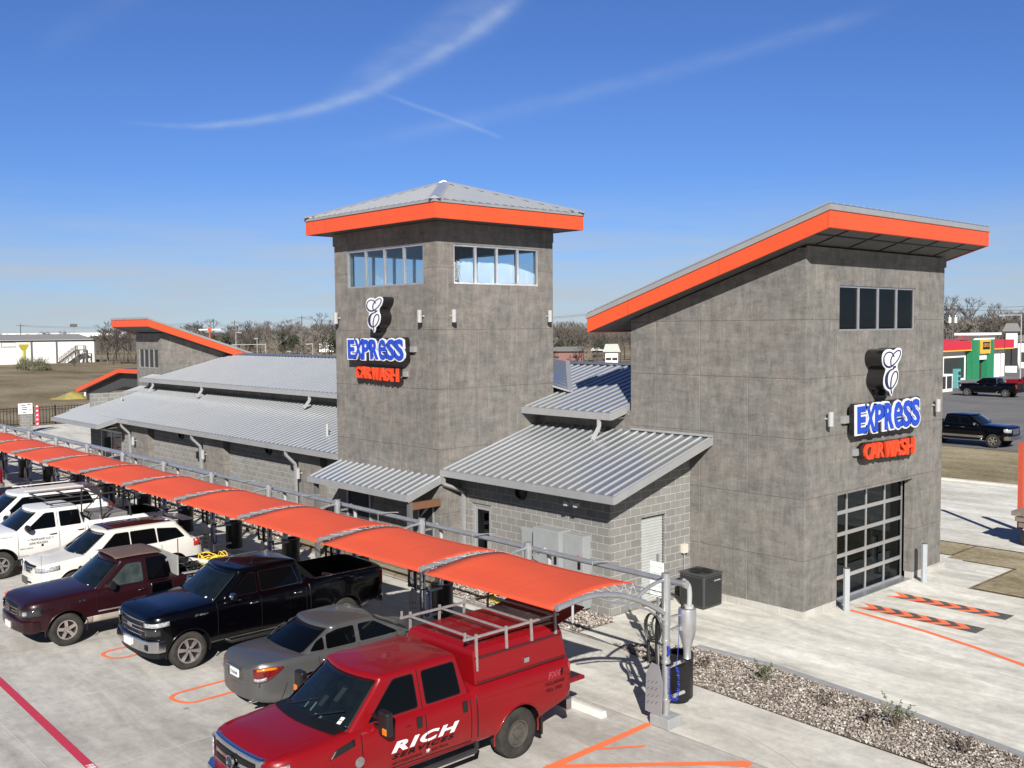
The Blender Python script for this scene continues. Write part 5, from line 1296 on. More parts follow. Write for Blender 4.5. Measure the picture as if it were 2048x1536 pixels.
for z, L in zones.items():
    L.sort(key=lambda q: (q[2].dot(CR))/(q[2].dot(CF)))
    for i, (o, k, l) in enumerate(L):
        desc = {0: 'grey leafless tree', 1: 'broad grey leafless tree', 2: 'tall grey leafless tree', 3: 'pale leafless tree', 4: 'dark evergreen tree', 5: 'small dark evergreen tree'}[k]
        o['label'] = '%s %s' % (desc, z) if len(L) == 1 else '%s %s, %s from the left' % (desc, z, nth(i+1))
        if len(L) > 1: o['group'] = 'trees '+z
# thick low wood behind: one mass nobody could count
m = MB(); R = random.Random(9)
for i in range(44000):
    px = R.uniform(-60, 2150); d = R.uniform(330, 520)
    base = 5.6+1.6*sin(px*.013)+1.1*sin(px*.05+1)+.7*sin(px*.11)+(2.2 if px > 1850 else 0)-(3.4 if px < 330 else 0)
    p = at_dist(px, d); hh = max(.6, base*(d/430)*R.uniform(.25, 1)**.6+R.uniform(-.6, .6)); w = R.uniform(.05, .16)
    dx, dy, dz = R.uniform(-1, 1), R.uniform(-1, 1), R.uniform(.2, 1.5); q = Vector((p.x, p.y, hh)); e = Vector((dx, dy, dz))*R.uniform(.6, 1.6); u = e.cross(Vector((p.x, p.y, 0)).normalized()).normalized()*w
    m.add([q-u, q+u, q+e+u*.3, q+e-u*.3], [(0, 1, 2, 3)])
WD = mat('winter_wood_brush', (.050, .043, .038), .95, 0, (.088, .077, .068), .05)
o = m.build('distant_wood', WD, recalc=False); tag(o, 'grey brown leafless woodland on the horizon', 'wood', kind='stuff')
m = MB()
rows = []
for i in range(90):
    px = -80+i*25; a = at_dist(px, 560); b = at_dist(px, 600); hh = 4.6+1.2*sin(i*.7)+.8*sin(i*1.9)+(2.5 if px > 1850 else 0)-(1.6 if px < 330 else 0)
    rows.append([(a.x, a.y, -.2), ((a.x*.6+b.x*.4), (a.y*.6+b.y*.4), hh*.8), (b.x, b.y, hh), (b.x*1.1, b.y*1.1, hh*.5)])
m.grid(rows); o = m.build('wooded_ridge', WD, recalc=False); tag(o, kind='structure')
# brush clump in the field
R = random.Random(4); p0 = gp(40, 740); p1 = gp(92, 741)
t = thing('reed_clump', 'wide clump of tall dull green brush in front of the white warehouse', 'bush', (p0+p1)/2)
m = MB()
for i in range(2600):
    f = R.random(); p = p0.lerp(p1, f); p = p+Vector((R.uniform(-1.5, 1.5), R.uniform(-1, 1), 0)); h = (2.2+.8*sin(f*9))*R.uniform(.4, 1.1)*min(1, 4*min(f, 1-f)+.4)
    z = R.uniform(0, h*.8); w = R.uniform(.03, .08); d = Vector((R.uniform(-.5, .5), R.uniform(-.5, .5), 1))*R.uniform(.4, .9)
    a = Vector((p.x, p.y, z)); u = Vector((R.uniform(-1, 1), R.uniform(-1, 1), 0)).normalized()*w; m.add([a-u, a+u, a+d], [(0, 1, 2)])
m.build('foliage', mat('dull_olive_brush', (.07, .075, .045), .9, 0, (.15, .14, .09), 1.), t, recalc=False)
# utility poles and wires
POLE = mat('weathered_pole_wood', (.10, .085, .07), .9)
def util_pole(px, dist, h, label, arms=1, boxes=0):
    p = at_dist(px, dist); t = thing('utility_pole', label, 'utility pole', p, 0, 'utility poles'); MB().cyl((p.x, p.y, -.2), (p.x, p.y, h), .16, 8, .11).build('pole', POLE, t)
    d = Vector((-p.y, p.x, 0)).normalized(); m = MB()
    for k in range(arms): m.bar(Vector((p.x, p.y, h-.5-k*.9))-d*1.1, Vector((p.x, p.y, h-.5-k*.9))+d*1.1, .12, .12)
    m.build('crossarm', POLE, t)
    for k in range(boxes):
        c = p+d*(-.45+k*.9); m = MB(); m.lathe([(.1, 0), (.28, .05), (.28, .95), (.1, 1.05)], (c.x, c.y, h-3.4), n=12); m.build('transformer', mat('pale_transformer', (.5, .52, .52), .5), t)
        m = MB(); m.cyl((c.x, c.y, h-2.35), (c.x, c.y, h-2.0), .05, 6); m.build('insulator', WHITE, t)
    return Vector((p.x, p.y, h-.4))
tops = [util_pole(45, 300, 9.5, 'utility pole behind the white warehouse at the far left'), util_pole(430, 300, 10.5, 'short utility pole behind the tip of the orange far roof'), util_pole(472, 285, 10.0, 'utility pole left of the tallest one, above the long roof'), util_pole(606, 255, 10.8, 'tallest utility pole left of the middle tower'), util_pole(800, 240, 10.6, 'utility pole hidden behind the middle tower'),
        util_pole(1190, 225, 10.9, 'utility pole behind the low end of the orange shed roof'), util_pole(1500, 215, 10.9, 'utility pole hidden behind the front tower')]
up = util_pole(1903, 185, 10.9, 'utility pole with pale transformers above the petrol station roof', 2, 2)
tops += [up, util_pole(2300, 175, 12.5, 'utility pole beyond the right edge')]
for k, (a, b) in enumerate(zip(tops[:-1], tops[1:])):
    m = MB()
    for dz in (0, .55 if k > 4 else .3):
        pts = [a.lerp(b, i/12)+Vector((0, 0, -dz-1.1*4*(i/12)*(1-i/12))) for i in range(13)]; m.tube(pts, .022, 4)
    o = m.build('power_line', BLACKP); tag(o, 'thin dark overhead wires in the %s span from the left' % ['first', 'second', 'third', 'fourth', 'fifth', 'sixth', 'seventh', 'eighth'][k], 'wire', 'overhead wires')
def mast(px, dist, h, arm, label):
    p = at_dist(px, dist); t = thing('street_light', label, 'street light', p, 0, 'pale masts'); MB().cyl((p.x, p.y, 0), (p.x, p.y, h), .09, 8, .06).build('mast', WHITEP, t)
    d = Vector((-p.y, p.x, 0)).normalized()
    MB().bar(Vector((p.x, p.y, h-.1)), Vector((p.x, p.y, h-.1))+d*arm, .1, .1).build('arm', WHITEP, t)
    q = Vector((p.x, p.y, h-.15))+d*arm; MB().box(q.x-.3, q.x+.3, q.y-.3, q.y+.3, q.z-.12, q.z+.12).build('lamp_head', WHITEP, t)
mast(516, 210, 5.7, .2, 'pale mast without arm behind the long roof'); mast(533, 215, 4.4, 6.5, 'pale traffic signal mast with long arm behind the long roof'); mast(627, 200, 4.6, 1.0, 'pale street light nearest the middle tower')
mast(474, 230, 6.9, -.8, 'pale street light beside the short utility pole'); mast(580, 210, 3.0, .1, 'short white mast behind the roof ridge'); mast(2040, 150, 8.6, 2.3, 'street light at the right edge above the petrol station')
def flood(px, dist, h):
    p = at_dist(px, dist); t = thing('floodlight_mast', 'tall floodlight mast on the far left horizon', 'floodlight', p); MB().cyl((p.x, p.y, 0), (p.x, p.y, h), .2, 8).build('mast', STEEL, t)
    MB().box(p.x-.3, p.x+.3, p.y-1.6, p.y+1.6, h-1, h+.4).build('lamp_head', SOFFIT, t)
flood(151, 520, 10.5)
# plane shaped weather vane style roof sign: white bar with orange centre
p = at_dist(422, 200); t = thing('roadside_sign', 'white horizontal bar with an orange middle on a pole above the orange far roof', 'sign', p)
d = Vector((-p.y, p.x, 0)).normalized(); zc = 7.45
MB().bar(Vector((p.x, p.y, zc))-d*2.0, Vector((p.x, p.y, zc))+d*2.0, .22, .22).build('bar', WHITE, t); MB().bar(Vector((p.x, p.y, zc))-d*.35, Vector((p.x, p.y, zc))+d*.35, .5, .6).build('centre', SO, t); MB().cyl((p.x, p.y, 0), (p.x, p.y, zc-.1), .12, 8).build('pole', SO, t)
# far low buildings
def far_building(px0, px1, dist, h, m, label, roofm=None, ph=0.):
    a = at_dist(px0, dist); b = at_dist(px1, dist); d = (b-a).normalized(); n = Vector((d.y, -d.x, 0))
    if n.dot(a) < 0: n = -n
    t = thing('far_building', label, 'building', (a+b)/2, 0, 'low far buildings')
    dp = min(14, (b-a).length); q = [a, b, b+n*dp, a+n*dp]
    MB().hexa([Vector((p.x, p.y, -.2)) for p in q], [Vector((p.x, p.y, h)) for p in q]).build('wall', m, t)
    if ph:
        mb = MB(); e = d*.5; r0 = [a-e-n*.5, b+e-n*.5, b+e+n*(dp+.5), a-e+n*(dp+.5)]; c0 = (a+n*dp/2)+d*dp*.0; c1 = b+n*dp/2
        V = [Vector((p.x, p.y, h)) for p in r0]+[Vector((c0.x, c0.y, h+ph)), Vector((c1.x, c1.y, h+ph))]
        mb.add(V, [(0, 1, 5, 4), (2, 3, 4, 5), (1, 2, 5), (3, 0, 4), (0, 3, 2, 1)]); mb.build('roof', roofm, t)
    mb = MB(); L = (b-a).length; k = max(2, int(L/5))
    for i in range(k):
        c = a+d*L*(i+.5)/k-n*.05; mb.hexa([c-d*.5+Vector((0, 0, 1)), c+d*.5+Vector((0, 0, 1)), c+d*.5+n*.04+Vector((0, 0, 1)), c-d*.5+n*.04+Vector((0, 0, 1))], [c-d*.5+Vector((0, 0, h*.6)), c+d*.5+Vector((0, 0, h*.6)), c+d*.5+n*.04+Vector((0, 0, h*.6)), c-d*.5+n*.04+Vector((0, 0, h*.6))])
    mb.build('window', DARKIN, t)
    return t
RB = mat('pinkish_brick', (.20, .10, .09), .9, 0, (.15, .085, .075), .6); GR = mat('grey_shingle_roof', (.16, .16, .155), .9)
far_building(1095, 1168, 205, 2.4, RB, 'low pinkish brick building between the two towers', GR, .9)
far_building(1211, 1236, 190, 2.6, WHITE, 'small white house left of the front tower', mat('pale_shingle_roof', (.36, .38, .35), .9), 1.5)
far_building(1186, 1206, 215, 2.3, BARK, 'low dark roofed shed left of the small white house', WHITE, .6)
far_building(8, 250, 640, 6.4, WHITE, 'very long white building strip on the far left horizon')
far_building(70, 130, 560, 5.6, WHITE, 'short white block on the far left horizon')
far_building(640, 668, 330, 3.2, WHITE, 'white shed among trees left of the middle tower')
# white two storey house at the right edge
t = far_building(2010, 2033, 168, 6.2, WHITE, 'two storey white wooden house right of the petrol station', GR, 1.2)
t = far_building(2034, 2090, 185, 4.4, WHITE, 'lower white house at the right edge', GR, 1.0)
# petrol station shop --------------------------------------------------
SXX = -56.5
RED = mat('red_fascia_enamel', (.50, .022, .045), .4); YELB = mat('yellow_band', (.62, .42, .06), .5); GRN = mat('green_pillar_paint', (.018, .19, .085), .5)
t = thing('petrol_shop', 'white convenience shop with red fascia, green pillars and stepped parapet', 'building', (SXX, 135, 0))
m = MB(); m.box(SXX-16, SXX, 112, 145.3, 0, 4.0); m.build('wall', WHITE, t)
m = MB(); m.box(SXX-16.3, SXX+.8, 111.5, 133.4, 4.0, 5.15); m.box(SXX-16.3, SXX+.8, 139.0, 146.5, 4.0, 5.15); m.build('fascia', RED, t)
m = MB(); m.box(SXX-16.3, SXX+.84, 111.5, 133.4, 3.85, 4.0); m.box(SXX-16.3, SXX+.84, 139.0, 146.5, 3.85, 4.0); m.build('yellow_band', YELB, t)
m = MB(); m.box(SXX-1.2, SXX+.9, 133.4, 139.0, 2.6, 5.25); m.box(SXX-1.2, SXX+1.0, 133.0, 139.3, 5.25, 5.85); m.box(SXX-1.4, SXX+1.5, 132.3, 140.3, 5.85, 6.15); m.build('parapet', WHITE, t)
m = MB(); m.box(SXX-10, SXX-3, 120, 132.5, 5.2, 6.0); m.build('roof_equipment', mat('roof_unit_grey', (.38, .40, .40), .6), t)
for a, b in ((132.5, 134.5), (137.0, 139.2)): MB().box(SXX+.2, SXX+1.02, a, b, 0, 5.24).build('pillar', GRN, t)
sg = MB(); sg.box(SXX+1.03, SXX+1.25, 134.55, 137.4, 3.4, 5.2); s_ = sg.build('sign_box', mat('amber_sign', (.60, .38, .05), .5), t)
MB().box(SXX+1.251, SXX+1.27, 134.95, 137.15, 3.95, 4.95).build('badge', BLACKP, s_)
text_part('lettering', 'CEFCO', lambda x, y, z: (SXX+1.28, 136.05+x, 4.3+y), .62, mat('sign_ink_red', (.75, .35, .08), .5), s_, align='CENTER', offset=.01)
MB().box(SXX+.205, SXX+.25, 134.5, 137.0, 0, 2.4).build('door', DARKIN, t)
MB().box(SXX+.005, SXX+.05, 126.2, 132.1, .3, 3.0).build('shop_window', mat('dark_shop_glass', (.03, .035, .04), .05), t)
MB().box(SXX+.005, SXX+.05, 139.4, 141.0, .5, 2.7).build('shop_window', mat('dark_shop_glass', (.03, .035, .04), .05), t)
def simple(nm, cat, label, x0, x1, y0, y1, z0, z1, m, detail):
    t = thing(nm, label, cat, ((x0+x1)/2, (y0+y1)/2, z0)); MB().box(x0, x1, y0, y1, z0, z1).build('body', m, t, bevel=.03); d = MB(); detail(d); d.build('front_panel', DARKIN, t); return t
p = gp(1892, 784)
simple('ice_box', 'freezer', 'white ice freezer cabinet in front of the petrol shop window', p.x-.9, p.x, p.y-1.6, p.y+1.6, 0, 1.9, WHITE, lambda d: (d.box(p.x+.002, p.x+.03, p.y-1.35, p.y-.15, .35, 1.7), d.box(p.x+.002, p.x+.03, p.y+.15, p.y+1.35, .35, 1.7)))
pq = gp(1913, 776)
simple('display_rack', 'rack', 'narrow teal display rack by the petrol shop window', pq.x-.3, pq.x+.3, pq.y-.4, pq.y+.4, 0, 2.2, mat('teal_plastic', (.10, .32, .33), .5), lambda d: [d.box(pq.x+.305, pq.x+.32, pq.y-.3, pq.y+.3, .3+.6*k, .7+.6*k) for k in range(3)])
# pallets and lift mast at the right edge
p = Vector((-12.75, 34.3, 0))
t = thing('pallet_stack', 'stack of weathered wooden pallets at the right edge of the photo', 'pallets', p)
for k, zz in enumerate((.62, .80, .98)):
    m = MB(); ox = .12*k-.1
    for i in range(8): m.box(p.x-.1-ox+i*.16, p.x-ox+.03+i*.16, p.y-.1, p.y+1.25, zz+.12, zz+.145)
    for i in range(3): m.box(p.x-.1-ox, p.x+1.3-ox, p.y-.1+i*.62, p.y+i*.62, zz+.0, zz+.119)
    m.build('pallet', WOODG, t)
t = thing('pallet_lift', 'orange and black lift holding the pallets at the right edge', 'lift', (-12.0, 35, 0))
m = MB(); m.box(-13.08, -12.92, 34.95, 35.1, .4, 3.33); m.box(-11.7, -11.5, 34.9, 35.1, .2, 3.05); m.build('mast', mat('dull_orange_mast', (.42, .07, .035), .6), t)
m = MB(); m.box(-12.6, -11.0, 34.4, 35.6, .35, .6); m.build('chassis', BLACKP, t)
for x, y in ((-12.4, 34.3), (-11.2, 34.3), (-12.4, 35.6), (-11.2, 35.6)):
    m = MB(); m.lathe([(.2, -.1), (.3, -.1), (.3, .1), (.2, .1)], (x, y, .3), 'y', 16); m.build('wheel', RUBBER, t)

# ================================================================== VEHICLES
CGLASS = mat('tinted_car_glass', (.0015, .002, .0025), .04, 0, (.0015, .002, .0025), spec=.2)
WGLASS = mat('windscreen_glass', (.003, .005, .006), .04, 0, (.007, .011, .012), 3.5, spec=.4)
TYRE = mat('dusty_tyre_rubber', (.018, .017, .016), .85, 0, (.040, .037, .033), 5., spec=.2)
CHROME = mat('chrome', (.62, .63, .65), .12, 1.)
RIM = mat('alloy_rim', (.66, .66, .66), .22, .9, (.52, .515, .51), 8.)
STEELRIM = mat('dusty_steel_rim', (.05, .046, .04), .7, .2, (.085, .078, .068), 6.)
DARKP = mat('dark_grille_plastic', (.006, .006, .0065), .5, spec=.25)
LAMPC = mat('headlamp_lens', (.16, .17, .18), .08, .3, (.55, .57, .60), 26., coat=.6)
TAILR = mat('tail_lamp_red', (.22, .006, .008), .12, 0, (.34, .02, .015), 12., coat=1.)
AMBER = mat('amber_lens', (.60, .16, .01), .15, coat=.6)
PLATE = mat('number_plate_white', (.62, .63, .60), .5)
DUST = (.30, .27, .23)
def paint(name, col, metal=.0, rough=.38, dirt=.5, dz=1.0, col2=None): return mat(name, col, rough, metal, col2 or tuple(c*.93 for c in col), 1.2, coat=.3, spec=.22, dirt=(DUST, dz, dirt))
def interp(P, x):
    if x <= P[0][0]: return P[0][1]
    for (a, b), (c, d) in zip(P[:-1], P[1:]):
        if x <= c:
            t = (x-a)/(c-a) if c > a else 0; t = t*t*(3-2*t)*.35+t*.65
            return b+(d-b)*t
    return P[-1][1]
SEC = [(0, .90), (.05, .955), (.12, .98), (.25, .995), (.42, 1.0), (.60, 1.0), (.74, .99), (.84, .975), (.92, .955), (.965, .93), (1, .895)]
class Car:
    """local axes: +x forward, +y left, ground z=0; s = distance behind the front bumper"""
    def __init__(c, name, label, cat, loc, rot, L, W, zlow, ztop, hw, sec=SEC, group=None):
        c.t = thing(name, label, cat, (0, 0, 0), 0., group); c.L = L; c.W = W; c.zl = zlow; c.zt = ztop; c.hwp = hw; c.sec = sec
        c.loc = loc; c.rot = rot; c.flare = []
    def X(c, s): return c.L/2-s
    def fs(c, y):
        s = 0.
        while s < 1 and c.hw(s) < y: s += .005
        return s
    def lamp(c, y0, z0, z1, s1, m, name='headlight', rise=.03, ny=5, skew=0.):
        out = []
        for sg in (1, -1):
            rows = []; ym = c.hw(.16)
            for k in range(4):
                z = z0+(z1-z0)*k/3; row = []
                for i in range(ny): y = y0+(ym-y0)*i/(ny-1); row.append((c.X(c.fs(y)-.022), sg*y*1.0, z))
                for s in (.22, (.22+s1)/2, s1): row.append((c.X(s), sg*(c.ys(s, z)+.012), z+rise*(s-.16)/(s1-.16)+skew*(k/3)*(s-.16)))
                rows.append(row)
            mb = MB(); mb.grid(rows); out.append(c.part(mb, name, m, smooth=60, solid=.02))
        return out
    def sticker(c, t, v, w=.05, h=.05, m=None):
        zb, zt, xf, xr, y, b, rb = c.cb
        def P(t, v): z = zb+(zt-zb)*t; hh = c.cs(z); return (c.X(xf[0]+(xf[1]-xf[0])*t+b*(v/hh)**2)+.016, v, z)
        dt = h/(zt-zb); mb = MB(); mb.grid([[P(t, v), P(t, v+w)], [P(t+dt, v), P(t+dt, v+w)]]); c.part(mb, 'sticker', m or WVI, solid=.002)
    def hw(c, s): return interp(c.hwp, s)*c.W/2
    def ys(c, s, z):                      # body side surface
        a, b = interp(c.zl, s), interp(c.zt, s); u = min(1, max(0, (z-a)/(b-a)))
        y = c.hw(s)*interp(c.sec, u)
        for (sc, r, zc) in c.flare:
            d = math.hypot(s-sc, z-zc)
            if d < r+.16: y += .028*max(0, 1-max(0, d-r)/.14)
        return y
    def body(c, m, wheels, wr, bed=None, crown=.035):
        c.flare = [(s, wr+.05, wr) for s in wheels]; c.wr = wr; c.wheels = wheels
        S = sorted(set([0, .03, .08, .16, .28]+[round(.28+i*.11, 3) for i in range(int((c.L-.5)/.11))]+[c.L-.2, c.L-.1, c.L-.04, c.L]))
        rows = []
        for s in S:
            a, b = interp(c.zl, s), interp(c.zt, s); half = [(0, a)]
            half.append((c.hw(s)*.6, a))
            for (u, w) in c.sec: half.append((c.ys(s, a+(b-a)*u), a+(b-a)*u))
            h = c.hw(s)*.895
            cr = crown*min(1, s/.4)
            for g, k in ((.93, .012/.035*.6), (.8, .55), (.55, .85), (.28, .97), (0, 1)): half.append((h*g, b+cr*k))
            ring = [(c.X(s), y, z) for y, z in half]+[(c.X(s), -y, z) for y, z in half[-2:0:-1]]
            rows.append(ring)
        mb = MB(); n = len(rows[0]); vs = [p for r in rows for p in r]; fs = []
        for i in range(len(rows)-1):
            for k in range(n): fs.append((i*n+k, i*n+(k+1) % n, (i+1)*n+(k+1) % n, (i+1)*n+k))
        fs.append(tuple(range(n))); fs.append(tuple((len(rows)-1)*n+k for k in range(n))[::-1])
        mb.add(vs, fs)
        o = mb.build('body', [m, DARKP], c.t, local=True)
        cut = MB(); cut.cur = 1
        for s in wheels:
            for sg in (-1, 1):
                y0, y1 = sg*(c.W/2-.42), sg*(c.W/2+.2)
                cut.lathe([(wr+.075, min(y0, y1)), (wr+.075, max(y0, y1))], (c.X(s), 0, wr+.01), 'y', 36)
        if bed:
            s0, s1, zf = bed
            cut.box(c.X(s1), c.X(s0), -(c.W/2-.17), c.W/2-.17, zf, 2.6)
        co = cut.build('cutter', [m, DARKP], None)
        md = o.modifiers.new('cut', 'BOOLEAN'); md.object = co; md.operation = 'DIFFERENCE'; md.solver = 'EXACT'
        bpy.context.view_layer.update()
        me = bpy.data.meshes.new_from_object(o.evaluated_get(bpy.context.evaluated_depsgraph_get()))
        o.modifiers.clear(); o.data = me; me.name = 'body'
        me.shade_smooth(); me.set_sharp_from_angle(angle=radians(28))
        cm = co.data; bpy.data.objects.remove(co); bpy.data.meshes.remove(cm)
        c.bodyo = o; c.m = m
        # wheel arch lips
        return o
    def part(c, mb, name, m, parent=None, **kw): return mb.build(name, m, parent or c.t, local=True, **kw)
    def lips(c, m, r=.018):
        for s in c.wheels:
            for sg in (1, -1):
                pts = []
                for k in range(19):
                    a = radians(-12+204*k/18); x, z = s-(c.wr+.078)*cos(a), c.wr+.01+(c.wr+.078)*sin(a)
                    pts.append((c.X(x), sg*(c.ys(x, z)-.004), z))
                c.part(MB().tube(pts, r, 6), 'wheel_arch_trim', m, smooth=60)
    def cab(c, zb, zt, xf, xr, y, bulge=.12, rb=.04, rr=.09, crown=.05, rc=.09, m=None):
        """xf=(s at zb, s at zt) of windscreen, xr same for the back, y=(half width at zb, at zt)"""
        c.cb = (zb, zt, xf, xr, y, bulge, rb)
        def ring(z, ins, zz, f=1.):
            t = (z-zb)/(zt-zb); sf = xf[0]+(xf[1]-xf[0])*t+ins; sr = xr[0]+(xr[1]-xr[0])*t-ins; h = y[0]+(y[1]-y[0])*t-ins
            P = []
            def fr(yy): return sf+bulge*(yy/h)**2
            def re(yy): return sr-rb*(yy/h)**2
            hc = h-rc
            for k in range(9): yy = -hc+2*hc*k/8; P.append((fr(yy), yy))
            f0 = fr(hc)
            for k in range(1, 5): a = k/5*pi/2; P.append((f0+rc*(1-cos(a))*.9, hc+rc*sin(a)))
            for k in range(9): P.append((f0+rc+(re(hc)-rc-f0-rc)*k/8, h))
            r0 = re(hc)
            for k in range(1, 5): a = pi/2*(1-k/5); P.append((r0-rc*(1-cos(a))*.9, hc+rc*sin(a)))
            for k in range(9): yy = hc-2*hc*k/8; P.append((re(yy), yy))
            for k in range(1, 5): a = k/5*pi/2; P.append((r0-rc*(1-cos(a))*.9, -hc-rc*sin(a)))
            for k in range(9): P.append((r0-rc+(f0+rc-r0+rc)*k/8, -h))
            for k in range(1, 5): a = pi/2*(1-k/5); P.append((f0+rc*(1-cos(a))*.9, -hc-rc*sin(a)))
            sc = (sf+sr)/2
            return [(c.X(sc+(p[0]-sc)*f), p[1]*f, zz) for p in P]
        rings = [ring(zb+(zt-zb)*k/5, 0, zb+(zt-zb)*k/5) for k in range(6)]
        for k in range(1, 6): a = k/5*pi/2; rings.append(ring(zt, rr*(1-cos(a)), zt+rr*sin(a)*.9))
        for f in (.94, .85, .7, .5, .25, .02): rings.append(ring(zt, rr, zt+rr*.9+crown*(1-f*f), f))
        mb = MB(); n = len(rings[0]); vs = [p for r in rings for p in r]; fs = []
        for i in range(len(rings)-1):
            for k in range(n): fs.append((i*n+k, i*n+(k+1) % n, (i+1)*n+(k+1) % n, (i+1)*n+k))
        fs.append(tuple((len(rings)-1)*n+k for k in range(n)))
        mb.add(vs, fs); c.roofz = zt+rr*.9+crown
        return c.part(mb, 'cab', m or c.m, smooth=35)
    def cs(c, z): zb, zt, xf, xr, y, b, rb = c.cb; return y[0]+(y[1]-y[0])*(z-zb)/(zt-zb)
    def side_window(c, poly, name='side_window', m=None, trim=None, sides=(1, -1), off=.006, g=.018):
        def rnd(P, r=.05):
            out = []; n = len(P)
            for i in range(n):
                a, b, d = Vector(P[i-1]), Vector(P[i]), Vector(P[(i+1) % n]); u = (a-b); v = (d-b); ru = min(r, u.length*.4); rv = min(r, v.length*.4)
                p0 = b+u.normalized()*ru; p2 = b+v.normalized()*rv
                for k in range(5): t = k/4; q = p0*(1-t)**2+b*2*t*(1-t)+p2*t*t; out.append((q.x, q.y))
            return out
        Q = rnd(poly); cx = sum(p[0] for p in Q)/len(Q); cz = sum(p[1] for p in Q)/len(Q)
        for sg in sides:
            if trim is not None:
                T = [(cx+(p[0]-cx)*(1+g/max(.12, abs(p[0]-cx)+.05)), cz+(p[1]-cz)*(1+g/max(.08, abs(p[1]-cz)+.03))) for p in Q]
                mb = MB(); mb.prism(T, lambda s, z: (c.X(s), sg*(c.cs(z)-.02), z), lambda s, z: (c.X(s), sg*(c.cs(z)+off-.003), z)); c.part(mb, 'window_trim', trim)
            mb = MB(); mb.prism(Q, lambda s, z: (c.X(s), sg*(c.cs(z)-.02), z), lambda s, z: (c.X(s), sg*(c.cs(z)+off), z)); o = c.part(mb, name, m or CGLASS)
        return o
    def screen(c, front=True, t0=.06, t1=1.0, e0=.95, e1=.93, m=None, name=None, trim=True):
        zb, zt, xf, xr, y, b, rb = c.cb
        def P(t, v, off):
            z = zb+(zt-zb)*t; h = c.cs(z); hc = h*(e0+(e1-e0)*t); yy = v*hc
            if front: s = xf[0]+(xf[1]-xf[0])*t+b*(yy/h)**2; X = c.X(s)+off
            else: s = xr[0]+(xr[1]-xr[0])*t-rb*(yy/h)**2; X = c.X(s)-off
            return (X, yy, z+off*.3)
        def sheet(t0, t1, k, off):
            rows = []
            for i in range(9):
                t = t0+(t1-t0)*i/8; rows.append([P(t, k*(-1+2*j/16)*(1-.015*((i in (0, 8))*1)), off) for j in range(17)])
            return rows
        if trim: mb = MB(); mb.grid(sheet(t0-.035, min(1.06, t1+.03), 1.0, .005)); c.part(mb, 'screen_surround', DARKP, smooth=60, solid=.004)
        mb = MB(); mb.grid(sheet(t0, t1, .972, .010)); return c.part(mb, name or ('windscreen' if front else 'rear_window'), m or (WGLASS if front else CGLASS), smooth=60, solid=.004)
    def gap(c, pts, w=.012, sides=(1, -1), m=None, name='door_gap', off=.002, th=.006):
        """thin line following the body side through (s,z) points"""
        for sg in sides:
            mb = MB(); L = []; R_ = []; dense = []
            for (a, b) in zip(pts[:-1], pts[1:]):
                n = max(1, int(math.hypot(b[0]-a[0], b[1]-a[1])/.06))
                for i in range(n): dense.append((a[0]+(b[0]-a[0])*i/n, a[1]+(b[1]-a[1])*i/n))
            dense.append(pts[-1])
            for i, p in enumerate(dense):
                a = dense[max(i-1, 0)]; b = dense[min(i+1, len(dense)-1)]; dx, dz = b[0]-a[0], b[1]-a[1]; l = math.hypot(dx, dz) or 1
                for arr, k in ((L, .5), (R_, -.5)):
                    s_, z_ = p[0]-dz/l*w*k, p[1]+dx/l*w*k
                    cabz = hasattr(c, 'cb') and z_ > interp(c.zt, s_)-.02 and z_ > c.cb[0]
                    yy = (c.cs(z_) if cabz else c.ys(s_, z_))
                    arr.append((c.X(s_), sg*(yy+off), z_))
            mb.grid([L, R_]); c.part(mb, name, m or DARKP, solid=th)
    def patch(c, poly, name, m, th=.02, sides=(1, -1), off=.0, nx=6, front=None):
        """plate following the body side with outline poly in (s,z) (4 corners)"""
        for sg in sides:
            a, b, d, e = [Vector(p) for p in poly]; rows = []
            for i in range(nx+1):
                u = i/nx; row = []
                for j in range(nx+1):
                    v = j/nx; p = a.lerp(b, u).lerp(e.lerp(d, u), v)
                    row.append((c.X(p.x), sg*(c.ys(p.x, p.y)+off+th/2), p.y))
                rows.append(row)
            mb = MB(); mb.grid(rows); c.part(mb, name, m, smooth=50, solid=th)
    def handle(c, s, z, m, w=.19, sides=(1, -1), cab=False):
        for sg in sides:
            y = c.ys(s, z)
            mb = MB(); mb.tube([(c.X(s-w/2), sg*(y+.004), z), (c.X(s-w/2+.02), sg*(y+.032), z), (c.X(s+w/2-.02), sg*(y+.032), z+.006), (c.X(s+w/2), sg*(y+.004), z+.006)], .014, 6)
            c.part(mb, 'door_handle', m, smooth=60)
    def mirror(c, s, z, m, w=.22, h=.19, d=.15, sides=(1, -1), glass=True, lamp=False):
        for sg in sides:
            y0 = c.cs(max(z, c.cb[0]))
            mb = MB(); y = y0+.05
            mb.bar((c.X(s), sg*(y0-.03), z-.06), (c.X(s), sg*(y0+.12), z-.02), .06, .05)
            V = []
            for yy, k in ((y0+.07, .75), (y0+.11, .95), (y0+.07+w*.8, 1.), (y0+.07+w, .8)):
                V.append([(c.X(s)+d*.5*k*cos(a), sg*yy, z+h*.5*k*sin(a)*(1 if True else 1)) for a in [2*pi*i/12 for i in range(12)]])
            b = len(mb.v); n = 12; vs = [p for r in V for p in r]; fs = []
            for i in range(3):
                for k in range(n): fs.append((i*n+k, i*n+(k+1) % n, (i+1)*n+(k+1) % n, (i+1)*n+k))
            fs.append(tuple(range(n))[::-1]); fs.append(tuple(3*n+k for k in range(n)))
            mb.add(vs, fs); o = c.part(mb, 'wing_mirror', m, smooth=50)
            if lamp: c.part(MB().box(c.X(s)+d*.3, c.X(s)+d*.5, min(sg*(y0+w*.7), sg*(y0+w+.03)), max(sg*(y0+w*.7), sg*(y0+w+.03)), z-h*.34, z-h*.12), 'turn_lamp', AMBER, o)
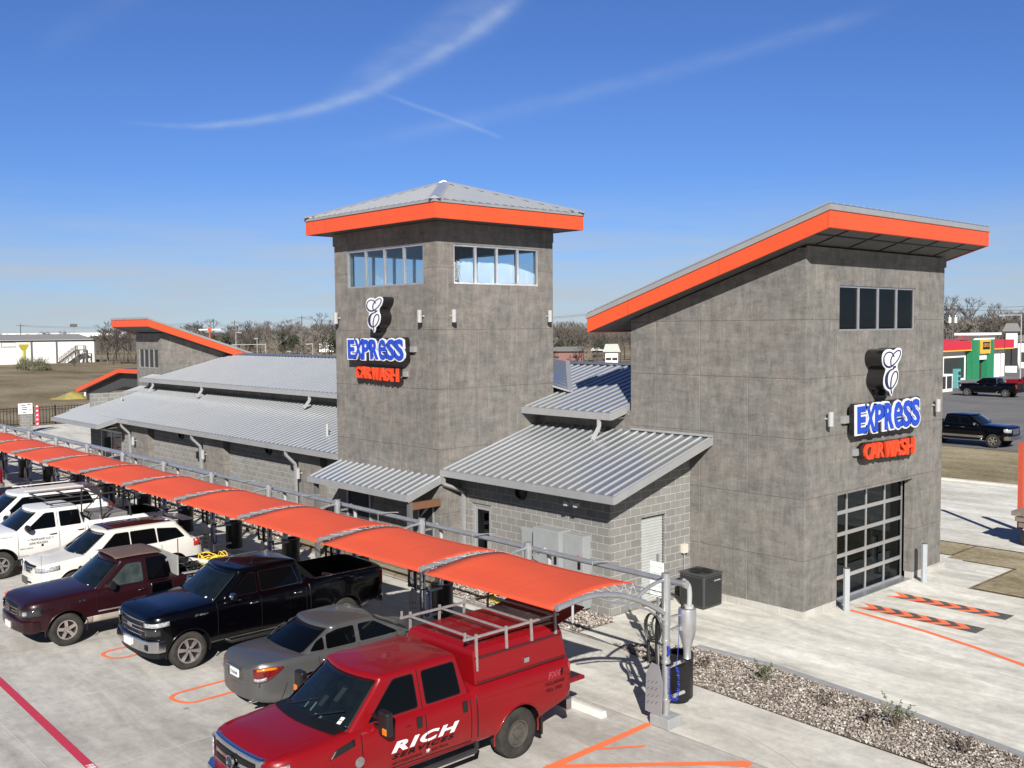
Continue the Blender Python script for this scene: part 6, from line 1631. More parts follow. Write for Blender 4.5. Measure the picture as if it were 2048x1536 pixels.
    def wheel(c, s, sg, r, w, rimr, rimm, spokes, sw=.05, style='alloy', drop=0.):
        y = sg*(c.W/2-w/2-.035); X = c.X(s); z = r
        # hub and brake as the wheel part
        mb = MB(); mb.lathe([(rimr*.96, -w*.42), (rimr*.96, w*.25), (rimr*.5, w*.2), (.05, w*.2)] if sg > 0 else [(rimr*.96, w*.42), (rimr*.96, -w*.25), (rimr*.5, -w*.2), (.05, -w*.2)], (X, y, z), 'y', 30)
        wo = c.part(mb, 'wheel', DARKP, smooth=40)
        k = sg
        prof = [(rimr, -w*.46), (rimr+.02, -w*.5), (r-.045, -w*.5), (r-.012, -w*.43), (r, -w*.30), (r, w*.30), (r-.012, w*.43), (r-.045, w*.5), (rimr+(r-rimr)*.55, w*.525), (rimr+.03, w*.505), (rimr, w*.45)]
        mb = MB(); mb.lathe([(a, b*k) for a, b in prof], (X, y, z), 'y', 44, closed=True); c.part(mb, 'tyre', TYRE, wo, smooth=40)
        mb = MB(); mb.lathe([(rimr, w*.44*k), (rimr+.004, w*.47*k), (rimr-.022, w*.46*k), (rimr-.03, w*.34*k), (rimr-.03, w*.1*k)], (X, y, z), 'y', 40, closed=True)
        if style == 'steel':
            mb.lathe([(rimr-.028, w*.30*k), (rimr*.78, w*.22*k), (rimr*.50, w*.36*k), (.085, w*.36*k), (.08, w*.46*k), (.01, w*.47*k)], (X, y, z), 'y', 36)
        else:
            mb.lathe([(.075, w*.30*k), (.07, w*.41*k), (.01, w*.42*k)], (X, y, z), 'y', 20)
            for i in range(spokes):
                a = 2*pi*i/spokes+.2
                for da in ((-.10, .10) if style == 'split' else (0,)):
                    a1 = a+da; p0 = Vector((X+.05*cos(a), y+w*.36*k, z+.05*sin(a))); p1 = Vector((X+(rimr-.012)*cos(a1), y+w*.40*k, z+(rimr-.012)*sin(a1)))
                    mb.bar(p0, p1, sw, .035, (0, 1, 0))
        ro = c.part(mb, 'rim', rimm, wo, smooth=35)
        mb = MB(); nl = 8 if style == 'steel' else 5
        rr = .052 if style != 'steel' else .10
        for i in range(nl):
            a = 2*pi*i/nl; mb.cyl((X+rr*cos(a), y+w*.35*k, z+rr*sin(a)), (X+rr*cos(a), y+w*.44*k, z+rr*sin(a)), .012, 6)
        c.part(mb, 'wheel_nuts', DARKP if style != 'steel' else STEELRIM, wo)
        if style == 'steel':
            mb = MB()
            for i in range(8):
                a = 2*pi*(i+.5)/8; mb.cyl((X+rimr*.70*cos(a), y+w*.22*k, z+rimr*.70*sin(a)), (X+rimr*.70*cos(a), y+w*.275*k, z+rimr*.70*sin(a)), .022, 10)
            c.part(mb, 'vent_hole', DARKP, wo)
    def wheels_all(c, r, w, rimr, rimm, spokes, style='alloy', sw=.05):
        for s in c.wheels:
            for sg in (1, -1): c.wheel(s, sg, r, w, rimr, rimm, spokes, sw, style)
        mb = MB()
        for s in c.wheels: mb.cyl((c.X(s), -c.W/2+.3, r), (c.X(s), c.W/2-.3, r), .06, 8)
        mb.box(c.X(c.L-.5), c.X(.5), -.42, .42, interp(c.zl, c.L/2)-.12, interp(c.zl, c.L/2)+.05)
        c.part(mb, 'chassis', DARKP)
    def fbox(c, s0, s1, y0, y1, z0, z1, name, m, bevel=.01, parent=None): return c.part(MB().box(min(c.X(s0), c.X(s1)), max(c.X(s0), c.X(s1)), y0, y1, z0, z1), name, m, parent, bevel=bevel)
    def fbar(c, rows, name, m, smooth=40, bevel=0):
        """loft across the car front/back: rows of (y, s, z0, z1, depth)"""
        mb = MB(); R_ = [[(c.X(s), y, z0), (c.X(s), y, z1), (c.X(s+d), y, z1), (c.X(s+d), y, z0)] for (y, s, z0, z1, d) in rows]
        n = 4; vs = [p for r in R_ for p in r]; fs = []
        for i in range(len(R_)-1):
            for k in range(n): fs.append((i*n+k, i*n+(k+1) % n, (i+1)*n+(k+1) % n, (i+1)*n+k))
        fs.append((0, 1, 2, 3)); fs.append(tuple((len(R_)-1)*n+k for k in range(4))[::-1])
        mb.add(vs, fs); return c.part(mb, name, m, bevel=bevel)
    def bumper(c, s, z0, z1, hw_, m, wrap=.35, d=.12, name='front_bumper', n=12, bow=.10, bevel=.02, sgn=1):
        rows = []
        for i in range(n+1):
            v = -1+2*i/n; rows.append((v*hw_, s+sgn*(bow*abs(v)**2.2+wrap*max(0, abs(v)-.86)**1.2*2), z0, z1, sgn*d))
        return c.fbar(rows, name, m, bevel=bevel)
    def text(c, name, txt, s, z, size, m, side=1, slope=0., **kw):
        """lettering on the body side starting at s (front) reading towards the rear for the left side"""
        def fn(x, y, q):
            ss = s+x if side > 0 else s-x; zz = z+y+x*slope
            yy = c.ys(ss, zz)
            return (c.X(ss), side*(yy+.004), zz)
        return text_part(name, txt, fn, size, m, c.t, local=True, **kw)
    def done(c):
        c.t.location = (c.loc[0], c.loc[1], 0); c.t.rotation_euler = (0, 0, c.rot)
        return c.t
KIN = mat('black_vinyl', (.004, .004, .004), .6, spec=.2); WVI = mat('white_vinyl', (.62, .62, .62), .5)
FWD = -pi/2      # nose towards -Y (out of the stall)

def pickup(label, X, Yfront, L, W, Hroof, wb, foh, wr, hoodz, beltz, railz, pm, cabm=None, crew=True, cab0=1.42, cab1=4.0, roofs=2.15, bedm=None, rimr=.23, rimm=RIM, spokes=6, style='alloy', sw=.05, tw=.27, rot=FWD, hpos=None, doors=None, wins=None, zlow=.42, bedcut=True, name='pickup_truck', ax=1, tumble=.17, lipm=None, mir=None, group=None):
    cy = Yfront+L/2 if rot == FWD else Yfront
    loc = (X, Yfront+L/2) if rot == FWD else (X, Yfront)
    c = Car(name, label, 'pickup truck', loc, rot, L, W,
            [(0, .55), (.2, zlow+.03), (.7, zlow), (L-.9, zlow), (L-.1, zlow+.16), (L, zlow+.2)],
            [(0, hoodz-.20), (.04, hoodz-.09), (.12, hoodz-.035), (.35, hoodz), (cab0+.1, hoodz+.055), (cab0+.5, beltz), (cab1, beltz+.01), (cab1+.02, railz), (L, railz)],
            [(0, .50), (.03, .70), (.07, .80), (.14, .885), (.28, .95), (.5, .985), (.9, 1.), (L-.5, 1.), (L-.08, .985), (L, .955)], group=group)
    c.body(pm, [foh, foh+wb], wr, (cab1+.1, L-.08, .78) if bedcut else None, crown=.06)
    zt = Hroof-.14
    c.cab(beltz-.04, zt, (cab0, roofs), (cab1-.02, cab1-.14), (W/2*.905, W/2*.905-tumble), m=cabm or pm, bulge=.16)
    c.screen(True); c.screen(False, .25, .88, .8, .78)
    c.lips(lipm or pm)
    c.wheels_all(wr, tw, rimr, rimm, spokes, style, sw)
    c.mb_front = foh
    # bed lining and tailgate
    if bedcut:
        c.part(MB().box(c.X(L-.09), c.X(cab1+.11), -(W/2-.18), W/2-.18, .782, .80), 'bed_floor', bedm or DARKP)
        c.gap([(L-.07, railz-.03), (L-.07, .62)], .012)
    c.gap([(cab1+.0, beltz-.02), (cab1+.02, zlow+.12)], .02)
    return c
def std_details(c, dr, win, handz, hm, belt, sill, beltz):
    for a in dr: c.gap([(a[0], beltz+.0), (a[0]+a[1], sill)], .012)
    for w in win: c.side_window(w, trim=DARKP)

# ---------- red service truck
RED_P = paint('red_car_paint', (.17, .0028, .0052), 0., .34, .14, .95)
L, W_ = 5.95, 2.06
XR = -13.16; YF = 6.52
c = pickup('red crew cab service truck with bed cap and ladder rack', XR, YF, L, W_, 2.07, 3.74, .94, .43, 1.30, 1.37, 1.45, RED_P, cab1=3.74, cab0=1.16, roofs=1.86, rimr=.225, rimm=STEELRIM, style='steel', tw=.27, bedcut=False, zlow=.52, rot=FWD)
# windows
c.side_window([(1.70, 1.42), (2.62, 1.42), (2.62, 1.90), (2.26, 1.90)], trim=DARKP)
c.side_window([(2.80, 1.42), (3.48, 1.42), (3.44, 1.90), (2.80, 1.90)], trim=DARKP)
for a in ((1.52, .06), (2.71, .0), (3.62, .0)): c.gap([(a[0], 1.36), (a[0], .66)], .012)
c.gap([(2.71, 1.36), (2.71, 1.96)], .012); c.gap([(1.52, .66), (3.62, .62)], .012)
for s in (2.58, 3.50):
    for sg in (1, -1):
        y = c.ys(s, 1.2); c.part(MB().box(c.X(s+.05), c.X(s-.05), min(sg*(y-.01), sg*(y+.018)), max(sg*(y-.01), sg*(y+.018)), 1.12, 1.30), 'door_handle', BLACKP, bevel=.006)
# big tow mirrors
for sg in (1, -1):
    y = c.W/2
    o = c.part(MB().bar((c.X(1.82), sg*.86, 1.50), (c.X(1.80), sg*(y+.10), 1.50), .07, .05).bar((c.X(1.82), sg*.86, 1.36), (c.X(1.80), sg*(y+.10), 1.38), .06, .05), 'mirror_arm', BLACKP)
    o = c.part(MB().box(c.X(1.87), c.X(1.74), min(sg*(y+.06), sg*(y+.30)), max(sg*(y+.06), sg*(y+.30)), 1.28, 1.66), 'wing_mirror', BLACKP, bevel=.04)
    c.part(MB().box(c.X(1.75), c.X(1.73), min(sg*(y+.19), sg*(y+.29)), max(sg*(y+.19), sg*(y+.29)), 1.32, 1.42), 'turn_lamp', AMBER, o, bevel=.01)
# cowl, hood lines, wipers
c.part(MB().grid([[(c.X(.98+.15*((v-8)/8)**2), -.86+1.72*v/16, 1.405-.02*((v-8)/8)**2) for v in range(17)], [(c.X(1.22+.17*((v-8)/8)**2), -.86+1.72*v/16, 1.442-.035*((v-8)/8)**2) for v in range(17)]]), 'cowl', DARKP, solid=.01)
for y in (-.55, .15): c.part(MB().bar((c.X(1.16), y, 1.46), (c.X(1.42), y+.55, 1.62), .018, .015), 'wiper', BLACKP)
for sg in (1, -1): c.part(MB().tube([(c.X(.25+i*.115), sg*(.80-.06*(i/8)), interp(c.zt, .25+i*.115)+.022) for i in range(8)], .010, 5), 'hood_crease', RED_P, smooth=60)
# chrome grille
g = c.bumper(-.03, .88, 1.28, .72, CHROME, wrap=.05, d=.10, name='grille_frame', bow=.06, bevel=.03)
for (za, zc) in ((.93, 1.03), (1.10, 1.20)): c.bumper(-.045, za, zc, .60, DARKP, wrap=0, d=.05, name='grille', bow=.045, bevel=.01)
c.part(MB().lathe([(.001, 0), (.085, 0), (.085, .02), (.001, .03)], (c.X(-.06), 0, 1.07), 'x', 20), 'badge', mat('blue_badge', (.004, .007, .03), .2, coat=.3)); c.part(MB().lathe([(.085, 0), (.10, 0), (.10, .03), (.085, .03)], (c.X(-.06), 0, 1.07), 'x', 20, True), 'badge_ring', CHROME)
c.lamp(.70, .90, 1.19, .34, LAMPC)
c.bumper(-.10, .48, .78, 1.0, CHROME, wrap=.5, d=.16, name='front_bumper', bow=.10)
c.bumper(L-.02, .50, .72, .98, CHROME, wrap=-.2, d=.14, name='rear_bumper', bow=-.04)
# side badge vent, turbo badge
c.patch([(.96, 1.10), (1.40, 1.19), (1.40, 1.28), (1.06, 1.21)], 'fender_vent', BLACKP, th=.012)
c.text('fender_lettering', 'F-250', 1.14, 1.17, .07, CHROME, slope=.15, shear=.2, offset=.004)
c.part(MB().lathe([(.001, 0), (.075, 0), (.08, .012), (.001, .016)], (c.X(1.46), c.ys(1.46, .93), .93), 'y', 18), 'round_badge', CHROME)
# lettering RICH SERVICES
c.sticker(.16, .62, .07, .035); c.sticker(.23, .62, .07, .035); c.sticker(.20, -.25, .22, .10, mat('dash_paper', (.06, .085, .085), .6)); c.sticker(.12, .1, .18, .05, mat('dash_paper', (.06, .085, .085), .6)); c.sticker(.34, .02, .10, .12, mat('dark_dash_shape', (.012, .016, .018), .5)); c.sticker(.50, .25, .10, .16, mat('dark_dash_shape', (.012, .016, .018), .5))
c.text('lettering', 'RICH', 2.02, .89, .205, WVI, shear=.3, offset=.009, sx=2.35, spacing=1.2)
c.text('lettering', 'SERVICES', 2.04, .785, .095, KIN, shear=.3, offset=.005, sx=2.35, spacing=1.34)
c.text('lettering', 'AIR CONDITIONING', 2.04, .69, .065, KIN, shear=.2, offset=.001, sx=.95)
c.text('lettering', 'ELECTRICAL', 2.80, .69, .065, KIN, shear=.2, offset=.001, sx=.95)
c.patch([(2.70, .69), (2.77, .69), (2.77, .75), (2.70, .75)], 'star_mark', WVI, th=.004, nx=1)
c.patch([(2.30, 1.205), (2.42, 1.205), (2.42, 1.215), (2.30, 1.215)], 'keyhole_mark', KIN, th=.004, nx=1, sides=(1,))
c.text('lettering', 'FX4', 5.36, 1.20, .15, mat('faded_pink_vinyl', (.25, .03, .05), .5), shear=.3, offset=.006, sx=1.2)
c.text('lettering', '4', 5.64, 1.205, .16, KIN, shear=.3, offset=.008, sx=1.1)
c.text('lettering', 'TACLA076452', 5.28, 1.09, .08, KIN, offset=.002)
c.text('lettering', 'TECL 17033', 5.30, .98, .08, KIN, offset=.002)
# bed cap
x0s, x1s = 3.77, 5.88
yb_, yt_ = W_/2*.93, W_/2*.86
cap = MB(); zc0, zc1 = 1.47, 2.06
def capring(z, h, ins): return [(c.X(x0s+ins), -h, z), (c.X(x0s+ins), h, z), (c.X(x1s-ins*.4-(z-zc0)*.12), h, z), (c.X(x1s-ins*.4-(z-zc0)*.12), -h, z)]
R0 = [capring(zc0, yb_, 0), capring(1.93, yt_+.01, 0), capring(2.02, yt_-.02, .03), capring(2.07, yt_-.10, .10)]
vs = [p for r in R0 for p in r]; fs = [(0, 1, 2, 3), (12, 15, 14, 13)]
for i in range(3):
    for k in range(4): fs.append((i*4+k, i*4+(k+1) % 4, (i+1)*4+(k+1) % 4, (i+1)*4+k))
cap.add(vs, fs); co = c.part(cap, 'bed_cap', RED_P, bevel=.015)
DK = mat('dark_red_gap', (.05, .004, .006), .5)
for sg in (1, -1):
    def cy_(z): return yb_+(yt_+.01-yb_)*(z-zc0)/(1.93-zc0)
    c.part(MB().bar((c.X(x0s+.03), sg*(cy_(1.50)+.004), 1.50), (c.X(x1s-.03), sg*(cy_(1.50)+.004), 1.50), .012, .035), 'cap_seal', DK, co)
    c.part(MB().bar((c.X(x0s+.05), sg*(cy_(1.90)+.006), 1.90), (c.X(x1s-.08), sg*(cy_(1.90)+.006), 1.90), .02, .04), 'drip_rail', DK, co)
    c.part(MB().bar((c.X(x0s+.06), sg*(cy_(1.70)+.004), 1.52), (c.X(x0s+.06), sg*(cy_(1.88)+.004), 1.88), .012, .012), 'side_door_edge', DK, co)
    c.part(MB().bar((c.X(x1s-.07), sg*(cy_(1.70)+.004), 1.52), (c.X(x1s-.10), sg*(cy_(1.88)+.004), 1.88), .012, .012), 'side_door_edge', DK, co)
    c.part(MB().box(c.X(4.98), c.X(4.86), min(sg*(cy_(1.62)-.01), sg*(cy_(1.62)+.02)), max(sg*(cy_(1.62)-.01), sg*(cy_(1.62)+.02)), 1.59, 1.68), 'latch', CHROME, co, bevel=.005)
for k in range(4):
    x = 4.05+k*.46; c.part(MB().box(c.X(x+.40), c.X(x), -.66, .66, 2.071, 2.083), 'roof_rib', RED_P, co, bevel=.006)
# raised rear hatch and lowered tailgate
h0 = Vector((c.X(x1s-.15), 0, 2.06))
c.part(MB().hexa([(h0.x, -.84, 2.02), (h0.x-.75, -.84, 2.20), (h0.x-.75, .84, 2.20), (h0.x, .84, 2.02)][::-1], [(h0.x, -.84, 2.05), (h0.x-.75, -.84, 2.23), (h0.x-.75, .84, 2.23), (h0.x, .84, 2.05)][::-1]), 'rear_hatch', RED_P, co, bevel=.01)
c.part(MB().box(c.X(L+.60), c.X(L+.0), -.78, .78, .86, .93), 'tailgate', RED_P, bevel=.02)
c.part(MB().box(c.X(L+.55), c.X(L+.05), -.7, .7, .932, .937), 'tailgate_liner', BLACKP)
c.part(MB().box(c.X(L+.25), c.X(L-.0), .35, .62, .94, 1.20), 'cardboard_box', mat('brown_cardboard', (.33, .20, .11), .8), bevel=.005)
for sg in (1, -1): c.part(MB().box(c.X(L+.012), c.X(L-.06), min(sg*.80, sg*.985), max(sg*.80, sg*.985), 1.0, 1.38), 'tail_light', TAILR, bevel=.02)
# ladder rack
RK = mat('worn_white_rack_steel', (.30, .285, .28), .45, .3, (.22, .20, .195), 14.)
y = yt_-.02; zr = 2.24
xs = [x0s+.02, 4.50, 5.08, x1s-.22]
ro = c.part(MB().bar((c.X(3.60), -y, zr), (c.X(x1s-.1), -y, zr), .036, .036), 'ladder_rack', RK); c.part(MB().bar((c.X(3.60), y, zr), (c.X(x1s-.1), y, zr), .036, .036), 'side_rail', RK, ro)
for s_ in xs: c.part(MB().bar((c.X(s_), -y+.022, zr+.005), (c.X(s_), y-.022, zr+.005), .036, .03), 'crossbar', RK, ro)
for s_ in xs[1:]+[3.63, 3.84]:
    for sg in (1, -1):
        if s_ < 3.7: c.part(MB().bar((c.X(s_), sg*y, zr), (c.X(s_), sg*y, zr+.12), .03, .03), 'rack_stop', RK, ro)
        else: c.part(MB().bar((c.X(s_), sg*(y+.03), zr+.06), (c.X(s_), sg*(y+.05), 1.92 if s_ > 3.9 else 1.6), .04, .03), 'rack_leg', RK, ro)
# running boards
for sg in (1, -1): c.part(MB().tube([(c.X(1.6), sg*.93, .50), (c.X(1.7), sg*1.03, .44), (c.X(3.7), sg*1.03, .44), (c.X(3.8), sg*.93, .50)], .045, 10), 'step_bar', mat('dark_step_bar', (.05, .05, .05), .3, .5), smooth=50)
c.part(MB().box(c.X(5.27), c.X(5.22), .62, .98, .25, .62), 'mud_flap', BLACKP)
c.part(MB().box(c.X(2.1), c.X(1.92), -.3, .1, 1.5, 1.62), 'dash_papers', WVI) if False else None
c.part(MB().grid([[(c.X(1.72), .60, 1.624), (c.X(1.72), .72, 1.615)], [(c.X(1.78), .60, 1.665), (c.X(1.78), .72, 1.655)]]), 'sticker', WVI, solid=.003) if False else None
c.done()

# ---------- generic detail packs
def mirrors(c, s, z, m, **k): c.mirror(s, z, m, **k)
# ---------- silver-grey sedan parked nose in
SIL = paint('bronze_grey_car_paint', (.120, .121, .121), .6, .32, .08, .9, (.112, .113, .113))
L, W_ = 4.82, 1.80
c = Car('sedan_car', 'dusty bronze grey sedan parked nose in beside the red truck', 'sedan', (-17.44, 8.70+L/2), pi/2, L, W_,
        [(0, .32), (.15, .24), (.6, .20), (L-.7, .21), (L-.15, .30), (L, .38)],
        [(0, .56), (.06, .66), (.2, .73), (.7, .83), (1.35, .955), (1.7, .99), (3.6, 1.03), (4.0, 1.045), (4.62, 1.03), (4.74, .99), (L, .90)],
        [(0, .70), (.08, .80), (.25, .90), (.55, .965), (1., 1.), (L-1.1, 1.), (L-.6, .955), (L-.3, .88), (L-.14, .78), (L-.05, .66), (L, .50)])
c.body(SIL, [.93, 3.71], .325, None, crown=.02)
c.cab(.99, 1.385, (1.10, 1.92), (3.98, 3.24), (.80, .675), bulge=.18, rb=.14, rr=.07, crown=.05, rc=.14)
c.screen(True, .08, .97); c.screen(False, .10, .96, .88, .86)
c.side_window([(1.55, 1.035), (2.50, 1.035), (2.50, 1.365), (2.12, 1.36)], trim=SIL, g=.01); c.side_window([(2.60, 1.035), (3.28, 1.045), (3.26, 1.31), (2.98, 1.36), (2.60, 1.365)], trim=SIL, g=.01); c.side_window([(3.33, 1.05), (3.66, 1.07), (3.50, 1.22), (3.33, 1.29)], trim=SIL, g=.005)
for q in ([(1.55, .93), (1.50, .34)], [(2.55, 1.02), (2.56, .34)], [(3.50, .98), (3.50, .75), (3.42, .50), (3.40, .34)], [(1.50, .34), (3.40, .34)]): c.gap(q, .010)
c.gap([(4.62, .98), (4.70, .60)], .008)
c.lips(SIL, .012); c.wheels_all(.325, .22, .205, RIM, 5, 'split', .04)
for s in (2.42, 3.36): c.handle(s, .88, CHROME, .15)
c.mirror(1.62, 1.05, SIL, w=.17, h=.14, d=.16)
for sg in (1, -1):
    TL = mat('smoked_red_lamp', (.07, .006, .008), .1, 0, (.16, .01, .01), 10., coat=.6)
    def Q(s_, z): return (c.X(s_), sg*(c.ys(s_, z)+.010), z)
    S_ = (4.26, 4.38, 4.48, 4.58, 4.66, 4.72, 4.765); lo = (.92, .83, .76, .715, .69, .68, .69); hi = (.95, .96, .965, .965, .955, .945, .925)
    o = c.part(MB().grid([[Q(S_[i], lo[i]+(hi[i]-lo[i])*k/3) for i in range(7)] for k in range(4)]), 'tail_light', TL, smooth=60, solid=.012)
    def Q2(s_, z): return (c.X(s_), sg*(c.ys(s_, z)+.020), z)
    c.part(MB().grid([[Q2(S_[i], hi[i]-.055+.045*k) for i in range(1, 6)] for k in range(2)]), 'turn_lamp', AMBER, o, smooth=60, solid=.004)
    c.part(MB().grid([[Q2(S_[i], lo[i]+.02+.06*k) for i in range(3, 7)] for k in range(2)]), 'reverse_lamp', LAMPC, o, smooth=60, solid=.004)
c.bumper(L+.015, .32, .60, .62, SIL, wrap=-.1, d=-.10, name='rear_bumper', bow=-.10, bevel=.03); c.gap([(L-.62, .62), (L-.50, .30)], .008); c.part(MB().box(c.X(L+.012), c.X(L-.02), -.30, .30, .66, .90), 'plate_recess', mat('dark_recess', (.05, .047, .042), .6), bevel=.01)
c.part(MB().box(c.X(L+.04), c.X(L-.02), -.16, .16, .70, .86), 'number_plate', PLATE, bevel=.004)
text_part('plate_lettering', 'TX4AM', lambda x, y, q: (c.X(L+.042), -x, .745+y), .085, mat('navy_ink', (.02, .03, .12), .5), c.t, local=True, align='CENTER', offset=.002)
c.part(MB().tube([(c.X(L+.045), -.26, .885), (c.X(L+.05), 0, .895), (c.X(L+.045), .26, .885)], .016, 8), 'trunk_trim', CHROME, smooth=60)
text_part('model_lettering', '2.5 S', lambda x, y, q: (c.X(L+.012), -.46-x, .80+y), .055, CHROME, c.t, local=True, align='CENTER')
c.part(MB().cyl((c.X(L-.01), -.50, .30), (c.X(L-.2), -.50, .30), .032, 12), 'exhaust', CHROME)
c.done()

# ---------- black crew pickup
BLK = paint('black_car_paint', (.0006, .0006, .0012), 0., .2, .01, .7, (.0006, .0006, .0012))
L, W_ = 5.88, 2.06
c = pickup('glossy black pickup with chrome bumper beside the grey sedan', -21.28, 8.22, L, W_, 1.98, 3.93, .85, .41, 1.28, 1.35, 1.41, BLK, cab1=3.82, cab0=1.28, roofs=1.98, rimr=.265, spokes=6, style='split', sw=.045, zlow=.46)
c.side_window([(1.82, 1.38), (2.52, 1.38), (2.52, 1.80), (2.36, 1.80)], trim=CHROME, g=.008); c.side_window([(2.60, 1.38), (3.58, 1.40), (3.46, 1.80), (2.60, 1.80)], trim=CHROME, g=.008)
for a in (1.50, 2.56, 3.72): c.gap([(a, 1.34), (a, .56)], .010)
c.handle(2.38, 1.18, CHROME, .20); c.handle(3.50, 1.20, CHROME, .20); c.mirror(1.84, 1.42, CHROME, w=.24, h=.20, d=.16)
g = c.bumper(-.02, .78, 1.16, .80, DARKP, wrap=.1, d=.12, name='grille', bow=.10, bevel=.02)
for z in (.82, .92, 1.0, 1.12): c.bumper(-.04, z, z+.026, .78 if z != .92 else .82, CHROME, wrap=.08, d=.03, name='grille_bar', bow=.10, bevel=.006)
c.part(MB().box(c.X(-.02), c.X(-.05), -.12, .12, .95, 1.03), 'badge', CHROME, bevel=.01)
c.lamp(.66, 1.03, 1.12, .42, LAMPC); c.lamp(.70, .84, 1.0, .20, mat('smoked_lamp_lens', (.02, .022, .024), .1, coat=.4), name='lower_lamp', rise=0); c.sticker(.10, .55, .06, .04)
c.bumper(-.08, .50, .76, 1.0, CHROME, wrap=.55, d=.18, name='front_bumper', bow=.13)
c.bumper(-.02, .36, .48, .94, DARKP, wrap=.4, d=.2, name='lower_valance', bow=.13)
c.part(MB().box(c.X(-.12), c.X(-.08), -.16, .16, .56, .70), 'number_plate', PLATE, bevel=.004)
for sg in (1, -1): c.part(MB().box(c.X(.02), c.X(-.02), min(sg*.62, sg*.84), max(sg*.62, sg*.84), .55, .68), 'fog_lamp', DARKP, bevel=.02)
c.bumper(L-.02, .52, .72, .98, CHROME, wrap=-.3, d=.16, name='rear_bumper', bow=-.06)
for sg in (1, -1): c.part(MB().box(c.X(L+.012), c.X(L-.10), min(sg*.86, sg*1.0), max(sg*.86, sg*1.0), .95, 1.34), 'tail_light', TAILR, bevel=.02)
for sg in (1, -1): c.part(MB().tube([(c.X(1.7), sg*.93, .48), (c.X(1.8), sg*1.01, .42), (c.X(3.8), sg*1.01, .42), (c.X(3.9), sg*.93, .48)], .04, 10), 'step_bar', BLACKP, smooth=50)
c.text('lettering', 'SILVERADO', .98, 1.14, .05, CHROME, offset=.002, sx=1.2); c.text('lettering', 'Z71 4X4', 5.05, 1.22, .07, mat('grey_vinyl', (.2, .2, .2), .4), offset=.003); c.text('lettering', 'TEXAS', 1.75, .80, .055, CHROME, offset=.002)
c.part(MB().tube([(c.X(.30+i*.12), 0.62-.015*i, interp(c.zt, .30+i*.12)+.03) for i in range(9)], .012, 5).tube([(c.X(.30+i*.12), -.62+.015*i, interp(c.zt, .30+i*.12)+.03) for i in range(9)], .012, 5), 'hood_crease', BLK, smooth=60)
c.part(MB().cyl((c.X(2.2), .0, c.roofz-.03), (c.X(2.32), 0, c.roofz+.06), .012, 6), 'roof_antenna', BLACKP)
c.done()
# cut timber in its bed
RR = random.Random(8)
for i, (dx, dy) in enumerate(((-.25, 0), (.1, .25), (.3, -.1), (-.05, .5))):
    p = Vector((-21.05+dx, 12.75+dy, 1.0+.06*i)); d = Vector((cos(i*1.3), sin(i*1.3), .15))*.32
    o = MB().bar(p-d, p+d, .12, .04).build('timber_offcut', mat('fresh_timber', (.42, .26, .17), .8)); tag(o, ['short', 'crossed', 'tilted', 'rearmost'][i]+' piece of pale cut timber lying in the black pickup bed', 'timber', 'timber offcuts in the black pickup')

# ---------- maroon pickup
MAR = paint('maroon_car_paint', (.017, .0032, .0048), .1, .33, .05, .75, (.014, .003, .0048)); TAN = mat('tan_lower_paint', (.30, .26, .22), .5)
FADE = mat('faded_brown_roof_paint', (.075, .047, .038), .75, 0, (.10, .065, .052), 3.)
L, W_ = 5.55, 1.98
c = pickup('dark maroon extended cab pickup with tan lower stripe and yellow hose in the bed', -24.75, 6.78, L, W_, 1.84, 3.52, .92, .385, 1.13, 1.18, 1.20, MAR, cabm=MAR, cab1=3.46, cab0=1.42, roofs=2.10, rimr=.225, spokes=5, style='alloy', sw=.075, zlow=.42)
c.side_window([(1.86, 1.20), (2.76, 1.20), (2.76, 1.65), (2.40, 1.65)], trim=DARKP, m=mat('clear_door_glass', (.018, .026, .026), .05, 0, (.045, .055, .052), 4., spec=.4))
c.side_window([(2.88, 1.17), (3.42, 1.17), (3.34, 1.72), (2.88, 1.72)], name='black_cab_panel', m=BLK, off=.004)
c.side_window([(2.93, 1.21), (3.30, 1.22), (3.26, 1.62), (2.93, 1.62)], off=.012)
c.patch([(2.90, .62), (3.45, .62), (3.45, 1.17), (2.90, 1.17)], 'black_cab_panel', BLK, th=.006, nx=8)
for a in (1.60, 2.86): c.gap([(a, 1.17), (a, .50)], .012)
c.handle(2.68, 1.02, BLACKP, .18); c.mirror(1.95, 1.26, BLACKP, w=.20, h=.22, d=.15)
c.patch([(1.50, .44), (3.52, .44), (3.52, .60), (1.50, .60)], 'lower_stripe', TAN, th=.006, nx=10); c.patch([(1.30, .44), (1.50, .44), (1.50, .60), (1.36, .60)], 'lower_stripe', TAN, th=.006)
c.patch([(1.62, .68), (3.5, .68), (3.5, .71), (1.62, .71)], 'side_moulding', mat('grey_moulding', (.16, .13, .13), .5), th=.016, nx=8)
zb, zt, xf, xr, y, b, rb = c.cb
# dull faded roof skin
rows = []
for i in range(13):
    s = 2.17+1.16*i/12; rows.append([(c.X(s), v*(y[1]-.05), c.roofz-.075*((v*.93)**4*.65+((s-2.75)/.80)**2*.35)+.012) for v in [-1+2*j/10 for j in range(11)]])
c.part(MB().grid(rows), 'roof_skin', FADE, smooth=60, solid=.004)
c.bumper(-.02, .74, 1.02, .62, DARKP, wrap=.05, d=.10, name='grille', bow=.08, bevel=.03)
for z in (.80, .87, .94): c.bumper(-.035, z, z+.012, .60, mat('grey_moulding', (.16, .13, .13), .5), wrap=.05, d=.02, name='grille_bar', bow=.08)
c.part(MB().lathe([(.001, 0), (.07, 0), (.07, .015), (.001, .02)], (c.X(-.045), 0, .90), 'x', 18), 'badge', mat('blue_badge', (.01, .02, .08), .2, coat=1))
c.lamp(.60, .80, .98, .38, mat('smoked_lamp_lens', (.02, .022, .024), .1, coat=.4))
